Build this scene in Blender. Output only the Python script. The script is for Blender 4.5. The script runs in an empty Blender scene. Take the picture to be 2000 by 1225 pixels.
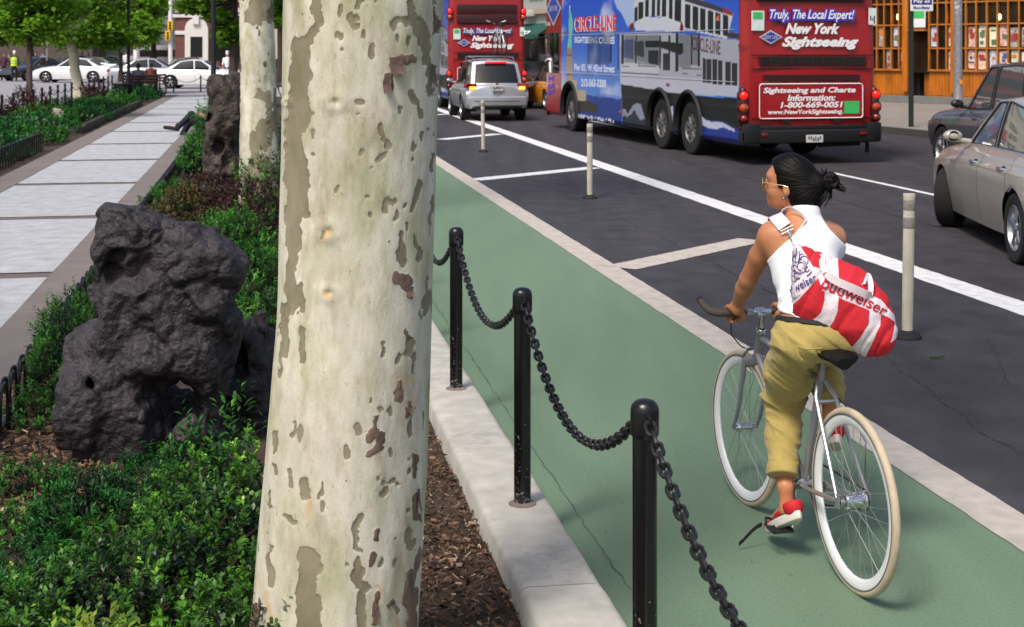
import bpy, bmesh, math, random
import numpy as np
from mathutils import Vector, Matrix
R = math.radians
SC = bpy.context.scene
COL = SC.collection
# ---------------- camera ----------------
F, CX, HY, CH = 2750.0, 1000.0, 96.0, 2.0      # focal length in photo pixels, principal column, horizon row, eye height
cam_d = bpy.data.cameras.new('camera')
cam_d.sensor_width = 36.0
cam_d.lens = 36.0 * F / 2000.0
cam_d.shift_y = -(612.5 - HY) / 2000.0
cam_d.clip_start = 0.05
cam_d.clip_end = 2000
cam_d.dof.use_dof = True
cam_d.dof.focus_distance = 5.6
cam_d.dof.aperture_fstop = 9.0
cam = bpy.data.objects.new('camera', cam_d)
COL.objects.link(cam)
cam.location = (0, 0, CH)
cam.rotation_euler = (R(90), 0, 0)
SC.camera = cam
# ---------------- light ----------------
SUN_EL, SUN_AZ = 54.0, 212.0            # azimuth: clockwise from +Y (sun is behind the camera, to the left)
w = bpy.data.worlds.new("World"); SC.world = w; w.use_nodes = True
nt = w.node_tree
sky = nt.nodes.new('ShaderNodeTexSky'); sky.sky_type = 'NISHITA'; sky.sun_disc = False
sky.sun_elevation = R(SUN_EL); sky.sun_rotation = R(SUN_AZ)
sky.air_density = 1.0; sky.dust_density = 4.0; sky.ozone_density = 0.6
bg = nt.nodes['Background']; bg.inputs['Strength'].default_value = 0.078
nt.links.new(sky.outputs[0], bg.inputs['Color'])
sd = bpy.data.lights.new('sun', 'SUN'); sd.energy = 1.5; sd.angle = R(14); sd.color = (1, .95, .88)
so = bpy.data.objects.new('sun', sd); COL.objects.link(so)
az = R(SUN_AZ); el = R(SUN_EL)
sdir = Vector((math.sin(az) * math.cos(el), math.cos(az) * math.cos(el), math.sin(el)))
so.rotation_euler = sdir.to_track_quat('Z', 'Y').to_euler()
so.location = (0, 0, 30)
vs = SC.view_settings
vs.view_transform = 'Standard'; vs.look = 'None'; vs.gamma = 1.0; vs.use_curve_mapping = False
vs.exposure = 1.12
SC.cycles.max_bounces = 6
# ---------------- helpers ----------------
TH = math.atan(490.0 / 2750.0)
SX, SY = -math.sin(TH), math.cos(TH)           # street direction
NX, NY = math.cos(TH), math.sin(TH)            # to the right of it
def P(px, py, Y): return ((px - CX) / F * Y, Y, CH - (py - HY) / F * Y)
def G(px, py, z=0.0):
    Y = F * (CH - z) / (py - HY); return ((px - CX) / F * Y, Y, z)
def S(L, t, z=0.0): return (NX * L + SX * t, NY * L + SY * t, z)
def lin(c):
    c = c / 255.0
    return c / 12.92 if c <= .04045 else ((c + .055) / 1.055) ** 2.4
def rgb(r, g, b): return (lin(r), lin(g), lin(b), 1)
rng = np.random.default_rng(7)
NT = rng.random((48, 48, 48)).astype(np.float32)
def vnoise(p):
    p = np.asarray(p, dtype=np.float64); i = np.floor(p).astype(int); f = p - i; f = f * f * (3 - 2 * f)
    i %= 48; j = (i + 1) % 48
    x0, y0, z0 = i[..., 0], i[..., 1], i[..., 2]; x1, y1, z1 = j[..., 0], j[..., 1], j[..., 2]
    fx, fy, fz = f[..., 0], f[..., 1], f[..., 2]
    a = NT[x0, y0, z0] * (1 - fx) + NT[x1, y0, z0] * fx; b = NT[x0, y1, z0] * (1 - fx) + NT[x1, y1, z0] * fx
    c = NT[x0, y0, z1] * (1 - fx) + NT[x1, y0, z1] * fx; d = NT[x0, y1, z1] * (1 - fx) + NT[x1, y1, z1] * fx
    return ((a * (1 - fy) + b * fy) * (1 - fz) + (c * (1 - fy) + d * fy) * fz) * 2 - 1
def fbm(p, o=4):
    s = 0; a = 1.0; p = np.asarray(p, dtype=np.float64)
    for k in range(o): s = s + a * vnoise(p + k * 7.3); p = p * 2.03; a *= .5
    return s
def worley(p):
    p = np.asarray(p, dtype=np.float64); b = np.floor(p).astype(int); best = np.full(p.shape[:-1], 9.0); sec = best.copy()
    for i in (-1, 0, 1):
        for j in (-1, 0, 1):
            for k in (-1, 0, 1):
                c = b + np.array([i, j, k]); m = c % 47
                q = c + np.stack([NT[m[..., 0], m[..., 1], m[..., 2]], NT[m[..., 1], m[..., 2], m[..., 0]], NT[m[..., 2], m[..., 0], m[..., 1]]], -1)
                d = np.sqrt(((p - q) ** 2).sum(-1)); sec = np.where(d < best, best, np.minimum(sec, d)); best = np.minimum(best, d)
    return best, sec
def tag(o, label=None, cat=None, group=None, kind=None):
    if label: o['label'] = label
    if cat: o['category'] = cat
    if group: o['group'] = group
    if kind: o['kind'] = kind
    return o
def thing(name, label, cat, loc=(0, 0, 0), rz=0.0, group=None):
    o = bpy.data.objects.new(name, None); COL.objects.link(o); o.empty_display_size = .2
    o.location = loc; o.rotation_euler = (0, 0, rz)
    return tag(o, label, cat, group)
def root_of(o):
    while o.parent: o = o.parent
    return o
def copy_tree(o, parent=None):
    c = o.copy(); COL.objects.link(c); c.parent = parent
    for ch in list(o.children): copy_tree(ch, c)
    return c
def mesh_obj(name, V, Fc, mats, parent=None, smooth=True, mi=None, attrs=None, cols=None, local=False, ang=None):
    """one mesh object; V in world coordinates unless local; parent's root frame is undone"""
    V = np.array(V, dtype=np.float64).reshape(-1, 3)
    loc = (0, 0, 0)
    if parent is not None:
        if not local:
            r = root_of(parent); c, s = math.cos(-r.rotation_euler.z), math.sin(-r.rotation_euler.z)
            V = V - np.array(r.location)
            V = np.stack([V[:, 0] * c - V[:, 1] * s, V[:, 0] * s + V[:, 1] * c, V[:, 2]], 1)
    elif not local:
        loc = ((V[:, 0].min() + V[:, 0].max()) / 2, (V[:, 1].min() + V[:, 1].max()) / 2, V[:, 2].min())
        V = V - np.array(loc)
    me = bpy.data.meshes.new(name)
    if isinstance(Fc, np.ndarray) and Fc.ndim == 2:
        n, k = Fc.shape
        me.vertices.add(len(V)); me.vertices.foreach_set('co', V.astype(np.float32).ravel())
        me.loops.add(n * k); me.loops.foreach_set('vertex_index', Fc.astype(np.int32).ravel())
        me.polygons.add(n); me.polygons.foreach_set('loop_start', np.arange(0, n * k, k, dtype=np.int32))
        me.update(calc_edges=True); me.validate()
    else:
        me.from_pydata([tuple(v) for v in V], [], [tuple(int(i) for i in f) for f in Fc])
    if not isinstance(mats, (list, tuple)): mats = [mats]
    for m in mats: me.materials.append(m)
    if mi is not None and len(mi) == len(me.polygons): me.polygons.foreach_set('material_index', np.asarray(mi, dtype=np.int32))
    if smooth: me.polygons.foreach_set('use_smooth', [True] * len(me.polygons))
    for k, a in (attrs or {}).items():
        at = me.attributes.new(k, 'FLOAT', 'POINT'); at.data.foreach_set('value', np.asarray(a, dtype=np.float32))
    if cols is not None:
        at = me.attributes.new('Col', 'FLOAT_COLOR', 'POINT'); c4 = np.ones((len(V), 4), dtype=np.float32); c4[:, :3] = cols
        at.data.foreach_set('color', c4.ravel())
    if smooth and ang: 
        try: me.set_sharp_from_angle(angle=R(ang))
        except Exception: pass
    me.update()
    o = bpy.data.objects.new(name, me); COL.objects.link(o); o.location = loc
    if parent is not None: o.parent = parent
    return o
def frame_of(d):
    d = Vector(d).normalized(); a = Vector((0, 0, 1)) if abs(d.z) < .9 else Vector((1, 0, 0))
    u = d.cross(a).normalized(); return u, d.cross(u).normalized() * -1, d
class MB:
    def __init__(s): s.v = []; s.f = []; s.m = []
    def add(s, V, Fs, mi=0):
        b = len(s.v); s.v += [tuple(v) for v in V]; s.f += [tuple(i + b for i in f) for f in Fs]; s.m += [mi] * len(Fs); return s
    def box(s, c, size, rz=0.0, bev=0.0, mi=0, M=None, seg=2):
        bm = bmesh.new(); bmesh.ops.create_cube(bm, size=1.0)
        for v in bm.verts: v.co = Vector((v.co.x * size[0], v.co.y * size[1], v.co.z * size[2]))
        if bev > 0: bmesh.ops.bevel(bm, geom=list(bm.edges), offset=bev, segments=seg, profile=.6, affect='EDGES')
        mt = M if M is not None else Matrix.Rotation(rz, 4, 'Z')
        bm.verts.index_update()
        V = [tuple(Vector(c) + (mt @ v.co)) for v in bm.verts]; Fs = [[v.index for v in f.verts] for f in bm.faces]
        bm.free(); return s.add(V, Fs, mi)
    def tube(s, pts, r, n=8, cap=True, mi=0, flat=1.0, closed=False):
        pts = [Vector(p) for p in pts]; k = len(pts)
        rr = list(r) if isinstance(r, (list, tuple, np.ndarray)) else [r] * k
        V = []; Fs = []; up = None
        for i, p in enumerate(pts):
            if closed: d = pts[(i + 1) % k] - pts[i - 1]
            else: d = pts[min(i + 1, k - 1)] - pts[max(i - 1, 0)]
            if d.length < 1e-9: d = Vector((0, 0, 1))
            d.normalize()
            if up is None: up = frame_of(d)[0]
            up = (up - d * up.dot(d)); up = up.normalized() if up.length > 1e-6 else frame_of(d)[0]
            w_ = d.cross(up)
            for j in range(n):
                a = 2 * math.pi * j / n; V.append(p + up * (math.cos(a) * rr[i]) + w_ * (math.sin(a) * rr[i] * flat))
        for i in range(k if closed else k - 1):
            i2 = (i + 1) % k
            for j in range(n): Fs.append((i * n + j, i * n + (j + 1) % n, i2 * n + (j + 1) % n, i2 * n + j))
        if cap and not closed: Fs.append(tuple(range(n - 1, -1, -1))); Fs.append(tuple((k - 1) * n + j for j in range(n)))
        return s.add(V, Fs, mi)
    def lathe(s, prof, o=(0, 0, 0), axis=(0, 0, 1), n=24, mi=0):
        u, w_, d = frame_of(axis); o = Vector(o); V = []; Fs = []
        for (r, z) in prof:
            for j in range(n):
                a = 2 * math.pi * j / n; V.append(o + d * z + u * (math.cos(a) * r) + w_ * (math.sin(a) * r))
        for i in range(len(prof) - 1):
            for j in range(n): Fs.append((i * n + j, i * n + (j + 1) % n, (i + 1) * n + (j + 1) % n, (i + 1) * n + j))
        return s.add(V, Fs, mi)
    def ell(s, c, r, n=16, m=10, mi=0, M=None):
        if not isinstance(r, (tuple, list)): r = (r, r, r)
        V = []; Fs = []
        for i in range(m + 1):
            ph = math.pi * i / m
            for j in range(n):
                a = 2 * math.pi * j / n; q = Vector((r[0] * math.sin(ph) * math.cos(a), r[1] * math.sin(ph) * math.sin(a), r[2] * math.cos(ph)))
                V.append(Vector(c) + (M @ q if M is not None else q))
        for i in range(m):
            for j in range(n): Fs.append((i * n + j, (i + 1) * n + j, (i + 1) * n + (j + 1) % n, i * n + (j + 1) % n))
        return s.add(V, Fs, mi)
    def torus(s, c, axis, Rr, r, n=48, m=10, mi=0, sx=1.0):
        u, w_, d = frame_of(axis); c = Vector(c)
        return s.tube([c + u * (math.cos(a) * Rr * sx) + w_ * (math.sin(a) * Rr) for a in [2 * math.pi * i / n for i in range(n)]], r, n=m, closed=True, mi=mi)
    def quad(s, a, b, c, d, mi=0): return s.add([a, b, c, d], [(0, 1, 2, 3)], mi)
    def slab(s, poly, z0, z1, mi=0):
        n = len(poly); ar = sum(poly[i][0] * poly[(i + 1) % n][1] - poly[(i + 1) % n][0] * poly[i][1] for i in range(n))
        if ar < 0: poly = poly[::-1]
        V = [(p[0], p[1], z0) for p in poly] + [(p[0], p[1], z1) for p in poly]
        Fs = [tuple(range(n - 1, -1, -1)), tuple(range(n, 2 * n))] + [(i, (i + 1) % n, n + (i + 1) % n, n + i) for i in range(n)]
        return s.add(V, Fs, mi)
    def grid(s, A, mi=0, flip=False, closeu=False):
        A = np.asarray(A); nu, nv = A.shape[:2]; Fs = []
        for i in range(nu - (0 if closeu else 1)):
            for j in range(nv - 1):
                q = (i * nv + j, ((i + 1) % nu) * nv + j, ((i + 1) % nu) * nv + j + 1, i * nv + j + 1); Fs.append(q[::-1] if flip else q)
        return s.add(A.reshape(-1, 3), Fs, mi)
    def text(s, txt, o, ux, uy, shear=0.0, bold=0.0, mi=0, push=None, fn=None, spacing=1.0):
        V, Fs = text_geo(txt, shear, bold, spacing)
        o, ux, uy = Vector(o), Vector(ux), Vector(uy)
        nn = ux.cross(uy).normalized() * (push or 0)
        W = [(o + ux * x + uy * y + nn) for x, y in V]
        if fn: W = [fn(q) for q in W]
        return s.add(W, Fs, mi)
    def build(s, name, mat, parent=None, smooth=True, local=False, ang=35):
        return mesh_obj(name, s.v, s.f, mat, parent, smooth, s.m, local=local, ang=ang)
_tc = {}
def text_geo(txt, shear, bold, spacing):
    """text outline filled as a flat mesh, normalised to width 1 and height 1 of its box"""
    k = (txt, shear, bold, spacing)
    if k in _tc: return _tc[k]
    cu = bpy.data.curves.new('lettering', 'FONT'); cu.body = txt; cu.shear = shear; cu.offset = bold; cu.resolution_u = 3; cu.space_character = spacing
    ob = bpy.data.objects.new('lettering', cu)
    me = bpy.data.meshes.new_from_object(ob)
    V = np.array([(v.co.x, v.co.y) for v in me.vertices]); Fs = [tuple(p.vertices) for p in me.polygons]
    bpy.data.objects.remove(ob); bpy.data.curves.remove(cu); bpy.data.meshes.remove(me)
    mn, mx = V.min(0), V.max(0); V = (V - mn) / (mx - mn)
    _tc[k] = (V, Fs); return _tc[k]
def marks(b, o, ux, uy, n, seed):
    """a row of illegible strokes where the writing is too small to read"""
    rr = random.Random(seed); o, ux, uy = Vector(o), Vector(ux), Vector(uy)
    for k in range(n):
        if n > 10 and rr.random() < .15: continue
        x0 = (k + .12) / n; x1 = (k + rr.uniform(.55, .88)) / n; y0 = rr.choice((0, 0, .35)); y1 = rr.choice((1, 1, .7))
        b.quad(o + ux * x0 + uy * y0, o + ux * x1 + uy * y0, o + ux * x1 + uy * y1, o + ux * x0 + uy * y1)
# ---- signed distance modelling ----
class Field:
    def __init__(s, lo, hi, h):
        s.o = np.array(lo, float); s.h = h; s.n = np.ceil((np.array(hi) - s.o) / h).astype(int) + 1
        s.D = np.full(tuple(s.n), 1.0, np.float32)
    def sub(s, lo, hi):
        a = np.clip(np.floor((np.array(lo) - s.o) / s.h).astype(int), 0, s.n); b = np.clip(np.ceil((np.array(hi) - s.o) / s.h).astype(int) + 1, 0, s.n)
        if (b <= a).any(): return None, None
        sl = tuple(slice(int(x), int(y)) for x, y in zip(a, b))
        ax = [s.o[i] + s.h * np.arange(a[i], b[i]) for i in range(3)]
        g = np.stack(np.meshgrid(*ax, indexing='ij'), -1)
        return sl, g
    def put(s, sl, d, k, neg=False):
        a = s.D[sl]
        if neg:
            d = -d; h = np.clip(.5 - .5 * (a - d) / max(k, 1e-6), 0, 1) if k > 0 else None
            s.D[sl] = np.maximum(a, d) if k <= 0 else (a + (d - a) * h + k * h * (1 - h))
        else:
            if k <= 0: s.D[sl] = np.minimum(a, d)
            else:
                h = np.clip(.5 + .5 * (a - d) / k, 0, 1); s.D[sl] = (a + (d - a) * h - k * h * (1 - h))
    def cap(s, a, b, r1, r2=None, k=.02, neg=False, flat=None):
        a, b = np.array(a, float), np.array(b, float); r2 = r1 if r2 is None else r2; m = max(r1, r2) + k + .03
        sl, g = s.sub(np.minimum(a, b) - m, np.maximum(a, b) + m)
        if sl is None: return
        ab = b - a; t = np.clip(((g - a) @ ab) / max(ab @ ab, 1e-9), 0, 1)
        q = g - (a + t[..., None] * ab)
        if flat is not None:
            ax, sc = np.array(flat[0], float), flat[1]; ax /= np.linalg.norm(ax); c = q @ ax; q = q + (c * (1 / sc - 1))[..., None] * ax
        s.put(sl, np.sqrt((q * q).sum(-1)) - (r1 + t * (r2 - r1)), k, neg)
    def chain(s, pts, rs, k=.02):
        for i in range(len(pts) - 1): s.cap(pts[i], pts[i + 1], rs[i], rs[i + 1], k)
    def ell(s, c, r, M=None, k=.02, neg=False, noise=None):
        c = np.array(c, float); r = np.array(r, float); m = r.max() + k + .03
        sl, g = s.sub(c - m, c + m)
        if sl is None: return
        q = g - c
        if M is not None: q = q @ np.array(M)          # columns of M are the local axes
        k0 = np.sqrt(((q / r) ** 2).sum(-1)); k1 = np.sqrt(((q / r ** 2) ** 2).sum(-1)) + 1e-9
        s.put(sl, k0 * (k0 - 1) / k1, k, neg)
    def poly(s, c, r, seed=0, k=.02, neg=False, nf=15):
        """a faceted block: an ellipsoid cut by random planes"""
        c = np.array(c, float); r = np.array(r, float); m = r.max() + k + .03; sl, g = s.sub(c - m, c + m)
        if sl is None: return
        rr = np.random.default_rng(seed); q = (g - c) / r; d = np.sqrt((q * q).sum(-1)) - 1.04
        for i in range(nf):
            n = rr.normal(size=3); n /= np.linalg.norm(n); d = np.maximum(d, q @ n - rr.uniform(.66, .9))
        s.put(sl, d * r.min(), k, neg)
    def mesh(s):
        D, o, h = s.D, s.o, s.h
        Sg = D < 0; c = np.zeros(tuple(np.array(D.shape) - 1), np.int8)
        cs = [(i, j, k) for i in (0, 1) for j in (0, 1) for k in (0, 1)]
        nx, ny, nz = D.shape
        for (i, j, k) in cs: c += Sg[i:nx - 1 + i, j:ny - 1 + j, k:nz - 1 + k]
        act = (c > 0) & (c < 8); idx = np.argwhere(act); vid = np.full(act.shape, -1, np.int32); vid[act] = np.arange(len(idx))
        val = {q: D[idx[:, 0] + q[0], idx[:, 1] + q[1], idx[:, 2] + q[2]] for q in cs}
        acc = np.zeros((len(idx), 3)); cnt = np.zeros(len(idx))
        for q in cs:
            for ax in range(3):
                if q[ax]: continue
                q2 = list(q); q2[ax] = 1; q2 = tuple(q2); a, b = val[q], val[q2]; m = (a < 0) != (b < 0)
                t = np.where(m, a / np.where(m, a - b, 1), 0)
                p = np.zeros((len(idx), 3)); p[:] = q; p[:, ax] = t
                acc[m] += p[m]; cnt[m] += 1
        V = o + h * (idx + acc / cnt[:, None]); Fs = []
        for ax in range(3):
            A = np.moveaxis(Sg, ax, 0); e = A[:-1] != A[1:]; e = e[:, 1:-1, 1:-1]
            ii = np.argwhere(e); ii[:, 1:] += 1; st = A[ii[:, 0], ii[:, 1], ii[:, 2]]
            vv = np.moveaxis(vid, ax, 0)
            q = np.stack([vv[ii[:, 0], ii[:, 1] - 1, ii[:, 2] - 1], vv[ii[:, 0], ii[:, 1], ii[:, 2] - 1], vv[ii[:, 0], ii[:, 1], ii[:, 2]], vv[ii[:, 0], ii[:, 1] - 1, ii[:, 2]]], 1)
            fl = st if ax != 1 else ~st
            q[~fl] = q[~fl][:, ::-1]; Fs.append(q)
        return V, np.concatenate(Fs)
def smooth_mesh(V, Fc, it=1, lam=.5):
    n = len(V)
    a = np.concatenate([Fc[:, i] for i in range(4)]); b = np.concatenate([Fc[:, (i + 1) % 4] for i in range(4)])
    for _ in range(it):
        s_ = np.zeros((n, 3)); c = np.zeros(n)
        for x, y in ((a, b), (b, a)):
            for d in range(3): s_[:, d] += np.bincount(x, V[y, d], n)
            c += np.bincount(x, minlength=n)
        V = V + lam * (s_ / np.maximum(c, 1)[:, None] - V)
    return V
def vnormals(V, Fc):
    n = np.cross(V[Fc[:, 2]] - V[Fc[:, 0]], V[Fc[:, 3]] - V[Fc[:, 1]]); N = np.zeros_like(V)
    for i in range(4):
        for d in range(3): N[:, d] += np.bincount(Fc[:, i], n[:, d], len(V))
    return N / (np.linalg.norm(N, axis=1)[:, None] + 1e-12)
def poly_sd(x, y, poly):
    """signed distance to a polygon in the plane (negative inside), vectorised"""
    d = np.full(x.shape, 1e18); inside = np.zeros(x.shape, bool); n = len(poly)
    for i in range(n):
        ax, ay = poly[i]; bx, by = poly[(i + 1) % n]; ex, ey = bx - ax, by - ay; wx, wy = x - ax, y - ay
        t = np.clip((wx * ex + wy * ey) / (ex * ex + ey * ey + 1e-12), 0, 1)
        d = np.minimum(d, (wx - ex * t) ** 2 + (wy - ey * t) ** 2)
        c = ((ay > y) != (by > y)) & (x < (bx - ax) * (y - ay) / (by - ay + 1e-12) + ax); inside ^= c
    d = np.sqrt(d); return np.where(inside, -d, d)
def proj(V): return CX + F * V[..., 0] / V[..., 1], HY + F * (CH - V[..., 2]) / V[..., 1]
# ---------------- materials ----------------
def _base(name):
    m = bpy.data.materials.new(name); m.use_nodes = True; nt = m.node_tree; return m, nt, nt.nodes['Principled BSDF']
def N(nt, t, **kw):
    n = nt.nodes.new(t)
    for k, v in kw.items():
        if k in n.inputs: n.inputs[k].default_value = v
        else: setattr(n, k, v)
    return n
def mat(name, col, rough=.6, metal=0.0, var=.12, scale=6.0, bump=0.0, bscale=60.0, spec=.5, coat=0.0, col2=None, thr=None, attr=None, emit=None, estr=0.0, trans=0.0, alpha=1.0, stretch=(1, 1, 1), sheen=0.0, rvar=0.0):
    m, nt, b = _base(name); L = nt.links.new
    tc = N(nt, 'ShaderNodeTexCoord'); mp = N(nt, 'ShaderNodeMapping'); mp.inputs['Scale'].default_value = stretch; L(tc.outputs['Object'], mp.inputs['Vector'])
    b.inputs['Roughness'].default_value = rough; b.inputs['Metallic'].default_value = metal
    b.inputs['Specular IOR Level'].default_value = spec; b.inputs['Coat Weight'].default_value = coat; b.inputs['Coat Roughness'].default_value = .06
    b.inputs['Transmission Weight'].default_value = trans; b.inputs['Alpha'].default_value = alpha; b.inputs['Sheen Weight'].default_value = sheen
    if attr: ca = N(nt, 'ShaderNodeAttribute'); ca.attribute_name = attr; src = ca.outputs['Color']
    else: src = None
    nz = N(nt, 'ShaderNodeTexNoise', Scale=scale, Detail=6.0, Roughness=.6); L(mp.outputs[0], nz.inputs['Vector'])
    if var > 0 or col2:
        rm = N(nt, 'ShaderNodeMapRange'); rm.inputs[1].default_value = .3; rm.inputs[2].default_value = .7
        L(nz.outputs['Fac'], rm.inputs[0])
        mx = N(nt, 'ShaderNodeMix'); mx.data_type = 'RGBA'; L(rm.outputs[0], mx.inputs[0])
        if src is None:
            if col2: mx.inputs[6].default_value = col; mx.inputs[7].default_value = col2
            else:
                mx.inputs[6].default_value = (*[x * (1 - var) for x in col[:3]], 1); mx.inputs[7].default_value = (*[min(1, x * (1 + var)) for x in col[:3]], 1)
            L(mx.outputs[2], b.inputs['Base Color'])
        else:
            mx.blend_type = 'MULTIPLY'; mx.inputs[0].default_value = 1.0
            for l in list(mx.inputs[0].links): nt.links.remove(l)
            L(src, mx.inputs[6]); rm.inputs[3].default_value = 1 - var; rm.inputs[4].default_value = 1.0 + var; L(rm.outputs[0], mx.inputs[7]); L(mx.outputs[2], b.inputs['Base Color'])
    else:
        if src is not None: L(src, b.inputs['Base Color'])
        else: b.inputs['Base Color'].default_value = col
    if rvar > 0:
        rr = N(nt, 'ShaderNodeMapRange'); rr.inputs[3].default_value = max(.02, rough - rvar); rr.inputs[4].default_value = min(1, rough + rvar); L(nz.outputs['Fac'], rr.inputs[0]); L(rr.outputs[0], b.inputs['Roughness'])
    if bump > 0:
        n2 = N(nt, 'ShaderNodeTexNoise', Scale=bscale, Detail=5.0); L(mp.outputs[0], n2.inputs['Vector'])
        bp = N(nt, 'ShaderNodeBump', Strength=1.0, Distance=bump); L(n2.outputs['Fac'], bp.inputs['Height']); L(bp.outputs[0], b.inputs['Normal'])
    if emit: b.inputs['Emission Color'].default_value = emit; b.inputs['Emission Strength'].default_value = estr
    return m
def leafmat(name, cd, cl, rough=.5, tr=.25, warm=None):
    m, nt, b = _base(name); L = nt.links.new
    at = N(nt, 'ShaderNodeAttribute'); at.attribute_name = 'tint'
    cr = N(nt, 'ShaderNodeValToRGB'); cr.color_ramp.elements[0].color = cd; cr.color_ramp.elements[1].color = cl
    if warm: e = cr.color_ramp.elements.new(.93); e.color = cl; cr.color_ramp.elements[-1].color = warm
    L(at.outputs['Fac'], cr.inputs[0]); L(cr.outputs[0], b.inputs['Base Color'])
    b.inputs['Roughness'].default_value = rough; b.inputs['Specular IOR Level'].default_value = .35
    tl = N(nt, 'ShaderNodeBsdfTranslucent'); L(cr.outputs[0], tl.inputs[0]); ms = N(nt, 'ShaderNodeMixShader'); ms.inputs[0].default_value = tr
    L(b.outputs[0], ms.inputs[1]); L(tl.outputs[0], ms.inputs[2]); L(ms.outputs[0], nt.nodes['Material Output'].inputs['Surface']); return m
M = {}
M['black_paint'] = mat('black_paint', rgb(16, 15, 18), .32, var=.2, bump=.0006, bscale=90, rvar=.1)
M['black_rubber'] = mat('black_rubber', rgb(22, 21, 22), .75, var=.2)
M['black_plastic'] = mat('black_plastic', rgb(20, 20, 21), .45, var=.1)
M['void'] = mat('dark_recess', rgb(9, 9, 10), .9, var=0)
M['chrome'] = mat('chrome', rgb(210, 210, 212), .16, 1.0, var=.05)
M['alloy'] = mat('alloy', rgb(185, 186, 190), .3, 1.0, var=.08)
M['steel'] = mat('brushed_steel', rgb(150, 150, 152), .38, .9, var=.1)
def worn(name, col, under, fine=38.0, lo=.30, hi=.40):
    m, nt, b = _base(name); L = nt.links.new; tc = N(nt, 'ShaderNodeTexCoord'); n1 = N(nt, 'ShaderNodeTexNoise', Scale=fine, Detail=6.0, Roughness=.7); n2 = N(nt, 'ShaderNodeTexNoise', Scale=1.6, Detail=5.0); n3 = N(nt, 'ShaderNodeTexNoise', Scale=9.0, Detail=5.0)
    for n in (n1, n2, n3): L(tc.outputs['Object'], n.inputs['Vector'])
    a = N(nt, 'ShaderNodeMath', operation='MULTIPLY_ADD'); a.inputs[1].default_value = .55; L(n2.outputs['Fac'], a.inputs[0]); s_ = N(nt, 'ShaderNodeMath', operation='MULTIPLY'); s_.inputs[1].default_value = .45; L(n1.outputs['Fac'], s_.inputs[0]); L(s_.outputs[0], a.inputs[2])
    r = N(nt, 'ShaderNodeMapRange'); r.inputs[1].default_value = lo; r.inputs[2].default_value = hi; L(a.outputs[0], r.inputs[0])
    g_ = N(nt, 'ShaderNodeMapRange'); g_.inputs[1].default_value = .3; g_.inputs[2].default_value = .7; g_.inputs[3].default_value = .78; g_.inputs[4].default_value = 1.05; L(n3.outputs['Fac'], g_.inputs[0])
    mx = N(nt, 'ShaderNodeMix'); mx.data_type = 'RGBA'; mx.blend_type = 'MULTIPLY'; mx.inputs[0].default_value = 1; mx.inputs[6].default_value = col; L(g_.outputs[0], mx.inputs[7])
    m2 = N(nt, 'ShaderNodeMix'); m2.data_type = 'RGBA'; L(r.outputs[0], m2.inputs[0]); m2.inputs[6].default_value = under; L(mx.outputs[2], m2.inputs[7]); L(m2.outputs[2], b.inputs['Base Color'])
    b.inputs['Roughness'].default_value = .75; b.inputs['Specular IOR Level'].default_value = .3
    bp = N(nt, 'ShaderNodeBump', Strength=.6, Distance=.003); L(n1.outputs['Fac'], bp.inputs['Height']); L(bp.outputs[0], b.inputs['Normal']); return m
M['white_line'] = worn('road_paint', rgb(216, 216, 216), (.07, .07, .075, 1), 60, .30, .41)
M['glass_dark'] = mat('dark_glass', rgb(14, 17, 19), .05, var=0, spec=.55, coat=.15)
M['glass_clear'] = mat('window_glass', rgb(110, 122, 124), .02, .55, var=0, spec=1.0, coat=1.0)
M['red_lamp'] = mat('red_lamp', rgb(200, 20, 16), .2, var=.05, coat=.6, emit=rgb(255, 30, 20), estr=.35)
M['red_lens'] = mat('red_lens', rgb(120, 14, 12), .15, var=.05, coat=.8)
M['amber_lens'] = mat('amber_lens', rgb(165, 60, 20), .2, var=.05, coat=.8)
M['amber_lamp'] = mat('amber_lamp', rgb(230, 120, 30), .2, var=.05, emit=rgb(255, 150, 40), estr=1.6)
M['clear_lens'] = mat('clear_lens', rgb(190, 195, 200), .08, var=.05, coat=.8)
M['plate'] = mat('plate_white', rgb(190, 190, 185), .5, var=.08)
M['ink'] = mat('dark_ink', rgb(30, 32, 60), .6, var=0)
M['white'] = mat('white_enamel', rgb(225, 225, 225), .45, var=.05)
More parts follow.
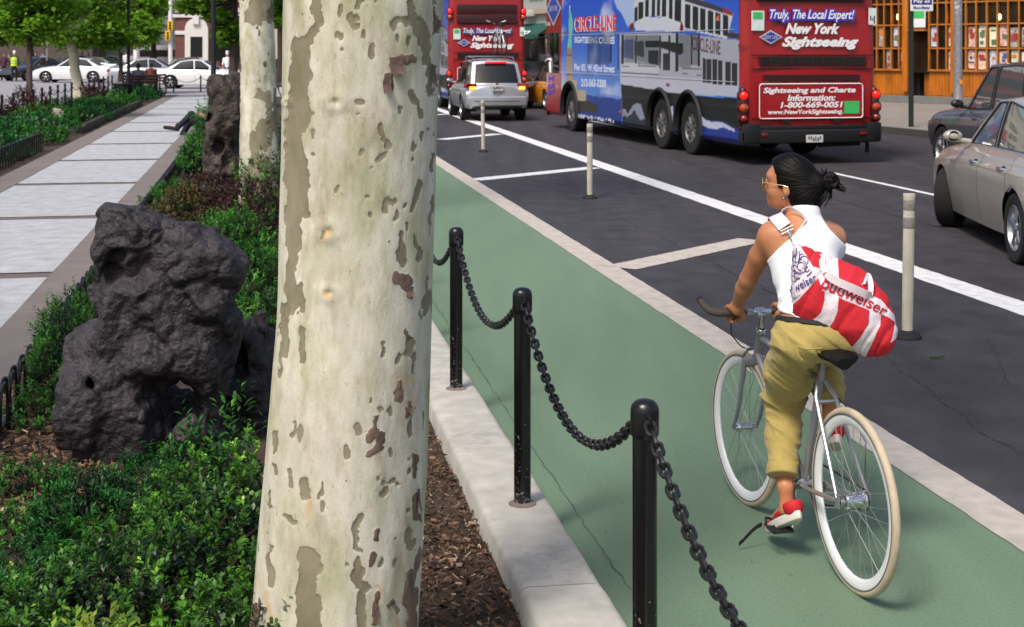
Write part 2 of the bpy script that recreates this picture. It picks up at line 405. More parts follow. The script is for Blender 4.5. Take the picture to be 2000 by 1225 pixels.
# ---------------- the ground, roads and paths ----------------
def structure(o): o['kind'] = 'structure'; return o
def asphalt_mat():
    m, nt, b = _base('asphalt'); L = nt.links.new
    tc = N(nt, 'ShaderNodeTexCoord')
    n1 = N(nt, 'ShaderNodeTexNoise', Scale=.35, Detail=5.0); n2 = N(nt, 'ShaderNodeTexNoise', Scale=110.0, Detail=3.0); n3 = N(nt, 'ShaderNodeTexNoise', Scale=3.0, Detail=6.0)
    for n in (n1, n2, n3): L(tc.outputs['Object'], n.inputs['Vector'])
    mp = N(nt, 'ShaderNodeMapping'); mp.inputs['Rotation'].default_value = (0, 0, -TH); mp.inputs['Scale'].default_value = (2.2, .10, 1); L(tc.outputs['Object'], mp.inputs[0])
    n4 = N(nt, 'ShaderNodeTexNoise', Scale=1.0, Detail=3.0); L(mp.outputs[0], n4.inputs['Vector'])
    c1 = N(nt, 'ShaderNodeValToRGB'); c1.color_ramp.elements[0].position = .35; c1.color_ramp.elements[1].position = .68
    c1.color_ramp.elements[0].color = (.021, .019, .022, 1); c1.color_ramp.elements[1].color = (.051, .047, .053, 1)
    mm = N(nt, 'ShaderNodeMath', operation='ADD'); L(n4.outputs['Fac'], mm.inputs[0]); L(n3.outputs['Fac'], mm.inputs[1])
    m3 = N(nt, 'ShaderNodeMath', operation='MULTIPLY'); m3.inputs[1].default_value = .5; L(mm.outputs[0], m3.inputs[0]); L(m3.outputs[0], c1.inputs[0])
    c2 = N(nt, 'ShaderNodeValToRGB'); c2.color_ramp.elements[0].position = .3; c2.color_ramp.elements[1].position = .75
    c2.color_ramp.elements[0].color = (.62, .62, .62, 1); c2.color_ramp.elements[1].color = (1.75, 1.72, 1.7, 1); L(n2.outputs['Fac'], c2.inputs[0])
    mx = N(nt, 'ShaderNodeMix'); mx.data_type = 'RGBA'; mx.blend_type = 'MULTIPLY'; mx.inputs[0].default_value = 1; L(c1.outputs[0], mx.inputs[6]); L(c2.outputs[0], mx.inputs[7])
    L(mx.outputs[2], b.inputs['Base Color']); b.inputs['Roughness'].default_value = .72; b.inputs['Specular IOR Level'].default_value = .35
    bp = N(nt, 'ShaderNodeBump', Strength=.7, Distance=.004); L(n2.outputs['Fac'], bp.inputs['Height']); L(bp.outputs[0], b.inputs['Normal']); return m
def green_mat():
    m, nt, b = _base('green_paint'); L = nt.links.new
    tc = N(nt, 'ShaderNodeTexCoord')
    mp = N(nt, 'ShaderNodeMapping'); mp.inputs['Rotation'].default_value = (0, 0, -TH); mp.inputs['Scale'].default_value = (3.2, .35, 1); L(tc.outputs['Object'], mp.inputs[0])
    n1 = N(nt, 'ShaderNodeTexNoise', Scale=1.4, Detail=5.0); L(mp.outputs[0], n1.inputs['Vector'])
    n2 = N(nt, 'ShaderNodeTexNoise', Scale=75.0, Detail=4.0); L(tc.outputs['Object'], n2.inputs['Vector'])
    mp2 = N(nt, 'ShaderNodeMapping'); mp2.inputs['Rotation'].default_value = (0, 0, -TH + 1.1); mp2.inputs['Scale'].default_value = (26, 7, 1); L(tc.outputs['Object'], mp2.inputs[0])
    n3 = N(nt, 'ShaderNodeTexNoise', Scale=1.0, Detail=5.0, Roughness=.65); L(mp2.outputs[0], n3.inputs['Vector'])
    c1 = N(nt, 'ShaderNodeValToRGB'); c1.color_ramp.elements[0].position = .3; c1.color_ramp.elements[1].position = .7
    c1.color_ramp.elements[0].color = (.128, .192, .124, 1); c1.color_ramp.elements[1].color = (.144, .214, .140, 1); L(n1.outputs['Fac'], c1.inputs[0])
    c3 = N(nt, 'ShaderNodeValToRGB'); c3.color_ramp.elements[0].position = .27; c3.color_ramp.elements[1].position = .36
    c3.color_ramp.elements[0].color = (.55, .6, .58, 1); c3.color_ramp.elements[1].color = (1, 1, 1, 1); L(n3.outputs['Fac'], c3.inputs[0])
    c2 = N(nt, 'ShaderNodeValToRGB'); c2.color_ramp.elements[0].position = .3; c2.color_ramp.elements[1].position = .7
    c2.color_ramp.elements[0].color = (.86, .86, .86, 1); c2.color_ramp.elements[1].color = (1.1, 1.1, 1.1, 1); L(n2.outputs['Fac'], c2.inputs[0])
    a = N(nt, 'ShaderNodeMix'); a.data_type = 'RGBA'; a.blend_type = 'MULTIPLY'; a.inputs[0].default_value = 1; L(c1.outputs[0], a.inputs[6]); L(c2.outputs[0], a.inputs[7])
    a2 = N(nt, 'ShaderNodeMix'); a2.data_type = 'RGBA'; a2.blend_type = 'MULTIPLY'; a2.inputs[0].default_value = 1; L(a.outputs[2], a2.inputs[6]); L(c3.outputs[0], a2.inputs[7])
    L(a2.outputs[2], b.inputs['Base Color']); b.inputs['Roughness'].default_value = .75; b.inputs['Specular IOR Level'].default_value = .25
    bp = N(nt, 'ShaderNodeBump', Strength=.6, Distance=.003); L(n2.outputs['Fac'], bp.inputs['Height']); L(bp.outputs[0], b.inputs['Normal']); return m
M['asphalt'] = asphalt_mat(); M['green'] = green_mat()
M['seal'] = mat('dark_crack_filler', (.022, .022, .022, 1), .8, var=.2)
M['green_dark'] = mat('dirty_green_paint', (.062, .115, .075, 1), .8, var=.25, scale=20)
M['cream_line'] = worn('worn_cream_line', rgb(184, 175, 166), (.16, .15, .14, 1), 45, .26, .42)
M['kerb'] = worn('kerb_concrete', rgb(184, 179, 170), (.24, .225, .20, 1), 26, .22, .46)
M['slab'] = mat('light_paving', rgb(164, 165, 168), .7, var=.2, scale=5.0, bump=.005, bscale=16)
M['border'] = mat('grey_brown_paving', rgb(112, 103, 99), .8, var=.16, scale=4, bump=.002, bscale=60)
M['joint'] = mat('joint_paving', rgb(96, 88, 84), .85, var=.12)
M['soil'] = mat('soil', rgb(58, 44, 34), .95, var=.45, scale=9, bump=.02, bscale=25)
M['plaza'] = mat('far_street', rgb(140, 136, 142), .8, var=.12, scale=.6)
M['walk'] = mat('sidewalk_concrete', rgb(128, 121, 114), .85, var=.14, scale=1.2, bump=.002)
M['granite'] = mat('granite_base', rgb(108, 108, 104), .8, var=.3, scale=30)
def strip(name, L0, L1, t0, t1, z, m, n=2, z0=None, wob=0.0, label=None):
    b = MB(); ts = np.linspace(t0, t1, n)
    A = []
    for i, t in enumerate(ts):
        a = wob * vnoise(np.array([t * 6, 1.0, 3.0])) + wob * .6 * vnoise(np.array([t * 25, 5.0, 3.0])); c = wob * vnoise(np.array([t * 6, 9.0, 3.0])) + wob * .6 * vnoise(np.array([t * 25, 15.0, 3.0]))
        A.append([S(L0 + a, t, z), S(L1 + c, t, z)])
    b.grid(A, flip=True)
    return b.build(name, m, None, smooth=False)
g = MB(); g.quad((-400, -60, 0), (400, -60, 0), (400, 700, 0), (-400, 700, 0))
structure(g.build('road', M['asphalt'], None, False))
structure(strip('bike_lane', 1.17, 3.0, -2, 90, .004, M['green'], 120))
structure(strip('lane_marking', 2.975, 3.215, -2, 90, .008, M['cream_line'], 1500, wob=.004))
structure(strip('lane_marking', 5.62, 5.93, 5, 90, .004, M['white_line'], 1500, wob=.006))
for t0 in (16.2, 33, 50): structure(strip('lane_marking', 9.02, 9.13, t0, t0 + 5.3, .004, M['white_line'], 60, wob=.004))
for k, (a, b_) in enumerate([(G(1212, 524), G(1470, 469)), (G(925, 352), G(1160, 328)), (G(862, 273), G(975, 262))] + [((-3.4, 41.5, 0), (-2.0, 43.2, 0)), ((2.67, 5.0, 0), (4.3, 6.3, 0))]):
    a, b_ = Vector(a), Vector(b_); d = (b_ - a).normalized(); q = Vector((-d.y, d.x, 0)) * .17; m_ = MB(); A = []
    for i in range(80):
        p = a.lerp(b_, i / 79); w1 = .008 * vnoise(np.array([i * .9, k, 0.])); A.append([p + q * (1 + w1 * 6) + Vector((0, 0, .006)), p - q * (1 - w1 * 5) + Vector((0, 0, .006))])
    m_.grid(A, flip=False); structure(m_.build('lane_marking', M['cream_line'] if k in (0, 4) else M['white_line'], None, False))
# cracks
def crack(pts, wd, z, m, seed=0, name='road_crack', jit=.03):
    rr = random.Random(seed); out = []
    for i in range(len(pts) - 1):
        a, b = Vector(pts[i]), Vector(pts[i + 1]); n = max(2, int((b - a).length / .06))
        for j in range(n):
            p = a.lerp(b, j / n); out.append(Vector((p.x + rr.uniform(-jit, jit), p.y + rr.uniform(-jit, jit), z)))
    A = []
    for i, p in enumerate(out):
        d = (out[min(i + 1, len(out) - 1)] - out[max(0, i - 1)]).normalized(); q = Vector((-d.y, d.x, 0)) * wd * rr.uniform(.2, 1); A.append([p + q, p - q])
    structure(MB().grid(A, flip=False).build(name, m, None, False))
crack([S(1.345, 3.6), S(1.335, 6.0), S(1.34, 9), S(1.33, 13), S(1.34, 22)], .004, .008, M['green_dark'], 1, 'lane_crack', .008)
crack([G(1690, 640), G(1750, 720), G(1850, 790), G(1925, 850), G(2010, 895)], .005, .004, M['seal'], 3)
crack([G(1930, 660), G(1960, 740), G(1990, 760)], .004, .004, M['seal'], 4)
crack([G(1640, 585), G(1700, 640)], .004, .004, M['seal'], 5)
crack([S(4.1, 9), S(4.2, 16), S(4.0, 25)], .006, .004, M['seal'], 6)
crack([S(7.4, 8), S(7.5, 16), S(7.3, 30), S(7.6, 45)], .012, .004, M['seal'], 7)
# kerb
kb = MB(); t = -3.3
joints = [-3.3 + 8.05 * i for i in range(10)]
for i in range(9):
    t0, t1 = joints[i] + .006, joints[i + 1] - .006
    prof = [(.87, -.05), (.872, .13), (.885, .147), (.90, .152), (1.135, .152), (1.155, .146), (1.168, .128), (1.17, -.05)]
    ns = 90; A = []
    for j in range(ns + 1):
        tt = t0 + (t1 - t0) * j / ns; row = []
        for (l, z) in prof:
            w1 = .0022 * vnoise(np.array([tt * 9, l * 20, z * 20]))
            row.append(S(l + w1, tt, z + (w1 if z > 0 else 0)))
        A.append(row)
    kb.grid(A, flip=True); kb.add(A[0], [tuple(range(8))]); kb.add(A[-1], [tuple(range(7, -1, -1))])
structure(kb.build('kerb', M['kerb'], None, True, ang=60))
crack([S(.89, 2.9), S(1.0, 3.4)], .002, .156, M['seal'], 9, 'kerb_crack')
# raised park ground, right planting bed, footpath
ZP = .10
def soilbed(name, L0, L1, t0, t1, z, nl, nt_, amp=.025):
    A = [[S(L, t_, z + amp * fbm(np.array([L * 3, t_ * 3, 2.]), 3) ) for t_ in np.linspace(t0, t1, nt_)] for L in np.linspace(L0, L1, nl)]
    return structure(MB().grid(A, flip=False).build(name, M['soil'], None, True))
soilbed('planting_bed', -1.42, .875, -1, 56, .045, 26, 420)
soilbed('planting_bed', -6.9, -3.84, 5, 58, .06, 20, 200)
sl = MB()
tt = [8.15, 12.33, 16.5, 20.6, 24.9, 29.1, 33.4, 37.4, 41.6, 45.8, 50, 54.2, 59]
tt = [t_ for t_ in [3.9, -.3] ][::-1] + tt
for i in range(len(tt) - 1):
    a, b_ = tt[i] + .15, tt[i + 1] - .15
    # cleft flagstone surface
    nl, nn = 14, 34; A = [[S(-3.38 + 1.635 * q / nl, a + (b_ - a) * r / nn, ZP + .004 + .0025 * fbm(np.array([q * .35, (a + r * .12) * 2.2, 4.]), 3)) for r in range(nn + 1)] for q in range(nl + 1)]
    sl.grid(A, flip=False)
structure(sl.build('footpath', M['slab'], None, True))
structure(strip('path_joint', -3.38, -1.745, -2, 59.2, ZP - .003, M['joint']))
bd = MB()
for (l0, l1) in ((-1.742, -1.44), (-3.80, -3.383)):
    for i in range(-2, 59, 2): bd.box(S((l0 + l1) / 2, i + 1, ZP - .07), (l1 - l0, 1.99, .16), rz=TH, bev=.006, seg=1)
structure(bd.build('path_border', M['border'], None, True))
structure(strip('far_street', -60, -6.9, 20, 300, .012, M['plaza']))
structure(strip('far_street', -6.9, .8, 59.2, 300, .02, M['plaza']))
structure(MB().slab([S(-6.9, 59.1)[:2], S(-.2, 59.1)[:2], S(-.2, 59.9)[:2], S(-6.9, 59.9)[:2]], 0, .09).build('path_end', M['walk'], None, False))
# shopping side sidewalk (right)
k0 = Vector((8.83, 33.95)); kd = Vector((.316, -.949)).normalized(); kn = Vector((.949, .316)).normalized()
a = k0 - kd * 120; b_ = k0 + kd * 40
structure(MB().slab([tuple(a), tuple(b_), tuple(b_ + kn * 60), tuple(a + kn * 60)], -.02, .15).build('sidewalk', M['walk'], None, False))
a2, b2 = a - kn * .16, b_ - kn * .16
structure(MB().slab([tuple(a2), tuple(b2), tuple(b_ - kn * .003), tuple(a - kn * .003)], -.02, .154).build('kerb', mat('far_kerb', rgb(70, 66, 64), .8), None, False))
# mulch
def mulch(name, regions, m, label, group=None):
    V = []; T = []; r = np.random.default_rng(3)
    for (l0, l1, t0, t1, n, sz, z) in regions:
        for i in range(n):
            l, t_ = r.uniform(l0, l1), r.uniform(t0, t1); c = np.array(S(l, t_, z + r.uniform(0, .03)))
            a = r.normal(size=3); a[2] *= .35; a /= np.linalg.norm(a); b = np.cross(a, r.normal(size=3)); b /= np.linalg.norm(b)
            s_ = sz * r.uniform(.5, 1.6); w_ = s_ * r.uniform(.15, .5); h = np.cross(a, b) * s_ * .12
            for q in ((-1, -1), (1, -.7), (.9, 1), (-.8, .8)): V.append(c + a * q[0] * s_ + b * q[1] * w_ + h * (1 if q[0] > 0 else -1))
            T += [r.uniform() if l0 > -.2 else .35 + .65 * r.uniform()] * 4
    o = mesh_obj(name, V, np.arange(len(V)).reshape(-1, 4), m, None, False, attrs={'tint': T}); o['kind'] = 'stuff'; tag(o, label, 'mulch'); return o
M['chips'] = leafmat('bark_chips', rgb(46, 32, 25), rgb(128, 100, 78), .85, .0, warm=rgb(190, 170, 145))
mulch('mulch', [(.0, .868, 3.6, 6.5, 9000, .011, .05), (.1, .868, 6.5, 11, 5000, .013, .05), (-1.42, -.6, 6.0, 9.0, 5500, .013, .05), (-1.42, 0, 9, 16, 3000, .02, .05)], M['chips'], 'loose brown bark mulch lying over the planting bed')
# ---------------- plants, trees, rocks ----------------
def leaves_mesh(C, D, U, sz, wid, r):
    """C centres, D leaf directions, U normals -> folded four-cornered leaves"""
    D = D / (np.linalg.norm(D, axis=1)[:, None] + 1e-9); W = np.cross(D, U); W /= (np.linalg.norm(W, axis=1)[:, None] + 1e-9); Nn = np.cross(W, D)
    sz = np.broadcast_to(sz, (len(C),))[:, None]; wd = sz * wid
    a = C; b = C + D * sz * .5 + W * wd * .5 + Nn * sz * .10; c = C + D * sz; d = C + D * sz * .5 - W * wd * .5 + Nn * sz * .10
    return np.stack([a, b, c, d], 1).reshape(-1, 3)
def shrub_leaves(c, rad, n, sz, r, wid=.5, nspr=12, up=.5, lump=.25, base=0.0, thin=1.0):
    """sprigs on a lumpy mound; returns verts, tints"""
    ns = max(1, n // nspr); th = r.uniform(0, 2 * np.pi, ns); ph = np.arccos(r.uniform(base, 1, ns)); rr = 1 - r.beta(1.2, 4.0, ns) * .55
    u = np.stack([np.cos(th) * np.sin(ph), np.sin(th) * np.sin(ph), np.cos(ph)], 1)
    lm = 1 + lump * fbm(u * 2.4 + np.array(c) * 3, 3); p = np.array(c) + u * rr[:, None] * lm[:, None] * np.array(rad)
    d0 = u * np.array([1, 1, 1.0]) + np.array([0, 0, up]) + r.normal(size=(ns, 3)) * .35; d0 /= np.linalg.norm(d0, axis=1)[:, None]
    spl = sz * 2.2 * r.uniform(.6, 1.4, ns); tint0 = np.clip(.05 + .62 * (rr - .62) / .38 + .38 * fbm(p * 5.0, 2) + r.normal(size=ns) * .12, 0, 1)  # deeper sprigs tinted darker: shade inside the shrub put into the colour
    C = []; D = []; U = []; T = []; SZ = []
    for k in range(nspr):
        f = (k + .5) / nspr; q = r.normal(size=(ns, 3)); side = np.cross(d0, q); side /= (np.linalg.norm(side, axis=1)[:, None] + 1e-9)
        C.append(p + d0 * (spl * f)[:, None] + side * sz * .06); D.append(d0 * .7 + side); U.append(d0 * .5 - side * .35 + np.array([0, -.15, .9])); T.append(np.clip(tint0 * (.35 + .85 * f) + r.normal(size=ns) * .05, 0, 1)); SZ.append(sz * r.uniform(.7, 1.2, ns) * (1 - .35 * f))  # bright tips; sprig bases tinted dark as painted shade
    C, D, U, T, SZ = map(np.concatenate, (C, D, U, T, SZ))
    V = leaves_mesh(C, D, U, SZ, wid, r); return V, np.repeat(T, 4)
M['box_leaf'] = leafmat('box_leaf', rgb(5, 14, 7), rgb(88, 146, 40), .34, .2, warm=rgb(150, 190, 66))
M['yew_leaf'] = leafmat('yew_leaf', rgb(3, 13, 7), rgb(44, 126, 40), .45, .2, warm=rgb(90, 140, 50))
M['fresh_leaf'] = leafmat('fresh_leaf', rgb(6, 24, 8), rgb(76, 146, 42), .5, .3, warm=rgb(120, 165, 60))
M['red_leaf'] = leafmat('barberry_leaf', rgb(24, 12, 12), rgb(74, 36, 30), .5, .25, warm=rgb(110, 90, 50))
M['rust_leaf'] = leafmat('rust_leaf', rgb(40, 52, 20), rgb(112, 92, 38), .5, .25, warm=rgb(150, 90, 45))
M['lime_leaf'] = leafmat('lime_leaf', rgb(60, 90, 24), rgb(160, 175, 60), .45, .3, warm=rgb(215, 205, 90))
M['tree_leaf'] = leafmat('tree_leaf', rgb(52, 100, 22), rgb(146, 194, 58), .5, .6, warm=rgb(198, 222, 105))
M['twig'] = mat('twig', rgb(78, 60, 44), .85, var=.3)
M['bark_brown'] = mat('brown_bark', rgb(62, 48, 44), .9, var=.35, scale=8, bump=.01, bscale=20, stretch=(1, 1, .25))
def shrub(name, label, cat, c, rad, n, sz, m, group=None, seed=0, wid=.5, nspr=12, up=.5, lump=.38, stems=30, base=0.0):
    r = np.random.default_rng(seed + 11); z0 = .05
    t_ = thing(name, label, cat, (c[0], c[1], z0), 0, group)
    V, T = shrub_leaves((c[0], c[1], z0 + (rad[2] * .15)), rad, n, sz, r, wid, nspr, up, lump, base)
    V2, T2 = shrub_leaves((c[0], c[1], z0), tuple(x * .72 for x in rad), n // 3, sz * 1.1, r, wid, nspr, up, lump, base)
    V = np.concatenate([V, V2]); T = np.concatenate([T, T2 * .12]); V[:, 2] = np.maximum(V[:, 2], .055)  # core leaves tinted near black, painting the shade seen through the gaps
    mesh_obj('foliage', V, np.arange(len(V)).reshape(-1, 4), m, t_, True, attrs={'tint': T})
    b = MB()
    for i in range(stems):
        a = r.uniform(0, 6.28); q = r.uniform(.3, .97); e = Vector((c[0] + math.cos(a) * rad[0] * q, c[1] + math.sin(a) * rad[1] * q, z0 + rad[2] * r.uniform(.5, 1.08) * math.sqrt(max(.05, 1 - q * q * .8))))
        s_ = Vector((c[0] + r.uniform(-.06, .06), c[1] + r.uniform(-.06, .06), z0)); mid = s_.lerp(e, .5) + Vector((r.uniform(-.05, .05), r.uniform(-.05, .05), .05 * rad[2]))
        b.tube([s_, mid, e], [.007, .005, .002], n=5)
    b.build('stem', M['twig'], t_); return t_
def shrub_px(name, label, cat, px, py_base, Y, rad, n, sz, m, **k):
    return shrub(name, label, cat, ((px - CX) / F * Y, Y), rad, n, sz, m, **k)
gB, gY, gG = 'box shrubs in front of the dark rock', 'yew shrubs in front of the dark rock', 'green shrubs in the right planting bed'
shrub_px('box_shrub', 'small leaved box shrub between the dark rock and the big plane trunk', 'shrub', 430, 0, 5.15, (.34, .52, .34), 6300, .030, M['box_leaf'], group=gB, seed=1, wid=.6)
shrub_px('box_shrub', 'bright tipped box shrub at bottom centre of the planting, below the yew', 'shrub', 285, 0, 4.45, (.36, .42, .33), 6300, .030, M['box_leaf'], group=gB, seed=2, wid=.6)
shrub_px('box_shrub', 'box shrub touching the left foot of the big plane trunk at the bottom edge', 'shrub', 455, 0, 4.1, (.22, .38, .28), 4200, .030, M['box_leaf'], group=gB, seed=3, wid=.6)
shrub_px('box_shrub', 'box shrub in the bottom left corner of the photo', 'shrub', 70, 0, 4.25, (.40, .42, .24), 5200, .030, M['box_leaf'], group=gB, seed=4, wid=.6)
shrub_px('yew_shrub', 'dark green spreading yew right in front of the foot of the dark rock', 'shrub', 225, 0, 5.5, (.36, .28, .24), 7600, .034, M['yew_leaf'], group=gY, seed=5, wid=.28, up=.15)
shrub_px('yew_shrub', 'lower yew at the left edge behind the corner box shrub', 'shrub', 20, 0, 4.85, (.26, .26, .13), 3000, .034, M['yew_leaf'], group=gY, seed=6, wid=.28, up=.1)
shrub_px('yellow_shrub', 'yellow green leafy plant at the bottom edge beside the corner box shrub', 'plant', 210, 0, 3.72, (.2, .22, .27), 1300, .05, M['lime_leaf'], seed=7, wid=.42, nspr=6)
shrub_px('broadleaf_plant', 'broad leaved dark plant growing against the small stone at the rock foot', 'plant', 385, 0, 6.0, (.14, .14, .24), 420, .055, M['yew_leaf'], seed=8, wid=.4, nspr=6, up=.8)
shrub_px('broadleaf_plant', 'broad leaved plant poking above the box shrub beside the plane trunk', 'plant', 470, 0, 5.5, (.10, .10, .42), 360, .05, M['fresh_leaf'], seed=9, wid=.4, nspr=6, up=.8)
for i, (px, Y, r_, n, lb) in enumerate([(45, 6.2, .15, 900, 'low green seedling clump on mulch at the left edge'), (70, 7.3, .16, 1000, 'low green clump beside the hoop fence and the left side of the dark rock'), (15, 5.6, .12, 700, 'small dark clump on the mulch at the far left edge below the others')]):
    shrub_px('ground_plant', lb, 'plant', px, 0, Y, (r_ * 1.3, r_, .09), n, .026, M['fresh_leaf'], group='low plants on the mulch', seed=20 + i, wid=.5, stems=8)
shrub_px('yew_shrub', 'loose green yew leaning over the path border left of the dark rock', 'shrub', 158, 0, 7.9, (.27, .50, .48), 9500, .03, M['fresh_leaf'], seed=30, wid=.35, lump=.5, stems=40)
shrub_px('green_shrub', 'fresh green shrub right behind the dark rock and left of the big plane trunk', 'shrub', 505, 0, 10.2, (.38, .9, .38), 11000, .034, M['fresh_leaf'], group=gG, seed=31, wid=.42)
shrub_px('green_shrub', 'fresh green shrub behind the dark rock, in front of the purple barberry', 'shrub', 440, 0, 12.6, (.42, .8, .40), 9500, .038, M['fresh_leaf'], group=gG, seed=32, wid=.42)
shrub_px('barberry_shrub', 'dark purple barberry at the foot of the farther plane tree', 'shrub', 478, 0, 14.0, (.46, .7, .52), 8000, .032, M['red_leaf'], group='barberry shrubs', seed=33, stems=50)
shrub_px('barberry_shrub', 'wispy maroon barberry left of the farther plane tree, below the brown rock', 'shrub', 425, 0, 15.8, (.55, .7, .48), 7000, .036, M['red_leaf'], group='barberry shrubs', seed=34, stems=50)
shrub_px('rust_shrub', 'rust and green tipped shrub below the brown standing rock', 'shrub', 362, 0, 15.4, (.40, .8, .36), 7000, .036, M['rust_leaf'], seed=35)
shrub_px('green_shrub', 'green shrub hanging over the hoop fence left of the rust coloured shrub', 'shrub', 335, 0, 16.8, (.26, .7, .30), 4200, .036, M['fresh_leaf'], group=gG, seed=36)
shrub_px('green_shrub', 'leafy green shrub beside the legs of the sitting person', 'shrub', 386, 0, 22.0, (.20, .8, .46), 4600, .05, M['fresh_leaf'], group=gG, seed=37, wid=.5)
shrub_px('green_shrub', 'green shrub seen in the gap right of the farther plane tree, higher one', 'shrub', 548, 0, 21, (.6, 1.2, .9), 5000, .06, M['fresh_leaf'], group=gG, seed=38)
shrub_px('green_shrub', 'green shrub seen in the gap right of the farther plane tree, lower one', 'shrub', 556, 0, 15.5, (.5, 1., .7), 5000, .05, M['fresh_leaf'], group=gG, seed=39)
shrub_px('green_shrub', 'green shrub behind the brown standing rock, mostly hidden', 'shrub', 440, 0, 28, (.6, 1.6, .8), 4500, .07, M['fresh_leaf'], group=gG, seed=40)
# left bed
gl = 'shrubs in the bed left of the path'
lb = [(-5.0, 22.5, .6, 1.4, .42, 'fresh_leaf', 'low green shrub at the left edge nearest the camera, behind the hoop fence'), (-4.75, 25.8, .5, 1.3, .40, 'yew_leaf', 'dark low shrub behind the middle of the left hoop fence'), (-5.3, 28.5, .8, 1.5, .5, 'yew_leaf', 'dark shrub behind the far end of the left hoop fence'), (-4.6, 30.4, .5, 1.5, .30, 'fresh_leaf', 'low light green clump at the path between hoop fence and stone edging'), (-4.9, 33.0, .7, 1.6, .50, 'yew_leaf', 'dark low hedge clump nearest the left edge, behind the hoop fence'), (-5.4, 36.5, .9, 1.8, .55, 'fresh_leaf', 'light green shrub at the left edge beside the two pale stones'), (-4.6, 38.5, .5, 2.0, .42, 'yew_leaf', 'dark hedge clump behind the short stone edging, nearest one'), (-4.7, 43, .6, 2.2, .48, 'yew_leaf', 'dark hedge clump in the middle of the left bed'), (-5.6, 42, .6, 2.0, .55, 'fresh_leaf', 'green shrub right of the brown thin tree'), (-4.8, 48, .7, 2.6, .50, 'fresh_leaf', 'bright green low shrub below the leaning pale tree'), (-4.7, 53, .7, 2.0, .55, 'yew_leaf', 'dark green hedge just in front of the litter bin'), (-6.0, 38.5, .5, 1.2, .95, 'red_leaf', 'maroon bush around the base of the brown thin tree'), (-5.9, 53.0, .5, 1.0, .75, 'red_leaf', 'maroon bush at the foot of the leaning pale tree'), (-6.2, 34.2, .5, 1.2, .8, 'red_leaf', 'maroon bush at the far left edge behind the stones'), (-4.4, 57, .6, 1.2, .5, 'yew_leaf', 'small dark hedge beside the bench at the end of the path')]
for i, (L, t_, a, b_, h, mm, lbl) in enumerate(lb):
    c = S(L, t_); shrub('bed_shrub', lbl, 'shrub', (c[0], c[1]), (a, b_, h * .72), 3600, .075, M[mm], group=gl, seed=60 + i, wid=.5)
# ---- rocks ----
def rockmat(name, c1, c2, vein, rough=.5):
    m, nt, b = _base(name); L = nt.links.new; tc = N(nt, 'ShaderNodeTexCoord')
    n1 = N(nt, 'ShaderNodeTexNoise', Scale=5.0, Detail=8.0, Roughness=.65); L(tc.outputs['Object'], n1.inputs['Vector'])
    n2 = N(nt, 'ShaderNodeTexNoise', Scale=28.0, Detail=6.0); L(tc.outputs['Object'], n2.inputs['Vector'])
    n3 = N(nt, 'ShaderNodeTexNoise', Scale=3.2, Detail=3.0); L(tc.outputs['Object'], n3.inputs['Vector'])
    ab = N(nt, 'ShaderNodeMath', operation='SUBTRACT'); ab.inputs[1].default_value = .5; L(n3.outputs['Fac'], ab.inputs[0]); ab2 = N(nt, 'ShaderNodeMath', operation='ABSOLUTE'); L(ab.outputs[0], ab2.inputs[0])
    vr = N(nt, 'ShaderNodeMapRange'); vr.inputs[1].default_value = 0; vr.inputs[2].default_value = .006; vr.inputs[3].default_value = .35; vr.inputs[4].default_value = 0; L(ab2.outputs[0], vr.inputs[0])
    vm = N(nt, 'ShaderNodeMath', operation='MULTIPLY'); L(vr.outputs[0], vm.inputs[0]); L(n2.outputs['Fac'], vm.inputs[1])
    cr = N(nt, 'ShaderNodeValToRGB'); cr.color_ramp.elements[0].position = .33; cr.color_ramp.elements[1].position = .68; cr.color_ramp.elements[0].color = c1; cr.color_ramp.elements[1].color = c2; L(n1.outputs['Fac'], cr.inputs[0])
    mx = N(nt, 'ShaderNodeMix'); mx.data_type = 'RGBA'; L(vm.outputs[0], mx.inputs[0]); L(cr.outputs[0], mx.inputs[6]); mx.inputs[7].default_value = vein; L(mx.outputs[2], b.inputs['Base Color'])
    rr = N(nt, 'ShaderNodeMapRange'); rr.inputs[3].default_value = rough - .16; rr.inputs[4].default_value = rough + .22; L(n2.outputs['Fac'], rr.inputs[0]); L(rr.outputs[0], b.inputs['Roughness'])
    bp = N(nt, 'ShaderNodeBump', Strength=1.0, Distance=.024); L(n2.outputs['Fac'], bp.inputs['Height']); L(bp.outputs[0], b.inputs['Normal']); return m
M['rock'] = rockmat('dark_rock', rgb(11, 9, 11), rgb(54, 47, 53), rgb(130, 124, 124), .62)
M['rock_brown'] = rockmat('brown_rock', rgb(22, 17, 15), rgb(76, 62, 55), rgb(130, 115, 100), .6)
M['rock_pale'] = rockmat('pale_rock', rgb(120, 112, 100), rgb(170, 160, 148), rgb(180, 175, 165), .8)
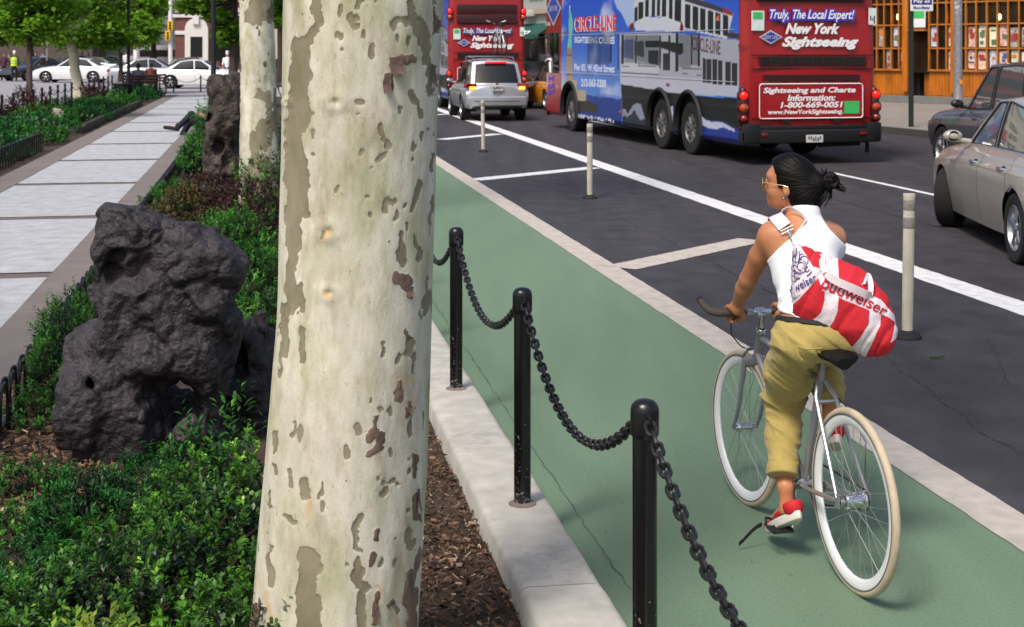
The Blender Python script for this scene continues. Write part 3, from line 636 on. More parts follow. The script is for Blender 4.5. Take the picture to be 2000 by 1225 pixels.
def rock(name, label, blobs, holes, h, m, lo, hi, amp=.03, fr=7.0, group=None, seed=0, ridge=.02):
    f = Field(lo, hi, h)
    for i_, (c, r_, k) in enumerate(blobs): f.poly(c, [x * 1.12 for x in r_], seed + i_ * 3 + 1, k * .26)
    for (c, r_, k) in holes: f.ell(c, r_, k=k, neg=True)
    V, Fc = f.mesh(); V = smooth_mesh(V, Fc, 2); Nn = vnormals(V, Fc)
    q = V * fr + seed; qw = q + .55 * np.stack([vnoise(q * .7), vnoise(q * .7 + 5), vnoise(q * .7 + 9)], 1); w1_, w2_ = worley(qw * np.array([.75, .75, .5])), worley(qw * 1.7 + 7)
    d = amp * (.5 * vnoise(q * .5 + 3) + 1.0 * (w1_[0] - .5) + .55 * (w2_[0] - .5) + .06 * vnoise(q * 4) + .05 * vnoise(q * 11) - 1.2 * np.clip(.10 - (w1_[1] - w1_[0]) * 1.0, 0, .1) * 0) - ridge * (1 - np.abs(vnoise(V * fr * 1.7 + 5 + .6 * np.stack([vnoise(V * 9), vnoise(V * 9 + 4), vnoise(V * 9 + 8)], 1))) * 3).clip(0, 1) ** 2
    pit = vnoise(V * fr * 2.6 + 31); d -= ridge * 1.5 * np.clip(pit - .55, 0, 1) * 4 * .5
    V = V + Nn * d[:, None]; V = smooth_mesh(V, Fc, 1, .35)
    V[:, 2] = np.maximum(V[:, 2], -.02)
    o = mesh_obj(name, V, Fc, m, None, True); tag(o, label, 'rock', group); return o
def Pq(px, py, Y): return P(px, py, Y)
Yr = 6.75
def bl(px, py, rx, rz, ry, dy=0, k=.07): return (P(px, py, Yr + dy), (rx * Yr / F, ry, rz * Yr / F), k)
blobs = [bl(245, 450, 62, 58, .14, 0), bl(285, 480, 70, 70, .17, .05), bl(395, 520, 75, 70, .18, .05), bl(330, 500, 80, 62, .16, .05),
         bl(300, 600, 85, 90, .17), bl(400, 590, 70, 80, .17, .06), bl(240, 640, 62, 90, .16), bl(195, 740, 75, 110, .17, -.02), bl(170, 800, 68, 85, .17, -.05), bl(235, 800, 75, 110, .18, -.04),
         bl(300, 720, 80, 80, .16), bl(380, 690, 72, 80, .16, .03), bl(410, 700, 45, 95, .15, .08), bl(405, 800, 40, 110, .15, .10), bl(270, 830, 62, 90, .17, .0), bl(190, 870, 45, 50, .14, -.05), bl(225, 880, 70, 45, .15, 0),
         bl(335, 830, 75, 90, .12, .22), bl(212, 470, 30, 60, .13, -.04), bl(430, 640, 45, 80, .14, .1), bl(215, 560, 40, 50, .12, 0)]
holes = [bl(340, 810, 52, 66, .24, -.14, .04), bl(305, 765, 34, 34, .18, -.14, .03), bl(352, 744, 9, 12, .4, 0, .02), bl(176, 752, 9, 13, .10, -.17, .015), bl(395, 640, 46, 9, .12, -.16, .03), bl(440, 600, 12, 50, .1, -.14, .03), bl(275, 588, 8, 7, .06, -.18, .015), bl(345, 560, 22, 30, .07, -.2, .03), bl(275, 540, 40, 16, .06, -.19, .03),
         bl(430, 700, 8, 70, .12, -.12, .03), bl(335, 640, 16, 60, .06, -.19, .03), bl(250, 700, 50, 18, .05, -.20, .03), bl(360, 590, 10, 12, .09, -.17, .02), bl(270, 760, 20, 40, .06, -.2, .03), bl(380, 770, 16, 26, .1, -.12, .02), bl(300, 905, 20, 40, .08, -.15, .02), bl(420, 480, 50, 10, .05, -.16, .02), bl(300, 430, 46, 9, .05, -.14, .02)]
rock('boulder', 'large black weathered boulder with a dark hollow at its base', blobs, holes, .0115, M['rock'], P(60, 960, Yr - .5)[:1] + (Yr - .42, -.02), (P(520, 0, Yr)[0], Yr + .42, 1.45), .036, 7.5, ridge=.014)
Yr = 7.3
blobs = [bl(492, 690, 34, 60, .13), bl(512, 660, 22, 50, .08), bl(505, 720, 45, 95, .16), bl(480, 760, 55, 90, .16), bl(520, 800, 50, 90, .16), bl(470, 830, 50, 60, .16), bl(517, 640, 14, 26, .06), bl(500, 860, 60, 60, .18)]
rock('boulder', 'darker boulder squeezed between the large boulder and the big plane trunk', blobs, [bl(490, 850, 20, 22, .14, -.14, .02), bl(470, 700, 10, 40, .1, -.12, .02)], .014, M['rock'], (P(400, 0, Yr)[0], Yr - .3, -.02), (P(590, 0, Yr)[0], Yr + .3, .7), .03, 6.5, seed=11)
Yr = 6.3
rock('stone', 'small brownish stone standing in front of the hollow of the large boulder', [bl(362, 850, 30, 34, .08, 0, .03), bl(345, 885, 28, 32, .08, 0, .03), bl(376, 830, 14, 22, .05, 0, .03)], [], .009, M['rock_brown'], (P(290, 0, Yr)[0], Yr - .2, 0), (P(420, 0, Yr)[0], Yr + .2, .5), .014, 14, seed=5, ridge=.006)
Yr = 17.2
blobs = [bl(432, 185, 32, 38, .22), bl(428, 250, 34, 60, .26), bl(436, 330, 40, 60, .28), bl(450, 240, 26, 70, .24), bl(430, 390, 42, 50, .3), bl(410, 300, 20, 50, .2), bl(458, 170, 16, 26, .15)]
holes = [bl(408, 212, 7, 22, .16, -.16, .03), bl(425, 286, 9, 14, .16, -.24, .03), bl(445, 310, 9, 30, .1, -.26, .03), bl(405, 230, 6, 10, .2, -.1, .02)]
rock('standing_rock', 'tall brown standing rock with hollows left of the farther plane tree', blobs, holes, .028, M['rock_brown'], (P(370, 0, Yr)[0], Yr - .5, -.02), (P(500, 0, Yr)[0], Yr + .5, 1.9), .06, 3.5, ridge=.035)
for i, (L, t_, a, h, lbl) in enumerate([(-4.95, 36.3, .16, .50, 'pale upright stone among the shrubs of the left bed'), (-5.6, 34.0, .14, .26, 'pale round stone at the left edge among shrubs'), (-5.1, 34.2, .12, .14, 'low pale stone in front of the upright one')]):
    c = S(L, t_); rock('stone', lbl, [((c[0], c[1], h * .5), (a, a * .8, h * .6), .03)], [], .03, M['rock_pale'], (c[0] - .4, c[1] - .4, -.03), (c[0] + .4, c[1] + .4, 1.0), .03, 6, group='pale stones in the left bed', seed=i)
# ---- the big plane tree ----
PATCH = [(618, 0, 622, 50, 8), (612, 60, 585, 95, 10), (586, 95, 583, 240, 21), (572, 240, 574, 430, 18), (590, 320, 597, 420, 8), (575, 420, 571, 520, 13), (565, 520, 570, 600, 11), (583, 560, 590, 610, 7), (557, 600, 553, 690, 9), (548, 690, 548, 730, 6), (591, 645, 590, 700, 8), (575, 845, 572, 850, 7), (571, 822, 573, 835, 3), (537, 850, 538, 880, 6), (536, 905, 535, 930, 5), (566, 920, 569, 950, 5), (593, 942, 595, 965, 8), (556, 1003, 573, 1014, 6), (526, 965, 528, 995, 4), (532, 1062, 532, 1078, 5), (527, 1090, 528, 1140, 7), (598, 1085, 612, 1110, 20), (604, 1120, 598, 1180, 20), (600, 1180, 606, 1250, 25), (662, 8, 660, 28, 4), (682, 26, 692, 50, 7), (693, 30, 700, 28, 6), (664, 70, 664, 80, 4), (730, 90, 729, 110, 7), (800, 0, 803, 40, 9), (812, 40, 830, 70, 13), (835, 70, 835, 120, 9), (843, 130, 842, 180, 7), (797, 74, 796, 90, 5), (802, 184, 806, 196, 7), (812, 205, 822, 228, 4), (780, 213, 780, 220, 5), (746, 250, 747, 262, 7), (748, 275, 754, 290, 6), (708, 293, 709, 302, 5), (744, 312, 754, 306, 7), (824, 258, 820, 275, 4), (808, 280, 808, 290, 5), (845, 300, 842, 330, 5), (818, 360, 813, 390, 7), (756, 395, 750, 412, 6), (758, 394, 766, 396, 6), (777, 418, 777, 430, 5), (841, 400, 840, 440, 5), (784, 462, 783, 480, 6), (783, 490, 782, 510, 9), (809, 462, 812, 478, 4), (818, 485, 824, 512, 6), (832, 545, 831, 560, 4), (838, 570, 834, 610, 8), (800, 664, 803, 685, 6), (797, 688, 812, 700, 7), (783, 695, 778, 706, 7), (746, 676, 749, 700, 5), (813, 690, 809, 730, 4), (760, 798, 762, 812, 6), (742, 793, 743, 802, 5), (764, 880, 764, 888, 6), (739, 925, 739, 936, 3), (745, 962, 758, 953, 7), (704, 1008, 692, 1040, 6), (692, 1040, 694, 1072, 6), (694, 1075, 704, 1078, 5), (799, 1036, 798, 1055, 7), (803, 1058, 802, 1070, 5), (705, 1110, 695, 1132, 10), (700, 1135, 715, 1148, 9), (708, 1165, 708, 1240, 9), (770, 1180, 778, 1192, 6)]
PATCHD = [(772, 122, 790, 122, 10), (760, 150, 757, 170, 7), (795, 118, 806, 112, 7), (776, 545, 795, 548, 12), (790, 560, 800, 575, 8), (782, 750, 778, 775, 9), (770, 765, 776, 762, 5), (799, 792, 797, 815, 5), (733, 815, 732, 838, 5), (720, 855, 728, 850, 9), (740, 845, 746, 858, 8), (722, 888, 745, 872, 7), (811, 895, 809, 930, 6), (810, 970, 814, 1010, 7), (736, 1036, 736, 1050, 6), (728, 1082, 729, 1098, 7), (802, 1120, 798, 1180, 9), (735, 1168, 736, 1215, 6), (808, 1160, 806, 1240, 9), (765, 1172, 756, 1180, 6), (500, 1180, 496, 1230, 6), (818, 1070, 814, 1110, 4), (800, 660, 795, 640, 3), (850, 20, 850, 60, 4)]
WARM = [(603, 968, 606, 1005, 6), (520, 1160, 530, 1215, 8), (508, 1120, 510, 1150, 4), (735, 1150, 742, 1160, 7), (778, 1212, 782, 1230, 7), (770, 735, 808, 745, 5), (806, 780, 800, 800, 6), (640, 452, 632, 462, 9), (640, 572, 646, 575, 9), (808, 525, 812, 540, 4), (824, 310, 822, 318, 4), (700, 1100, 706, 1095, 5)]
def bark_mat(name, attr):
    m, nt, b = _base(name); L = nt.links.new; tc = N(nt, 'ShaderNodeTexCoord')
    def noise(sc, st=(1, 1, 1), d=5.0):
        mp = N(nt, 'ShaderNodeMapping'); mp.inputs['Scale'].default_value = st; L(tc.outputs['Object'], mp.inputs[0]); n = N(nt, 'ShaderNodeTexNoise', Scale=sc, Detail=d, Roughness=.6); L(mp.outputs[0], n.inputs['Vector']); return n.outputs['Fac']
    def ramp(fac, *st):
        c = N(nt, 'ShaderNodeValToRGB'); 
        while len(c.color_ramp.elements) < len(st): c.color_ramp.elements.new(.5)
        for e, (p, q) in zip(c.color_ramp.elements, st): e.position = p; e.color = q
        L(fac, c.inputs[0]); return c.outputs[0]
    def mixc(f, a, b_, mode='MIX'):
        x = N(nt, 'ShaderNodeMix'); x.data_type = 'RGBA'; x.blend_type = mode
        if isinstance(f, float): x.inputs[0].default_value = f
        else: L(f, x.inputs[0])
        L(a, x.inputs[6]); L(b_, x.inputs[7]) if not isinstance(b_, tuple) else setattr(x.inputs[7], 'default_value', b_); return x.outputs[2]
    base = ramp(noise(3.2, (1, 1, .5)), (.30, rgb(184, 178, 164)), (.5, rgb(212, 207, 191)), (.72, rgb(228, 224, 212)))
    gr = ramp(noise(7, (1, 1, .45)), (.42, rgb(255, 255, 255)), (.62, rgb(206, 208, 184)), (.75, rgb(172, 176, 148)))
    base = mixc(.9, base, gr, 'MULTIPLY')
    pk = ramp(noise(16, (1, 1, .35)), (.5, (1, 1, 1, 1)), (.72, rgb(205, 192, 182)))
    base = mixc(.75, base, pk, 'MULTIPLY')
    sp = ramp(noise(120, (1, 1, .5), 3), (.28, rgb(170, 155, 140)), (.38, (1, 1, 1, 1)))
    base = mixc(.5, base, sp, 'MULTIPLY')
    def mask(an, off=0.0, w=.05):
        a = N(nt, 'ShaderNodeAttribute'); a.attribute_name = an; r = N(nt, 'ShaderNodeMapRange'); r.inputs[1].default_value = off - w; r.inputs[2].default_value = off + w; L(a.outputs['Fac'], r.inputs[0]); return r.outputs[0]
    mo, md, mw = mask('olive'), mask('dark'), mask('warm', .35, .45)
    oc = ramp(noise(11, (1, 1, .6)), (.3, rgb(118, 112, 88)), (.7, rgb(146, 138, 118)))
    dc = ramp(noise(30, (1, 1, .3)), (.3, rgb(82, 66, 56)), (.7, rgb(132, 112, 98)))
    c = mixc(mw, base, rgb(200, 158, 96)); c = mixc(mo, c, oc); c = mixc(md, c, dc)
    L(c, b.inputs['Base Color']); b.inputs['Roughness'].default_value = .72; b.inputs['Specular IOR Level'].default_value = .3
    s1 = N(nt, 'ShaderNodeMath', operation='MULTIPLY_ADD'); s1.inputs[1].default_value = -1.0; s1.inputs[2].default_value = 0; L(mo, s1.inputs[0])
    s2 = N(nt, 'ShaderNodeMath', operation='MULTIPLY_ADD'); s2.inputs[1].default_value = 1.0; L(md, s2.inputs[0]); L(s1.outputs[0], s2.inputs[2])
    s3 = N(nt, 'ShaderNodeMath', operation='MULTIPLY_ADD'); s3.inputs[1].default_value = 1.1; L(noise(22, (1, 1, .3)), s3.inputs[0]); L(s2.outputs[0], s3.inputs[2])
    s4 = N(nt, 'ShaderNodeMath', operation='MULTIPLY_ADD'); s4.inputs[1].default_value = .35; L(noise(110), s4.inputs[0]); L(s3.outputs[0], s4.inputs[2])
    bp = N(nt, 'ShaderNodeBump', Strength=.8, Distance=.004); L(s4.outputs[0], bp.inputs['Height']); L(bp.outputs[0], b.inputs['Normal']); return m
M['bark'] = bark_mat('plane_bark', None)
def capsd(x, y, segs):
    d = np.full(x.shape, 1e9)
    for (ax, ay, bx, by, r_) in segs:
        m_ = (np.abs(y - (ay + by) / 2) < abs(by - ay) / 2 + 60)
        if not m_.any(): continue
        X, Y_ = x[m_], y[m_]; ex, ey = bx - ax, by - ay; t_ = np.clip(((X - ax) * ex + (Y_ - ay) * ey) / (ex * ex + ey * ey + 1e-6), 0, 1)
        q = np.sqrt((X - ax - ex * t_) ** 2 + (Y_ - ay - ey * t_) ** 2) - r_; d[m_] = np.minimum(d[m_], q)
    return d
def trunk_grid(path, nz, na, bumps=0.0):
    """path: (x, y, z, r) knots -> grid"""
    pz = np.array([p[2] for p in path]); zs = np.linspace(pz[0], pz[-1], nz); k = [np.interp(zs, pz, [p[i] for p in path]) for i in (0, 1, 3)]
    for i in range(3):
        kk = np.pad(k[i], 6, mode='edge'); k[i] = np.convolve(kk, np.ones(13) / 13, 'valid')
    a = np.linspace(0, 2 * np.pi, na, endpoint=False); A, Z = np.meshgrid(a, zs, indexing='ij')
    ca, sa = np.cos(A), np.sin(A); q = np.stack([ca * 1.3, sa * 1.3, Z * 1.1], -1); rr = k[2][None] * (1 + bumps * fbm(q, 3))
    return np.stack([k[0][None] + rr * ca, k[1][None] + rr * sa, Z], -1), np.stack([ca, sa, 0 * Z], -1)
def grid_faces(na, nz):
    i, j = np.meshgrid(np.arange(na), np.arange(nz - 1), indexing='ij'); i2 = (i + 1) % na
    return np.stack([i * nz + j, i2 * nz + j, i2 * nz + j + 1, i * nz + j + 1], -1).reshape(-1, 4)
def limb_mesh(b, p, d, ln, r_, depth, rr, tips):
    pts = [Vector(p)]; d = Vector(d).normalized(); n = 5
    for i in range(n):
        d = (d + Vector((rr.uniform(-.16, .16), rr.uniform(-.16, .16), rr.uniform(-.02, .12)))).normalized(); pts.append(pts[-1] + d * ln / n)
    b.tube(pts, [r_ * (1 - .55 * i / n) for i in range(n + 1)], n=10 if r_ > .06 else 6)
    if depth == 0: tips += pts[2:]; return
    for k in range(rr.choice((2, 3))):
        a = rr.uniform(0, 6.28); side = Vector((math.cos(a), math.sin(a), rr.uniform(.1, .7))); limb_mesh(b, pts[rr.choice((3, 4, 5))], d * .7 + side * .8, ln * .72, r_ * .5, depth - 1, rr, tips)
T1 = thing('plane_tree', 'big pale plane tree trunk with mottled peeling bark standing nearest the camera', 'tree', (-.545, 4.2, .03))
yb = 4.2
path = [(-.56, yb, .0, .335), (-.553, yb, .08, .29), (-.54, yb, .2, .258), (-.524, yb, .33, .247), (-.49, yb, .8, .237), (-.466, yb, 1.23, .229), (-.455, yb, 1.7, .231), (-.441, yb, 2.15, .239), (-.43, yb + .02, 3.0, .235), (-.40, yb + .05, 4.4, .25), (-.38, yb + .1, 5.0, .27)]
nz, na = 760, 420
A, NR = trunk_grid(path, nz, na, .018)
V = A.reshape(-1, 3); Nn = NR.reshape(-1, 3)
px, py = proj(V)
wq = V * 26; wx = 6 * fbm(wq, 3) + 2.2 * vnoise(V * 130); wy = 8 * fbm(wq + 17, 3) + 3 * vnoise(V * 130 + 7)
front = (Nn[:, 1] < .12)
ol = capsd(px + wx, py + wy, PATCH); dk = capsd(px + wx, py + wy, PATCHD); wm = capsd(px + wx, py + wy, WARM)
rnd = vnoise(V * np.array([9, 9, 5]) + 3) + .5 * vnoise(V * 24); vis = front & (py > -15) & (py < 1240)
ol = np.where(vis, -ol / 8, (rnd - .62) * 3); dk = np.where(vis, -dk / 8, (vnoise(V * 14 + 9) - .72) * 3); wm = np.where(vis, -wm / 14, -1)
# freckles of fine loose bark scattered over the skin
fr = vnoise(V * np.array([30, 30, 13]) + 40) + .6 * vnoise(V * 60); ol = np.maximum(ol, (fr - .86 + .12 * np.clip((V[:, 0] + .47) * 6, -1, 1)) * 4)
dsp = -.0022 * np.clip(ol * 3, 0, 1) + .0018 * np.clip(dk * 2, 0, 1) * (1 + vnoise(V * 90)) + .0016 * fbm(V * np.array([14, 14, 4]), 3)
for (kx, ky, s_) in ((640, 452, 17), (642, 573, 14), (655, 200, 15), (560, 200, 6)):
    dd = np.sqrt(((px - kx) / 1.35) ** 2 + (py - ky) ** 2) / s_; m_ = vis & (dd < 3); dsp[m_] += .0042 * np.exp(-(dd[m_] - .8) ** 2 * 2) - .005 * np.exp(-(dd[m_]) ** 2 * 7)
V = V + Nn * dsp[:, None]
mesh_obj('trunk', V, grid_faces(na, nz), M['bark'], T1, True, attrs={'olive': ol, 'dark': dk, 'warm': wm})
# loose curling bark flakes
rr = random.Random(4)
M['flake'] = mat('loose_bark', rgb(104, 84, 74), .9, var=.3, scale=40, bump=.002, bscale=120)
flk = [(775, 128, 14, 16), (792, 134, 10, 12), (757, 168, 8, 13), (784, 562, 15, 13), (798, 575, 9, 10), (779, 768, 9, 16), (797, 806, 4, 14), (811, 915, 4, 18), (812, 1000, 5, 22), (802, 1150, 6, 26), (735, 1195, 5, 20), (733, 832, 4, 10), (843, 150, 6, 22), (836, 175, 5, 16), (500, 1205, 4, 20), (804, 1215, 6, 20)]
for (fx, fy, fw, fh) in flk[::2]:
    z = 2 - (fy - HY) * 4.0 / F; zz = [p[2] for p in path]; cx_ = np.interp(z, zz, [p[0] for p in path]); r_ = np.interp(z, zz, [p[3] for p in path]) + .002
    xx = (fx - CX) / F * (4.2 - r_ * .8); s_ = np.clip((xx - cx_) / r_, -.97, .97); a0 = math.asin(s_); A_ = []
    for i in range(7):
        row = []
        for j in range(7):
            u, v = i / 6 - .5, j / 6 - .5; a = a0 + u * 2 * fw * .0015 / r_ * (1 + .25 * rr.uniform(-1, 1) * abs(v)); lift = .002 + .014 * max(0, -v + .1) ** 1.5 * (1 + abs(u)) + rr.uniform(0, .002)
            row.append((cx_ + (r_ + lift) * math.sin(a), 4.2 - (r_ + lift) * math.cos(a), z + v * 2 * fh * .0015 + rr.uniform(-.003, .003)))
        A_.append(row)
    MB().grid(A_, flip=False).build('bark_flake', M['flake'], T1)
lb_ = MB(); tips = []; rr = random.Random(8)
for dd in ((-.5, .2, 1), (.6, -.1, 1), (.1, .7, 1), (0, -.5, 1.1)): limb_mesh(lb_, (-.38, 4.3, 4.9), dd, 2.6, .15, 2, rr, tips)
M['bark_plain'] = mat('pale_bark', rgb(180, 172, 150), .75, var=.25, scale=6)
lb_.build('limb', M['bark_plain'], T1)
def crown_leaves(tips, per, spread, sz, seed, wid=.8):
    r = np.random.default_rng(seed); C = np.repeat(np.array([tuple(p) for p in tips]), per, axis=0); C = C + r.normal(size=C.shape) * spread
    D = r.normal(size=C.shape) + np.array([0, 0, -.3]); U = r.normal(size=C.shape) * .5 + np.array([0, 0, 1]); tt_ = np.clip(.45 + .3 * fbm(C * .8, 2) + r.normal(size=len(C)) * .15, 0, 1)
    return leaves_mesh(C, D, U, sz * r.uniform(.6, 1.2, len(C)), wid, r), np.repeat(tt_, 4)
V, T = crown_leaves(tips, 14, .35, .16, 5); mesh_obj('crown', V, np.arange(len(V)).reshape(-1, 4), M['tree_leaf'], T1, True, attrs={'tint': T})
# ---- the farther plane tree ----
T2 = thing('plane_tree', 'slimmer mottled plane tree behind the big one, purple shrub at its foot', 'tree', (-2.79, 15.6, .04))
path = [(-2.79, 15.6, 0, .30), (-2.79, 15.6, .15, .25), (-2.79, 15.6, .5, .222), (-2.80, 15.6, 1.2, .205), (-2.83, 15.6, 2.5, .19), (-2.84, 15.6, 4.0, .18), (-2.84, 15.6, 5.0, .17)]
A, NR = trunk_grid(path, 420, 150, .04); V = A.reshape(-1, 3); Nn = NR.reshape(-1, 3)
n1 = vnoise(V * np.array([4.5, 4.5, 1.5]) + 3) + .55 * vnoise(V * np.array([12, 12, 6])) + .25 * vnoise(V * 30); n2 = vnoise(V * np.array([9, 9, 5]) + 19) + .4 * vnoise(V * 34)
ol = (n1 - .12 - .35 * np.clip(-Nn[:, 0], -1, 1)) * 3; dk = (n2 - .55) * 3; wm = np.where(V[:, 2] < .5, (vnoise(V * 10 + 5) - .2) * 2, -1)
V = V + Nn * (.004 * fbm(V * 8, 3) - .003 * np.clip(ol, 0, 1))[:, None]
mesh_obj('trunk', V, grid_faces(150, 420), M['bark'], T2, True, attrs={'olive': ol, 'dark': dk, 'warm': wm})
lb_ = MB(); tips = []; rr = random.Random(12)
for dd in ((-.5, .2, 1), (.6, -.1, 1), (.1, .7, 1)): limb_mesh(lb_, (-2.84, 15.6, 4.9), dd, 2.4, .12, 2, rr, tips)
lb_.build('limb', M['bark_plain'], T2)
V, T = crown_leaves(tips, 10, .35, .18, 6); mesh_obj('crown', V, np.arange(len(V)).reshape(-1, 4), M['tree_leaf'], T2, True, attrs={'tint': T})
# ---- street trees behind ----
def small_tree(name, label, base, top, r0, r1, mt, crown, n, sz, seed, group=None, leaf='tree_leaf'):
    """crown: list of (centre, radii) leaf masses"""
    t_ = thing(name, label, 'tree', base, 0, group); rr = random.Random(seed); b = MB(); base, top = Vector(base), Vector(top); k = 7
    pts = [base.lerp(top, i / k) + Vector((rr.uniform(-1, 1), rr.uniform(-1, 1), 0)) * r0 * .18 * (0 < i < k) for i in range(k + 1)]
    b.tube(pts, [r0 * (1.5 if i == 0 else 1) * (1 - i / k) + r1 * i / k for i in range(k + 1)], n=12); b.build('trunk', mt, t_)
    b = MB(); Vs = []; Ts = []; r = np.random.default_rng(seed)
    for (c, rad) in crown:
        c = Vector(c)
        for i in range(10):
            e = c + Vector((rr.uniform(-1, 1) * rad[0], rr.uniform(-1, 1) * rad[1], rr.uniform(-.8, .8) * rad[2])) * .8; s_ = pts[-1 - rr.choice((0, 1, 2))]
            m_ = s_.lerp(e, .5) + Vector((0, 0, .15 * rad[2])); b.tube([s_, m_, e], [r1 * .7, r1 * .4, .01], n=5)
        nc = 50; cc = r.normal(size=(nc, 3)); cc /= np.linalg.norm(cc, axis=1)[:, None]; cc = np.array(c) + cc * r.uniform(.3, 1, (nc, 1)) ** .5 * np.array(rad)
        q = np.repeat(cc, n // nc, axis=0); q = q + r.normal(size=q.shape) * np.array([.16, .16, .09]) * np.array(rad).mean()
        D = r.normal(size=q.shape) * np.array([1, 1, .5]); U = r.normal(size=q.shape) * .4 + np.array([0, 0, 1]); Vs.append(leaves_mesh(q, D, U, sz * r.uniform(.6, 1.3, len(q)), .8, r))
        Ts.append(np.repeat(np.clip(np.repeat(r.uniform(.15, .85, nc), n // nc) + r.normal(size=len(q)) * .12, 0, 1), 4))
    b.build('limb', mt, t_)
    V = np.concatenate(Vs); mesh_obj('crown', V, np.arange(len(V)).reshape(-1, 4), M[leaf], t_, True, attrs={'tint': np.concatenate(Ts)})
    return t_
gt = 'street trees beyond the path'
def pp(px, py, Y): return P(px, py, Y)
def cr(px, py, Y, a, b_): return (P(px, py, Y), (a * Y / F, a * Y / F, b_ * Y / F))
small_tree('young_tree', 'thin dark brown tree at the far left among maroon bushes', S(-5.95, 38.3, .06), P(60, -60, 38.6), .085, .06, M['bark_brown'], [cr(50, 45, 38, 75, 38), cr(15, 60, 39, 40, 35), cr(90, 5, 38.5, 80, 40), cr(40, -50, 38, 100, 50)], 3000, .13, 3, gt)
small_tree('leaning_tree', 'pale leaning tree trunk between the white car and the chain fence', P(158, 190, 54), P(122, 0, 54), .21, .17, M['bark_plain'], [cr(150, 50, 54, 85, 42), cr(210, 68, 54, 50, 26), cr(120, 0, 54, 110, 40), cr(190, -50, 54, 110, 50)], 3200, .17, 4, gt)
small_tree('young_tree', 'thin tree left of the black lamp post, leafy and low crowned', P(236, 160, 62), P(232, -20, 62), .10, .06, M['bark_brown'], [cr(240, 55, 62, 50, 34), cr(280, 62, 62, 40, 30), cr(200, 20, 62, 70, 40), cr(290, 12, 63, 34, 24)], 2800, .19, 5, gt)
small_tree('park_tree', 'tree whose leaves hang over the white arched doorway', P(455, 165, 46), P(460, -60, 46), .14, .1, M['bark_brown'], [cr(382, 12, 46, 36, 16), cr(446, 60, 46, 28, 34), cr(425, 34, 46, 26, 14), cr(420, -30, 46, 90, 34)], 2000, .15, 6, gt)
small_tree('street_tree', 'leafy tree standing across the far street behind the traffic light pole', P(300, 118, 120), P(300, 20, 120), .25, .15, M['bark_brown'], [cr(288, 36, 120, 34, 36), cr(270, 75, 118, 22, 18), cr(300, 5, 120, 34, 30)], 2800, .34, 7, gt)
small_tree('street_tree', 'far tree behind the left thin tree, over the dark parked cars', P(60, 120, 105), P(60, 10, 105), .25, .15, M['bark_brown'], [cr(60, 60, 105, 60, 34), cr(10, 20, 105, 50, 50), cr(120, 40, 105, 50, 30)], 2800, .3, 8, gt)
small_tree('street_tree', 'far tree left of the brick building', P(200, 118, 110), P(195, 10, 110), .25, .15, M['bark_brown'], [cr(195, 40, 110, 60, 34), cr(240, 15, 112, 50, 40), cr(160, 75, 110, 30, 20)], 2800, .3, 9, gt)
small_tree('park_tree', 'tree glimpsed in the slit between the two plane trunks', P(548, 160, 50), P(548, -40, 50), .14, .1, M['bark_brown'], [cr(550, 25, 50, 22, 26), cr(560, -20, 50, 60, 40)], 2000, .16, 10, gt)
# trees behind and beside the camera: they stand in this park and mirror in the car windows
for i, (x, y) in enumerate([(-9, 2), (-14, 12), (-8, -8), (3, -14)]):
    small_tree('park_tree', ['tree standing left of the camera', 'tree far left of the camera', 'tree behind the camera to the left', 'tree behind the camera'][i] + ', outside the photo', (x, y, 0), (x, y, 4.5), .2, .12, M['bark_plain'], [((x, y, 6.2), (2.6, 2.6, 1.6)), ((x + .8, y + .6, 8), (2.0, 2.0, 1.4))], 2500, .3, 20 + i, 'park trees round the camera')
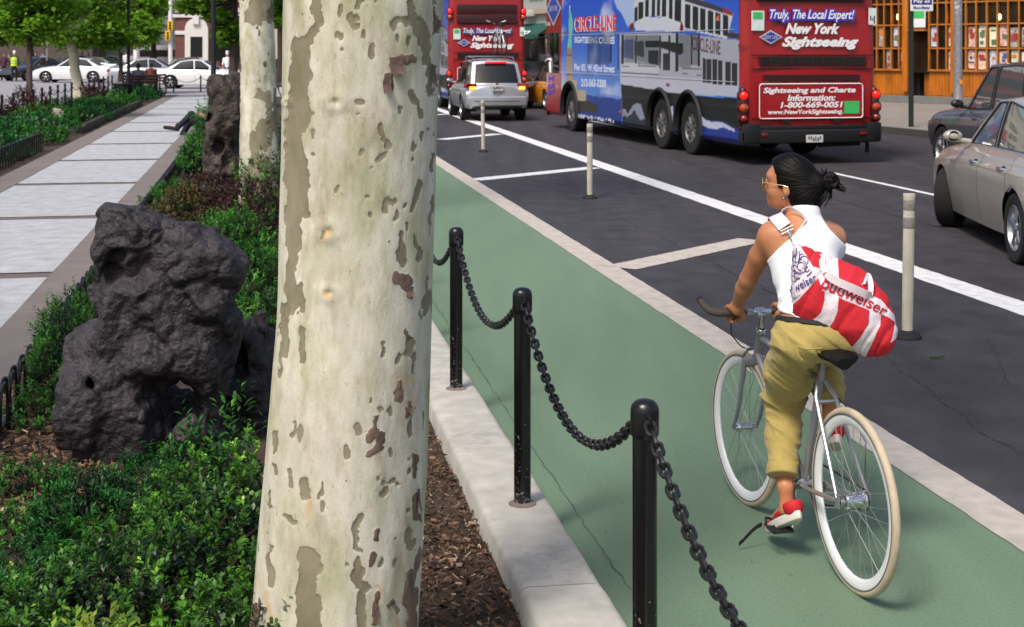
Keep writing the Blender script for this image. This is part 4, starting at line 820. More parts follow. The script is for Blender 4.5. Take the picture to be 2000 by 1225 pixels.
# ---------------- vehicles ----------------
def paint(name, col, rough=.28, metal=.4, coat=.9, var=.06): return mat(name, col, rough, metal, var=var, scale=2.5, coat=coat, rvar=.05)
M['taupe'] = paint('taupe_paint', rgb(168, 161, 151), .3, .3)
M['silver'] = paint('silver_paint', rgb(176, 178, 184), .3, .6)
M['grey'] = paint('grey_paint', rgb(84, 86, 94), .35, .4)
M['grey_low'] = mat('grey_cladding', rgb(58, 58, 66), .6, var=.1)
M['white_car'] = paint('white_paint', rgb(222, 222, 222), .3, 0)
M['yellow'] = paint('yellow_paint', rgb(215, 140, 20), .3, 0)
M['navy'] = paint('dark_blue_paint', rgb(30, 38, 60), .3, .3)
M['darkcar'] = paint('dark_grey_paint', rgb(52, 56, 62), .3, .3)
M['tyre'] = mat('tyre', rgb(13, 12, 13), .88, var=.2, bump=.002, bscale=120)
def wheel(parent, c, r_, wd, side, spokes=5, rimr=.66, twin=False, mname='alloy', turn=0.0):
    """side: +1 faces local +x"""
    t_ = MB(); q = r_; ax = (side * math.cos(turn), side * math.sin(turn), 0); w2 = wd / 2
    t_.lathe([(q * rimr, -w2), (q * .93, -w2), (q * .985, -w2 * .85), (q, -w2 * .5), (q, w2 * .5), (q * .985, w2 * .85), (q * .93, w2), (q * (rimr + .04), w2), (q * rimr, w2 * .92), (q * rimr, -w2)], c, ax, 40)
    tb = t_.build('wheel', M['tyre'], parent, True, True)
    m_ = MB(); R0 = q * rimr; m_.lathe([(R0, w2 * .95), (R0 * .97, w2 * .98), (R0 * .92, w2 * .8), (R0 * .90, -w2 * .4)], c, ax, 40)
    u, w_, d = frame_of(ax); cv = Vector(c)
    for k in range(spokes):
        a = 2 * math.pi * k / spokes + .3; dr = u * math.cos(a) + w_ * math.sin(a); tn = u * -math.sin(a) + w_ * math.cos(a); A = []
        for (rr_, wh, zo) in ((R0 * .14, .15, .80), (R0 * .5, .12, .88), (R0 * .93, .19, .84)):
            hw = R0 * wh; A.append([cv + dr * rr_ - tn * hw + d * (w2 * (zo - .12)), cv + dr * rr_ - tn * hw * .6 + d * w2 * zo, cv + dr * rr_ + tn * hw * .6 + d * w2 * zo, cv + dr * rr_ + tn * hw + d * (w2 * (zo - .12))])
        m_.grid(A)
    m_.lathe([(0, w2 * .95), (R0 * .12, w2 * .93), (R0 * .22, w2 * .8), (R0 * .22, w2 * .5)], c, ax, 24)
    rm = m_.build('rim', M[mname], tb, True, True)
    b_ = MB(); b_.lathe([(0, w2 * .2), (R0 * .93, w2 * .2)], c, ax, 30); b_.build('brake', M['void'], tb, False, True)
    return tb
def cspline(xs, ys, x):
    xs, ys = np.array(xs, float), np.array(ys, float); m_ = np.gradient(ys, xs)
    # monotone-ish: limit slopes
    d = np.diff(ys) / np.diff(xs)
    m_[0], m_[-1] = d[0], d[-1]
    for i in range(1, len(xs) - 1): m_[i] = 0 if d[i - 1] * d[i] <= 0 else 2 * d[i - 1] * d[i] / (d[i - 1] + d[i])
    i = np.clip(np.searchsorted(xs, x) - 1, 0, len(xs) - 2); h = xs[i + 1] - xs[i]; t_ = (x - xs[i]) / h
    return (2 * t_ ** 3 - 3 * t_ ** 2 + 1) * ys[i] + (t_ ** 3 - 2 * t_ ** 2 + t_) * h * m_[i] + (-2 * t_ ** 3 + 3 * t_ ** 2) * ys[i + 1] + (t_ ** 3 - t_ ** 2) * h * m_[i + 1]
def car(name, label, loc, rz, pm, st, cab, axles, wr, ww, doors, group=None, cat='car', spokes=5, ns=150, low=None, crease=.02, dark_b=True, rearz=None, brake=False, steer=0.0, archgap=.045, detail=True):
    """st rows: y, z bottom, z shoulder, z centre top, half width.  cab: dict.  doors: [(y0, y1, handle_y)]"""
    T = thing(name, label, cat, loc, rz, group); pm = M[pm]
    st = np.array(st); ys = list(np.linspace(st[0, 0], st[-1, 0], ns))
    seams = sorted(set([round(d[0], 3) for d in doors] + [round(d[1], 3) for d in doors]))
    for s_ in seams: ys = [y for y in ys if abs(y - s_) > .016] + [s_ - .005, s_ + .005]
    ys = np.array(sorted(ys)); zb, zs, zt, hw = [cspline(st[:, 0], st[:, k], ys) for k in (1, 2, 3, 4)]
    # half cross-section from the sill to the centre line
    def sect(i, sgn):
        h_ = zs[i] - zb[i]; W_ = hw[i]; out = [(W_ * .80, zb[i]), (W_ * .90, zb[i] + .01)]
        for q in np.linspace(.03, .78, 16):
            bul = .93 + .07 * math.sin(min(1, q / .55) * math.pi / 2) - .035 * max(0, (q - .55) / .45) ** 1.5 + crease * math.exp(-((q - .66) / .05) ** 2) * .35
            out.append((W_ * bul, zb[i] + h_ * q))
        for q in np.linspace(0, 1, 8)[1:]:
            a = q * math.pi / 2 * .9; out.append((W_ * (.94 - .17 * (1 - math.cos(a))), zb[i] + h_ * (.78 + .22 * math.sin(a) / math.sin(math.pi / 2 * .9))))
        x0, z0 = out[-1]
        for q in np.linspace(0, 1, 9)[1:]: out.append((x0 * (1 - q), z0 + (zt[i] - z0) * (1 - (1 - q) ** 2.2)))
        return [(sgn * x, ys[i], z) for (x, z) in out]
    nv = 2 + 16 + 7 + 8
    body = MB(); seam = MB(); ends = MB(); doorm = {}
    for sgn in (-1, 1):
        A = np.array([sect(i, sgn) for i in range(len(ys))])
        # wheel arches: pull the skin onto the arch circle
        Ra = wr + archgap; dead = np.zeros(A.shape[:2], bool)
        for ay in axles:
            dy, dz = A[..., 1] - ay, A[..., 2] - wr; rr_ = np.sqrt(dy ** 2 + dz ** 2); side = np.abs(A[..., 0]) > .55 * np.abs(A[..., 0]).max()
            ins = (rr_ < Ra) & side; dead |= ins
            near = ins; s_ = Ra / np.maximum(rr_, 1e-6); keep = near & (rr_ > Ra - .09)
            A[..., 1] = np.where(near, ay + dy * s_, A[..., 1]); A[..., 2] = np.where(near, wr + dz * s_, A[..., 2])
        nu = len(ys)
        for i in range(nu - 1):
            ym = (ys[i] + ys[i + 1]) / 2; isseam = any(abs(ym - s_) < .004 for s_ in seams)
            for j in range(nv - 1):
                ii = [(i, j), (i + 1, j), (i + 1, j + 1), (i, j + 1)]
                if all(dead[a, b] for a, b in ii): continue
                q = [A[a, b] for a, b in ii]; q = q if sgn > 0 else q[::-1]
                dst = body
                if 3 <= j < 24:
                    if isseam: seam.add([p * np.array([.985, 1, 1]) for p in q], [(0, 1, 2, 3)]); continue
                    for k, d in enumerate(doors):
                        if d[0] < ym < d[1]: dst = doorm.setdefault((sgn, k), MB())
                elif low and j < 3: dst = doorm.setdefault('low', MB())
                dst.add(q, [(0, 1, 2, 3)])
        for e, fl in ((0, sgn > 0), (nu - 1, sgn < 0)):
            r_ = [tuple(p) for p in A[e]]; cpt = (0, A[e][0][1], (zb[e] + zs[e]) / 2); Fs = [(k, k + 1, nv) if fl else (k + 1, k, nv) for k in range(nv - 1)]; body.add(r_ + [(0, r_[0][1], r_[0][2])], [(k, k + 1, nv) if fl else (k + 1, k, nv) for k in range(nv - 1)])
    def weld(mb, nm, m_, par=T):
        me = mb.build(nm, m_, par, True, True); bm = bmesh.new(); bm.from_mesh(me.data); bmesh.ops.remove_doubles(bm, verts=bm.verts, dist=.0008); bmesh.ops.recalc_face_normals(bm, faces=bm.faces)
        bm.to_mesh(me.data); bm.free(); me.data.polygons.foreach_set('use_smooth', [True] * len(me.data.polygons))
        try: me.data.set_sharp_from_angle(angle=R(40))
        except Exception: pass
        return me
    bo = weld(body, 'body', pm); weld(seam, 'door_seam', M['void'])
    if 'low' in doorm: weld(doorm.pop('low'), 'sill', M['grey_low'])
    W0 = hw.max()
    for (sgn, k), mb in sorted(doorm.items()):
        d = weld(mb, 'door', pm); dd = doors[k]
        if dd[2] is not None:
            hy = dd[2]; i = int(np.argmin(abs(ys - hy))); hz = zb[i] + (zs[i] - zb[i]) * .80; x = sgn * (hw[i] * .958)
            hb = MB(); hb.tube([(x - sgn * .01, hy - .10, hz), (x + sgn * .03, hy - .07, hz + .004), (x + sgn * .034, hy, hz + .006), (x + sgn * .03, hy + .07, hz + .004), (x - sgn * .01, hy + .10, hz)], [.012, .014, .015, .014, .012], n=8, flat=1.3)
            hb.build('handle', M['chrome'] if cab.get('chrome', True) else pm, d, True, True)
            hr = MB(); hr.ell((x - sgn * .006, hy - .02, hz), (.016, .055, .035)); hr.build('handle_recess', M['void'], d, True, True)
    # wells and floor
    wb = MB()
    for ay in axles:
        for sgn in (-1, 1):
            x1 = sgn * W0 * .955; x0 = sgn * W0 * .55; Ra = wr + archgap + .003; A = []
            for a in np.linspace(-.25, math.pi + .25, 22): A.append([(x1, ay + Ra * math.cos(a), wr + Ra * math.sin(a)), (x0, ay + Ra * math.cos(a), wr + Ra * math.sin(a))])
            wb.grid(A)
            wb.add([(x0, ay, wr)] + [A[i][1] for i in range(22)], [(0, i, i + 1) for i in range(1, 22)])
    y0, y1 = st[0, 0] + .2, st[-1, 0] - .2; zf = float(zb.min()) + .02
    wb.box((0, (y0 + y1) / 2, zf + .05), (W0 * 1.5, y1 - y0, .1)); wb.box((0, (axles[0] + axles[1]) / 2, zf + .12), (W0 * 1.84, abs(axles[0] - axles[1]) - 2 * wr - .2, .16))
    wb.build('underbody', M['void'], T, False, True)
    for ay in axles:
        for sgn in (-1, 1): wheel(T, (sgn * (W0 - ww / 2 - .02), ay, wr), wr, ww, sgn, spokes, turn=steer if ay == axles[1] else 0.0)
    # cabin
    C = cab; Bb, Br = C['belt'], C['roof']; zr = lambda y: np.interp(y, [p[0] for p in C['roofz']], [p[1] for p in C['roofz']])
    zbl = lambda y: cspline(st[:, 0], st[:, 2], np.array([y]))[0] - .012
    xb = lambda y: cspline(st[:, 0], st[:, 4], np.array([y]))[0] * .80 ; wrf = C['wr']
    def sidept(p, q, sgn):   # p indexes breakpoints, q 0 belt .. 1 roof
        yb_ = np.interp(p, range(len(Bb)), Bb); yr = np.interp(p, range(len(Br)), Br); x0, x1 = xb(yb_), wrf * (1 - .03 * (p in (0,))); z0, z1 = zbl(yb_), zr(yr)
        x = x0 + (x1 - x0) * q ** 1.25; return (sgn * x, yb_ + (yr - yb_) * q, z0 + (z1 - z0) * q)
    sh = MB(); K = len(Bb) - 1
    for sgn in (-1, 1):
        for k in range(K):
            win = k in C['win']; pl = np.linspace(k, k + 1, 7)
            for (q0, q1, kind) in ((0, .03, 'b'), (.03, .94, 'w' if win else 'b'), (.94, 1.0, 'b')):
                A = [[sidept(p, q, sgn) for q in np.linspace(q0, q1, 6)] for p in pl]
                if kind == 'b': sh.grid(A, flip=sgn < 0)
                else:
                    gb = MB(); A = [[tuple(np.array(v) * np.array([.994, 1, 1])) for v in r_] for r_ in A]; gb.grid(A, flip=sgn < 0); gb.build('window', M['glass_clear'] if C.get('clear') else M['glass_dark'], T, True, True)
            if win:   # rubber trim round the glass
                fr = MB()
                for (a, b) in (((k, .03), (k, .94)), ((k + 1, .03), (k + 1, .94)), ((k, .03), (k + 1, .03)), ((k, .94), (k + 1, .94))):
                    pts = [sidept(a[0] + (b[0] - a[0]) * s_, a[1] + (b[1] - a[1]) * s_, sgn) for s_ in np.linspace(0, 1, 8)]; fr.tube(pts, .011, n=5)
                fr.build('window_trim', M['black_plastic'], T, True, True)
    if C.get('chrome', True):
        tr = MB()
        for sgn in (-1, 1): tr.tube([tuple(np.array(sidept(p, .03, sgn)) + np.array([sgn * .006, 0, -.004])) for p in np.linspace(C['win'][0], C['win'][-1] + 1, 24)], .009, n=6)
        tr.build('belt_trim', M['chrome'], T, True, True)
    # roof
    yr0, yr1 = Br[0], Br[-1]; A = []
    for y in np.linspace(yr0, yr1, 16):
        row = []
        for x in np.linspace(-1, 1, 15): row.append((wrf * x, y, zr(y) + C.get('crown', .05) * (1 - abs(x) ** 2.4)))
        A.append(row)
    sh.grid(A, flip=True)
    # windscreen & rear window surfaces
    for (pi, bul, nm) in ((K, C.get('fb', .22), 'windscreen'), (0, -C.get('rb', .12), 'rear_window')):
        A = []
        for x in np.linspace(-1, 1, 17):
            row = []; b0 = np.array(sidept(pi, 0, 1)); b1 = np.array(sidept(pi, 1, 1))
            for q in np.linspace(0, 1, 11):
                w_ = b0 * (1 - q) + b1 * q; ww_ = b0[0] + (b1[0] - b0[0]) * q ** 1.25; row.append((ww_ * x, w_[1] + bul * (1 - abs(x) ** 2.2) * (1 - .75 * q), w_[2] + C.get('crown', .05) * (1 - abs(x) ** 2.4) * q))
            A.append(row)
        A = np.array(A); lo, hi = (1, 9) if pi == K else C.get('rwin', (2, 9))
        gb = MB(); gb.grid(A[1:-1, lo:hi + 1], flip=(pi == 0)); gb.build(nm, M['glass_dark'], T, True, True)
        sh.grid(A[:, :lo + 1], flip=(pi == 0)); sh.grid(A[:, hi:], flip=(pi == 0)); sh.grid(A[:2, lo:hi + 1], flip=(pi == 0)); sh.grid(A[-2:, lo:hi + 1], flip=(pi == 0))
    weld(sh, 'roof', pm)
    # mirrors
    my = C['mirror_y']; mz = zbl(my) + .10
    for sgn in (-1, 1):
        mb = MB(); x = sgn * (W0 + .05); mb.ell((x, my, mz), (.105, .062, .066), 16, 10); mb.tube([(sgn * (W0 * .85), my, mz - .06), (x, my, mz - .03)], [.03, .025], n=8)
        mo = mb.build('mirror', M['black_plastic'] if C.get('mirror_body') is False else pm, T, True, True)
        g_ = MB(); g_.lathe([(0, .054), (.050, .054), (.057, .046)], (x, my, mz), (0, -1, 0), 24); g_.build('mirror_glass', M['glass_dark'], mo, True, True)
    # lamps, bumper gap, plates
    yR = st[0, 0]; zsR = C['rear_lamp'][0]; lx = C['rear_lamp'][1]
    for sgn in (-1, 1):
        lb = MB(); w_, h_ = C['rear_lamp'][2:4]; lb.box((sgn * lx, C['rear_lamp'][4], zsR), (w_, .16, h_), bev=.035, rz=-sgn * .35, seg=3); lo_ = lb.build('tail_lamp', M['red_lamp'] if brake else M['red_lens'], T, True, True)
        hb = MB(); hb.box((sgn * W0 * .66, st[-1, 0] - .20, C['front_lamp']), (.30, .22, .12), bev=.04, rz=-sgn * .55, seg=3); hb.build('headlight', M['clear_lens'], T, True, True)
    pb = MB(); pb.box((0, C['plate'][0], C['plate'][1]), (.31, .02, .16), bev=.004); pb.build('number_plate', M['plate'], T, False, True)
    bp = MB(); bp.box((0, yR + .02, C['plate'][2]), (W0 * 1.5, .03, .02)); bp.build('bumper_gap', M['void'], T, False, True)
    return T
def heading(dx, dy): return math.atan2(-dx, dy)
SEDAN0 = [(-2.45, .40, .74, .80, .66), (-2.40, .27, .84, .94, .78), (-2.15, .22, .925, 1.03, .865), (-1.4, .20, .93, 1.05, .915), (-.3, .19, .925, 1.05, .92), (.8, .19, .90, 1.03, .915), (1.3, .20, .87, .97, .905), (1.9, .22, .80, .89, .875), (2.25, .24, .68, .78, .80), (2.40, .27, .58, .68, .70), (2.45, .38, .52, .58, .58)]
SEDAN = SEDAN0
CAB = dict(belt=[-1.72, -1.38, -.22, -.14, .82, .96], roof=[-.90, -.86, -.26, -.18, .06, .13], win=[1, 3], roofz=[(-.9, 1.36), (-.3, 1.435), (.3, 1.40)], wr=.60, fb=.34, rb=.22, mirror_y=.64, rear_lamp=(.78, .66, .34, .16, -2.33), front_lamp=.64, plate=(-2.44, .82, .55), clear=True)
# sedan at the right edge of the photo
NEAR = [(y, zb_, zs_ + .075 if y < 1 else zs_ + .065, zt_ + .06, w_) for (y, zb_, zs_, zt_, w_) in SEDAN0]
NEAR = [r_ if abs(r_[0]) < 2.3 else (r_[0], r_[1], r_[2] - .02, r_[3] - .02, r_[4] * 1.06) for r_ in NEAR]
car('sedan', 'taupe sedan cut off by the right edge of the photo, seen from its left side', (5.66, 14.42, 0), heading(.18, 2.8), 'taupe', NEAR, dict(CAB, roofz=[(-.9, 1.42), (-.3, 1.50), (.3, 1.465)], front_lamp=.68), (-1.35, 1.45), .33, .225, [(-1.12, -.12, -.92), (-.12, 1.0, .08)], spokes=5, ns=190, steer=-.5)
# grey SUV behind it
SUVST = [(-2.25, .45, .85, .92, .72), (-2.20, .36, .98, 1.02, .84), (-1.9, .34, 1.08, 1.12, .90), (-.5, .34, 1.08, 1.14, .92), (.8, .34, 1.05, 1.13, .915), (1.1, .34, 1.03, 1.12, .91), (1.7, .36, .99, 1.08, .89), (2.1, .38, .92, 1.0, .84), (2.22, .40, .80, .88, .76), (2.27, .48, .66, .72, .66)]
SCAB = dict(belt=[-2.18, -2.0, -1.18, -1.10, -.12, -.04, .74, .84], roof=[-1.95, -1.82, -1.15, -1.08, -.30, -.22, .0, .06], win=[1, 3, 5], roofz=[(-2, 1.74), (-.8, 1.80), (.3, 1.74)], wr=.66, fb=.26, rb=.06, mirror_y=.62, mirror_body=False, rear_lamp=(1.0, .76, .14, .4, -2.18), front_lamp=.78, plate=(-2.24, .85, .6), chrome=False, clear=True)
car('suv', 'grey sport utility vehicle standing behind the taupe sedan by the shop sidewalk', (8.02, 21.6, 0), heading(-.10, 1), 'grey', SUVST, SCAB, (-1.35, 1.4), .37, .25, [(-1.15, -.02, -.9), (-.02, .95, .12)], spokes=5, ns=150, low=True)
# silver SUV waiting behind the far bus
hs = heading(-.16, 1); hd = Vector((-math.sin(hs), math.cos(hs), 0))
SX3 = [(-2.28, .42, .80, .98, .80), (-2.24, .36, .92, 1.02, .87), (-2.05, .34, 1.02, 1.06, .90), (-.5, .32, 1.02, 1.1, .925), (.8, .32, .99, 1.08, .92), (1.2, .32, .98, 1.06, .915), (1.8, .34, .92, 1.0, .88), (2.15, .38, .8, .88, .8), (2.28, .48, .64, .7, .64)]
SXC = dict(belt=[-2.13, -1.95, -1.15, -1.07, -.08, 0, .90, 1.0], roof=[-1.80, -1.62, -1.0, -.92, -.10, -.02, .22, .3], win=[1, 3, 5], roofz=[(-1.9, 1.62), (-.8, 1.69), (.3, 1.64)], wr=.64, fb=.22, rb=.10, mirror_y=.74, rear_lamp=(.99, .74, .34, .13, -2.19), front_lamp=.75, plate=(-2.33, .93, .78), chrome=False, rwin=(1, 9))
c0 = Vector(P(972, 0, 41)); c0 = Vector((c0.x * .965, 38.9, 0)) + hd * 2.28
suv = car('suv', 'silver sport utility vehicle with a bicycle on its roof rack', tuple(c0), hs, 'silver', SX3, SXC, (-1.35, 1.42), .36, .24, [(-1.15, -.03, -.9), (-.03, .95, .12)], spokes=5, ns=110, brake=False)
# extra features of the silver SUV (local coordinates)
def loc_mb(b, name, m_, par): return b.build(name, m_, par, True, True)
b = MB()
for s_ in (-1, 1): b.box((s_ * .70, -2.275, .925), (.16, .06, .085), bev=.02)
loc_mb(b, 'lit_lamp', M['amber_lamp'], suv)
b = MB(); b.box((0, -1.93, 1.625), (.62, .05, .045), bev=.01); loc_mb(b, 'high_brake_lamp', M['red_lamp'], suv)
b = MB(); b.box((0, -2.25, .56), (1.66, .16, .26), bev=.05, seg=3); b.box((0, -2.22, .80), (.6, .05, .012)); loc_mb(b, 'bumper', M['silver'], suv)
b = MB(); b.box((0, -2.20, .40), (1.4, .14, .12), bev=.03); b.box((0, -2.333, .56), (1.3, .01, .012)); loc_mb(b, 'lower_valance', M['black_plastic'], suv)
b = MB()
for s_ in (-1, 1): b.tube([(s_ * .56, -1.6, 1.70), (s_ * .57, -1.5, 1.76), (s_ * .57, .1, 1.78), (s_ * .56, .2, 1.70)], .016, n=6)
for y in (-1.35, -.4): b.box((0, y, 1.79), (1.2, .06, .025), bev=.008)
rack = loc_mb(b, 'roof_rack', M['alloy'], suv)
b = MB(); marks(b, (-.13, -2.352, .89), (.26, 0, 0), (0, 0, .075), 7, 2); loc_mb(b, 'plate_lettering', M['ink'], suv)
b = MB(); b.lathe([(0, .012), (.035, .012), (.04, 0)], (0, -2.245, 1.02), (0, -1, .2), 20); loc_mb(b, 'badge', M['navy'], suv)
# bicycle on its roof rack, wheels toward the left rear, upright
def roof_bike():
    z0 = 1.83; t_ = thing('roof_bicycle', 'bicycle standing upright on the roof rack of the silver sport utility vehicle', 'bicycle', tuple(c0 + Vector((0, 0, z0))), hs + R(6))
    x = .30; b = MB()
    for y in (-.95, .08):
        w_ = MB(); w_.torus((x, y, .34), (1, 0, 0), .315, .022, 32, 8); ww_ = w_.build('wheel', M['tyre'], t_, True, True)
        s_ = MB()
        for k in range(14): a = k * 2 * math.pi / 14; s_.tube([(x + .02 * (-1) ** k, y, .34), (x, y + .31 * math.cos(a), .34 + .31 * math.sin(a))], .0018, n=4)
        s_.build('spoke', M['steel'], ww_, True, True)
    for a, c in (((-.95, .34), (-.50, .30)), ((-.50, .30), (-.62, .78)), ((-.95, .34), (-.62, .74)), ((-.50, .30), (-.02, .72)), ((-.62, .74), (-.04, .80)), ((-.04, .82), (.08, .34))): b.tube([(x, a[0], a[1]), (x, c[0], c[1])], .018, n=8)
    b.build('frame', M['alloy'], t_, True, True)
    b = MB(); b.tube([(x - .29, -.06, 1.0), (x - .10, .02, .92), (x, -.03, .90), (x + .10, .02, .92), (x + .29, -.06, 1.0)], .014, n=8); b.tube([(x, -.03, .80), (x, -.03, .92)], .016); b.build('handlebar', M['black_plastic'], t_, True, True)
    for s_ in (-1, 1): b = MB(); b.tube([(x + s_ * .29, -.06, 1.0), (x + s_ * .18, -.01, .96)], .02); b.build('grip', M['plate'], t_, True, True)
    b = MB(); b.box((x, -.66, .86), (.13, .26, .06), bev=.025, seg=3); b.tube([(x, -.62, .76), (x, -.64, .86)], .013); b.build('saddle', M['black_plastic'], t_, True, True)
roof_bike()
# taxi
TAXI = dict(CAB); TAXI.update(rear_lamp=(.82, .70, .26, .2, -2.36), win=[1, 3])
tx = car('taxi', 'yellow taxi with its tail lamp lit, between the silver utility vehicle and the nearer bus', (1.66, 47.6, 0), heading(-.22, 1), 'yellow', SEDAN, TAXI, (-1.35, 1.45), .33, .22, [(-1.12, -.12, -.92), (-.12, 1.0, .08)], cat='taxi', ns=60, brake=True)
b = MB(); b.box((0, -.2, 1.54), (.5, .18, .14), bev=.03); b.build('roof_light', M['clear_lens'], tx, True, True)
# white and silver cars crossing on the far street
far = [(('white sedan facing left, the whole of it between the two thin trees'), (P(146, 0, 84)[0], 84, .015), R(90), 'white_car', 5), (('white sedan facing right behind the black lamp post, nearest the path end'), (P(393, 0, 71.0)[0], 71.0, .02), R(-90) , 'white_car', 5), ('silver sedan between the two white sedans, facing away to the right', (P(300, 0, 80)[0] , 80, .02), R(-84), 'silver', 5), ('dark blue sedan behind the white and silver sedans', (P(378, 0, 88)[0], 88, .02), R(-88), 'navy', 5), ('dark grey blue car nose on beside the traffic officer', (P(60, 0, 88)[0], 89, .02), R(150), 'darkcar', 5), ('dark car parked beyond the front of the white sedan', (P(120, 0, 103)[0], 103, .02), R(95), 'darkcar', 5), ('dark green grey car behind the tail of the white sedan', (P(180, 0, 104)[0], 104, .02), R(85), 'navy', 5), ('pale car driving behind the thin tree', (P(205, 0, 112)[0], 112, .02), R(100), 'white_car', 5), ('dark car in the slit between the two plane trunks', (P(556, 0, 76)[0], 76, .02), R(-80), 'navy', 5)]
for (lbl, lc, rz, pm, sp) in far:
    car('sedan', lbl, lc, rz, pm, SEDAN, dict(CAB, clear=False), (-1.35, 1.45), .34, .225, [(-1.12, -.12, -.92), (-.12, 1.0, .08)], group='cars on the far cross street', ns=56)
b = MB()
# ---------------- the double-decker buses ----------------
BH = heading(-.2545, 1); BX, BY = 3.96 + 1.235, 24.2 + .314      # rear centre on the ground
def busmap(px, py):      # photo pixel on the left side of the nearer bus -> (a, z)
    q = (px - CX) / F; Y = 10.119 / (q + .2545); return (Y - 24.2) * 1.032, CH - (py - HY) * Y / F
def z6(x, y): return busmap(1060 + x / 4.083, y / 4.083)
def rearmap(x, y):       # pixel of the enlarged rear view -> (b, z), b from the left corner
    px, py = 1440 + x / 2.268, y / 2.268; q = (px - CX) / F; s_ = (q * 24.2 - 3.96) / (.969 - .2467 * q); Y = 24.2 + .2467 * s_; return s_, CH - (py - HY) * Y / F
LB = 12.8; WB = 2.55
def side_color(a, z):
    C = np.zeros(a.shape + (3,)); 
    def setc(m_, c): C[m_] = [lin(v) for v in c]
    n1 = fbm(np.stack([a * .8, z * 1.2, 0 * a + 2], -1), 4); n2 = fbm(np.stack([a * 2.5, z * 3.5, 0 * a + 8], -1), 4)
    g_ = np.clip((3.2 - z) / 2.4, 0, 1)[..., None]; skyc = np.array([lin(28), lin(82), lin(196)]) * (1 - g_) + np.array([lin(86), lin(140), lin(205)]) * g_; C[:] = skyc
    cl = np.clip((n1 - .15) * 1.1, 0, .75) * np.clip((a - 5.5) / 2, 0, 1) * (a < 11.2); C[:] = C * (1 - cl[..., None]) + cl[..., None] * np.array([.62, .66, .74])
    def poly(pts, c, jit=0.0, blend=1.0):
        pts = [z6(*p) for p in pts]; d = poly_sd(a + jit * n2, z + jit * n2 * .6, pts); m_ = d < 0; cc = np.array([lin(v) for v in c]); C[m_] = C[m_] * (1 - blend) + cc * blend
    poly([(560, -40), (760, -40), (735, 190), (690, 240), (640, 130), (585, 60)], (190, 205, 225), .12, .8)
    poly([(150, 770), (345, 760), (630, 790), (640, 1300), (150, 1300)], (30, 62, 140), .02)
    poly([(430, 740), (620, 770), (628, 800), (430, 780)], (70, 120, 190), .05, .6)
    poly([(270, 720), (345, 722), (345, 812), (275, 808)], (182, 168, 140), .02); poly([(272, 810), (350, 800), (432, 840), (430, 900), (275, 880)], (62, 50, 36), .03)
    # statue on its stepped pedestal
    poly([(168, 770), (160, 680), (180, 640), (270, 640), (275, 720), (275, 790)], (190, 168, 142), .01); poly([(186, 640), (192, 380), (232, 380), (242, 640)], (158, 134, 108), .015); poly([(192, 430), (236, 430), (236, 445), (192, 445)], (110, 92, 72)); poly([(188, 590), (240, 590), (242, 604), (188, 604)], (110, 92, 72))
    poly([(196, 378), (206, 300), (206, 170), (214, 130), (228, 130), (240, 160), (238, 230), (230, 300), (232, 378)], (120, 196, 172), .012); poly([(212, 140), (208, 90), (210, 60), (217, 60), (219, 90), (222, 140)], (130, 205, 182), .006); poly([(206, 62), (214, 40), (222, 62)], (220, 210, 150)); poly([(214, 134), (217, 104), (230, 104), (233, 134)], (110, 186, 160))
    # ship: hull white, black, deck houses
    poly([(612, 268), (1030, 262), (1650, 330), (1650, 690), (1550, 690), (620, 620)], (172, 174, 180))
    poly([(612, 590), (1560, 655), (1560, 780), (1000, 735), (622, 672)], (190, 192, 200)); 
    poly([(625, 672), (1000, 735), (1250, 770), (1650, 790), (1650, 1200), (1250, 1160), (820, 1060), (640, 1040)], (4, 4, 5))
    poly([(640, 1000), (700, 850), (800, 840), (815, 1080), (640, 1045)], (40, 48, 62), .12); poly([(650, 900), (720, 870), (790, 845), (805, 930), (740, 905), (690, 930), (650, 950)], (170, 176, 190), .16, .7)
    poly([(1245, 1000), (1250, 925), (1330, 960), (1400, 955), (1520, 1010), (1560, 1030), (1560, 1300), (1245, 1300)], (30, 58, 145), .03); poly([(1245, 990), (1255, 915), (1300, 955), (1400, 965), (1520, 1015), (1520, 1035), (1300, 1005)], (195, 200, 215), .06)
    poly([(990, 860), (1045, 850), (1045, 1300), (990, 1300)], (70, 90, 165), .03); poly([(1000, 850), (1040, 850), (1040, 960), (1000, 980)], (200, 205, 215), .08)
    poly([(720, 40), (760, -60), (1130, -60), (1520, 110), (1470, 310), (1130, 235), (1000, 150), (870, 125), (735, 190)], (205, 206, 208))
    for x0, x1, ya, yb_ in ((730, 755, 60, 180), (762, 800, 20, 160), (815, 845, 0, 140), (868, 895, -10, 130), (910, 935, -10, 125), (950, 985, -20, 130), (1005, 1035, -10, 150), (1050, 1105, 0, 180)): poly([(x0, ya), (x1, ya - 8), (x1, yb_), (x0, yb_ + 4)], (24, 25, 28))
    for k in range(6):
        x0 = 1135 + k * 60; y0 = 28 + k * 17; poly([(x0, y0), (x0 + 44, y0 + 12), (x0 + 44, 235 + k * 12), (x0, 222 + k * 12)], (28, 30, 33))
    poly([(1120, -30), (1180, -30), (1500, 90), (1520, 130), (1130, 10)], (62, 56, 70)); poly([(1430, 60), (1500, 85), (1525, 130), (1440, 105)], (150, 50, 48))
    poly([(735, 175), (820, 135), (1000, 145), (1130, 190), (1130, 250), (740, 245)], (216, 216, 216), 0, .9)
    poly([(690, 245), (700, 190), (725, 180), (730, 240)], (120, 40, 40)); poly([(1090, 240), (1105, 170), (1125, 210), (1120, 260)], (120, 30, 30)); poly([(1370, 160), (1405, 115), (1410, 170)], (200, 120, 110))
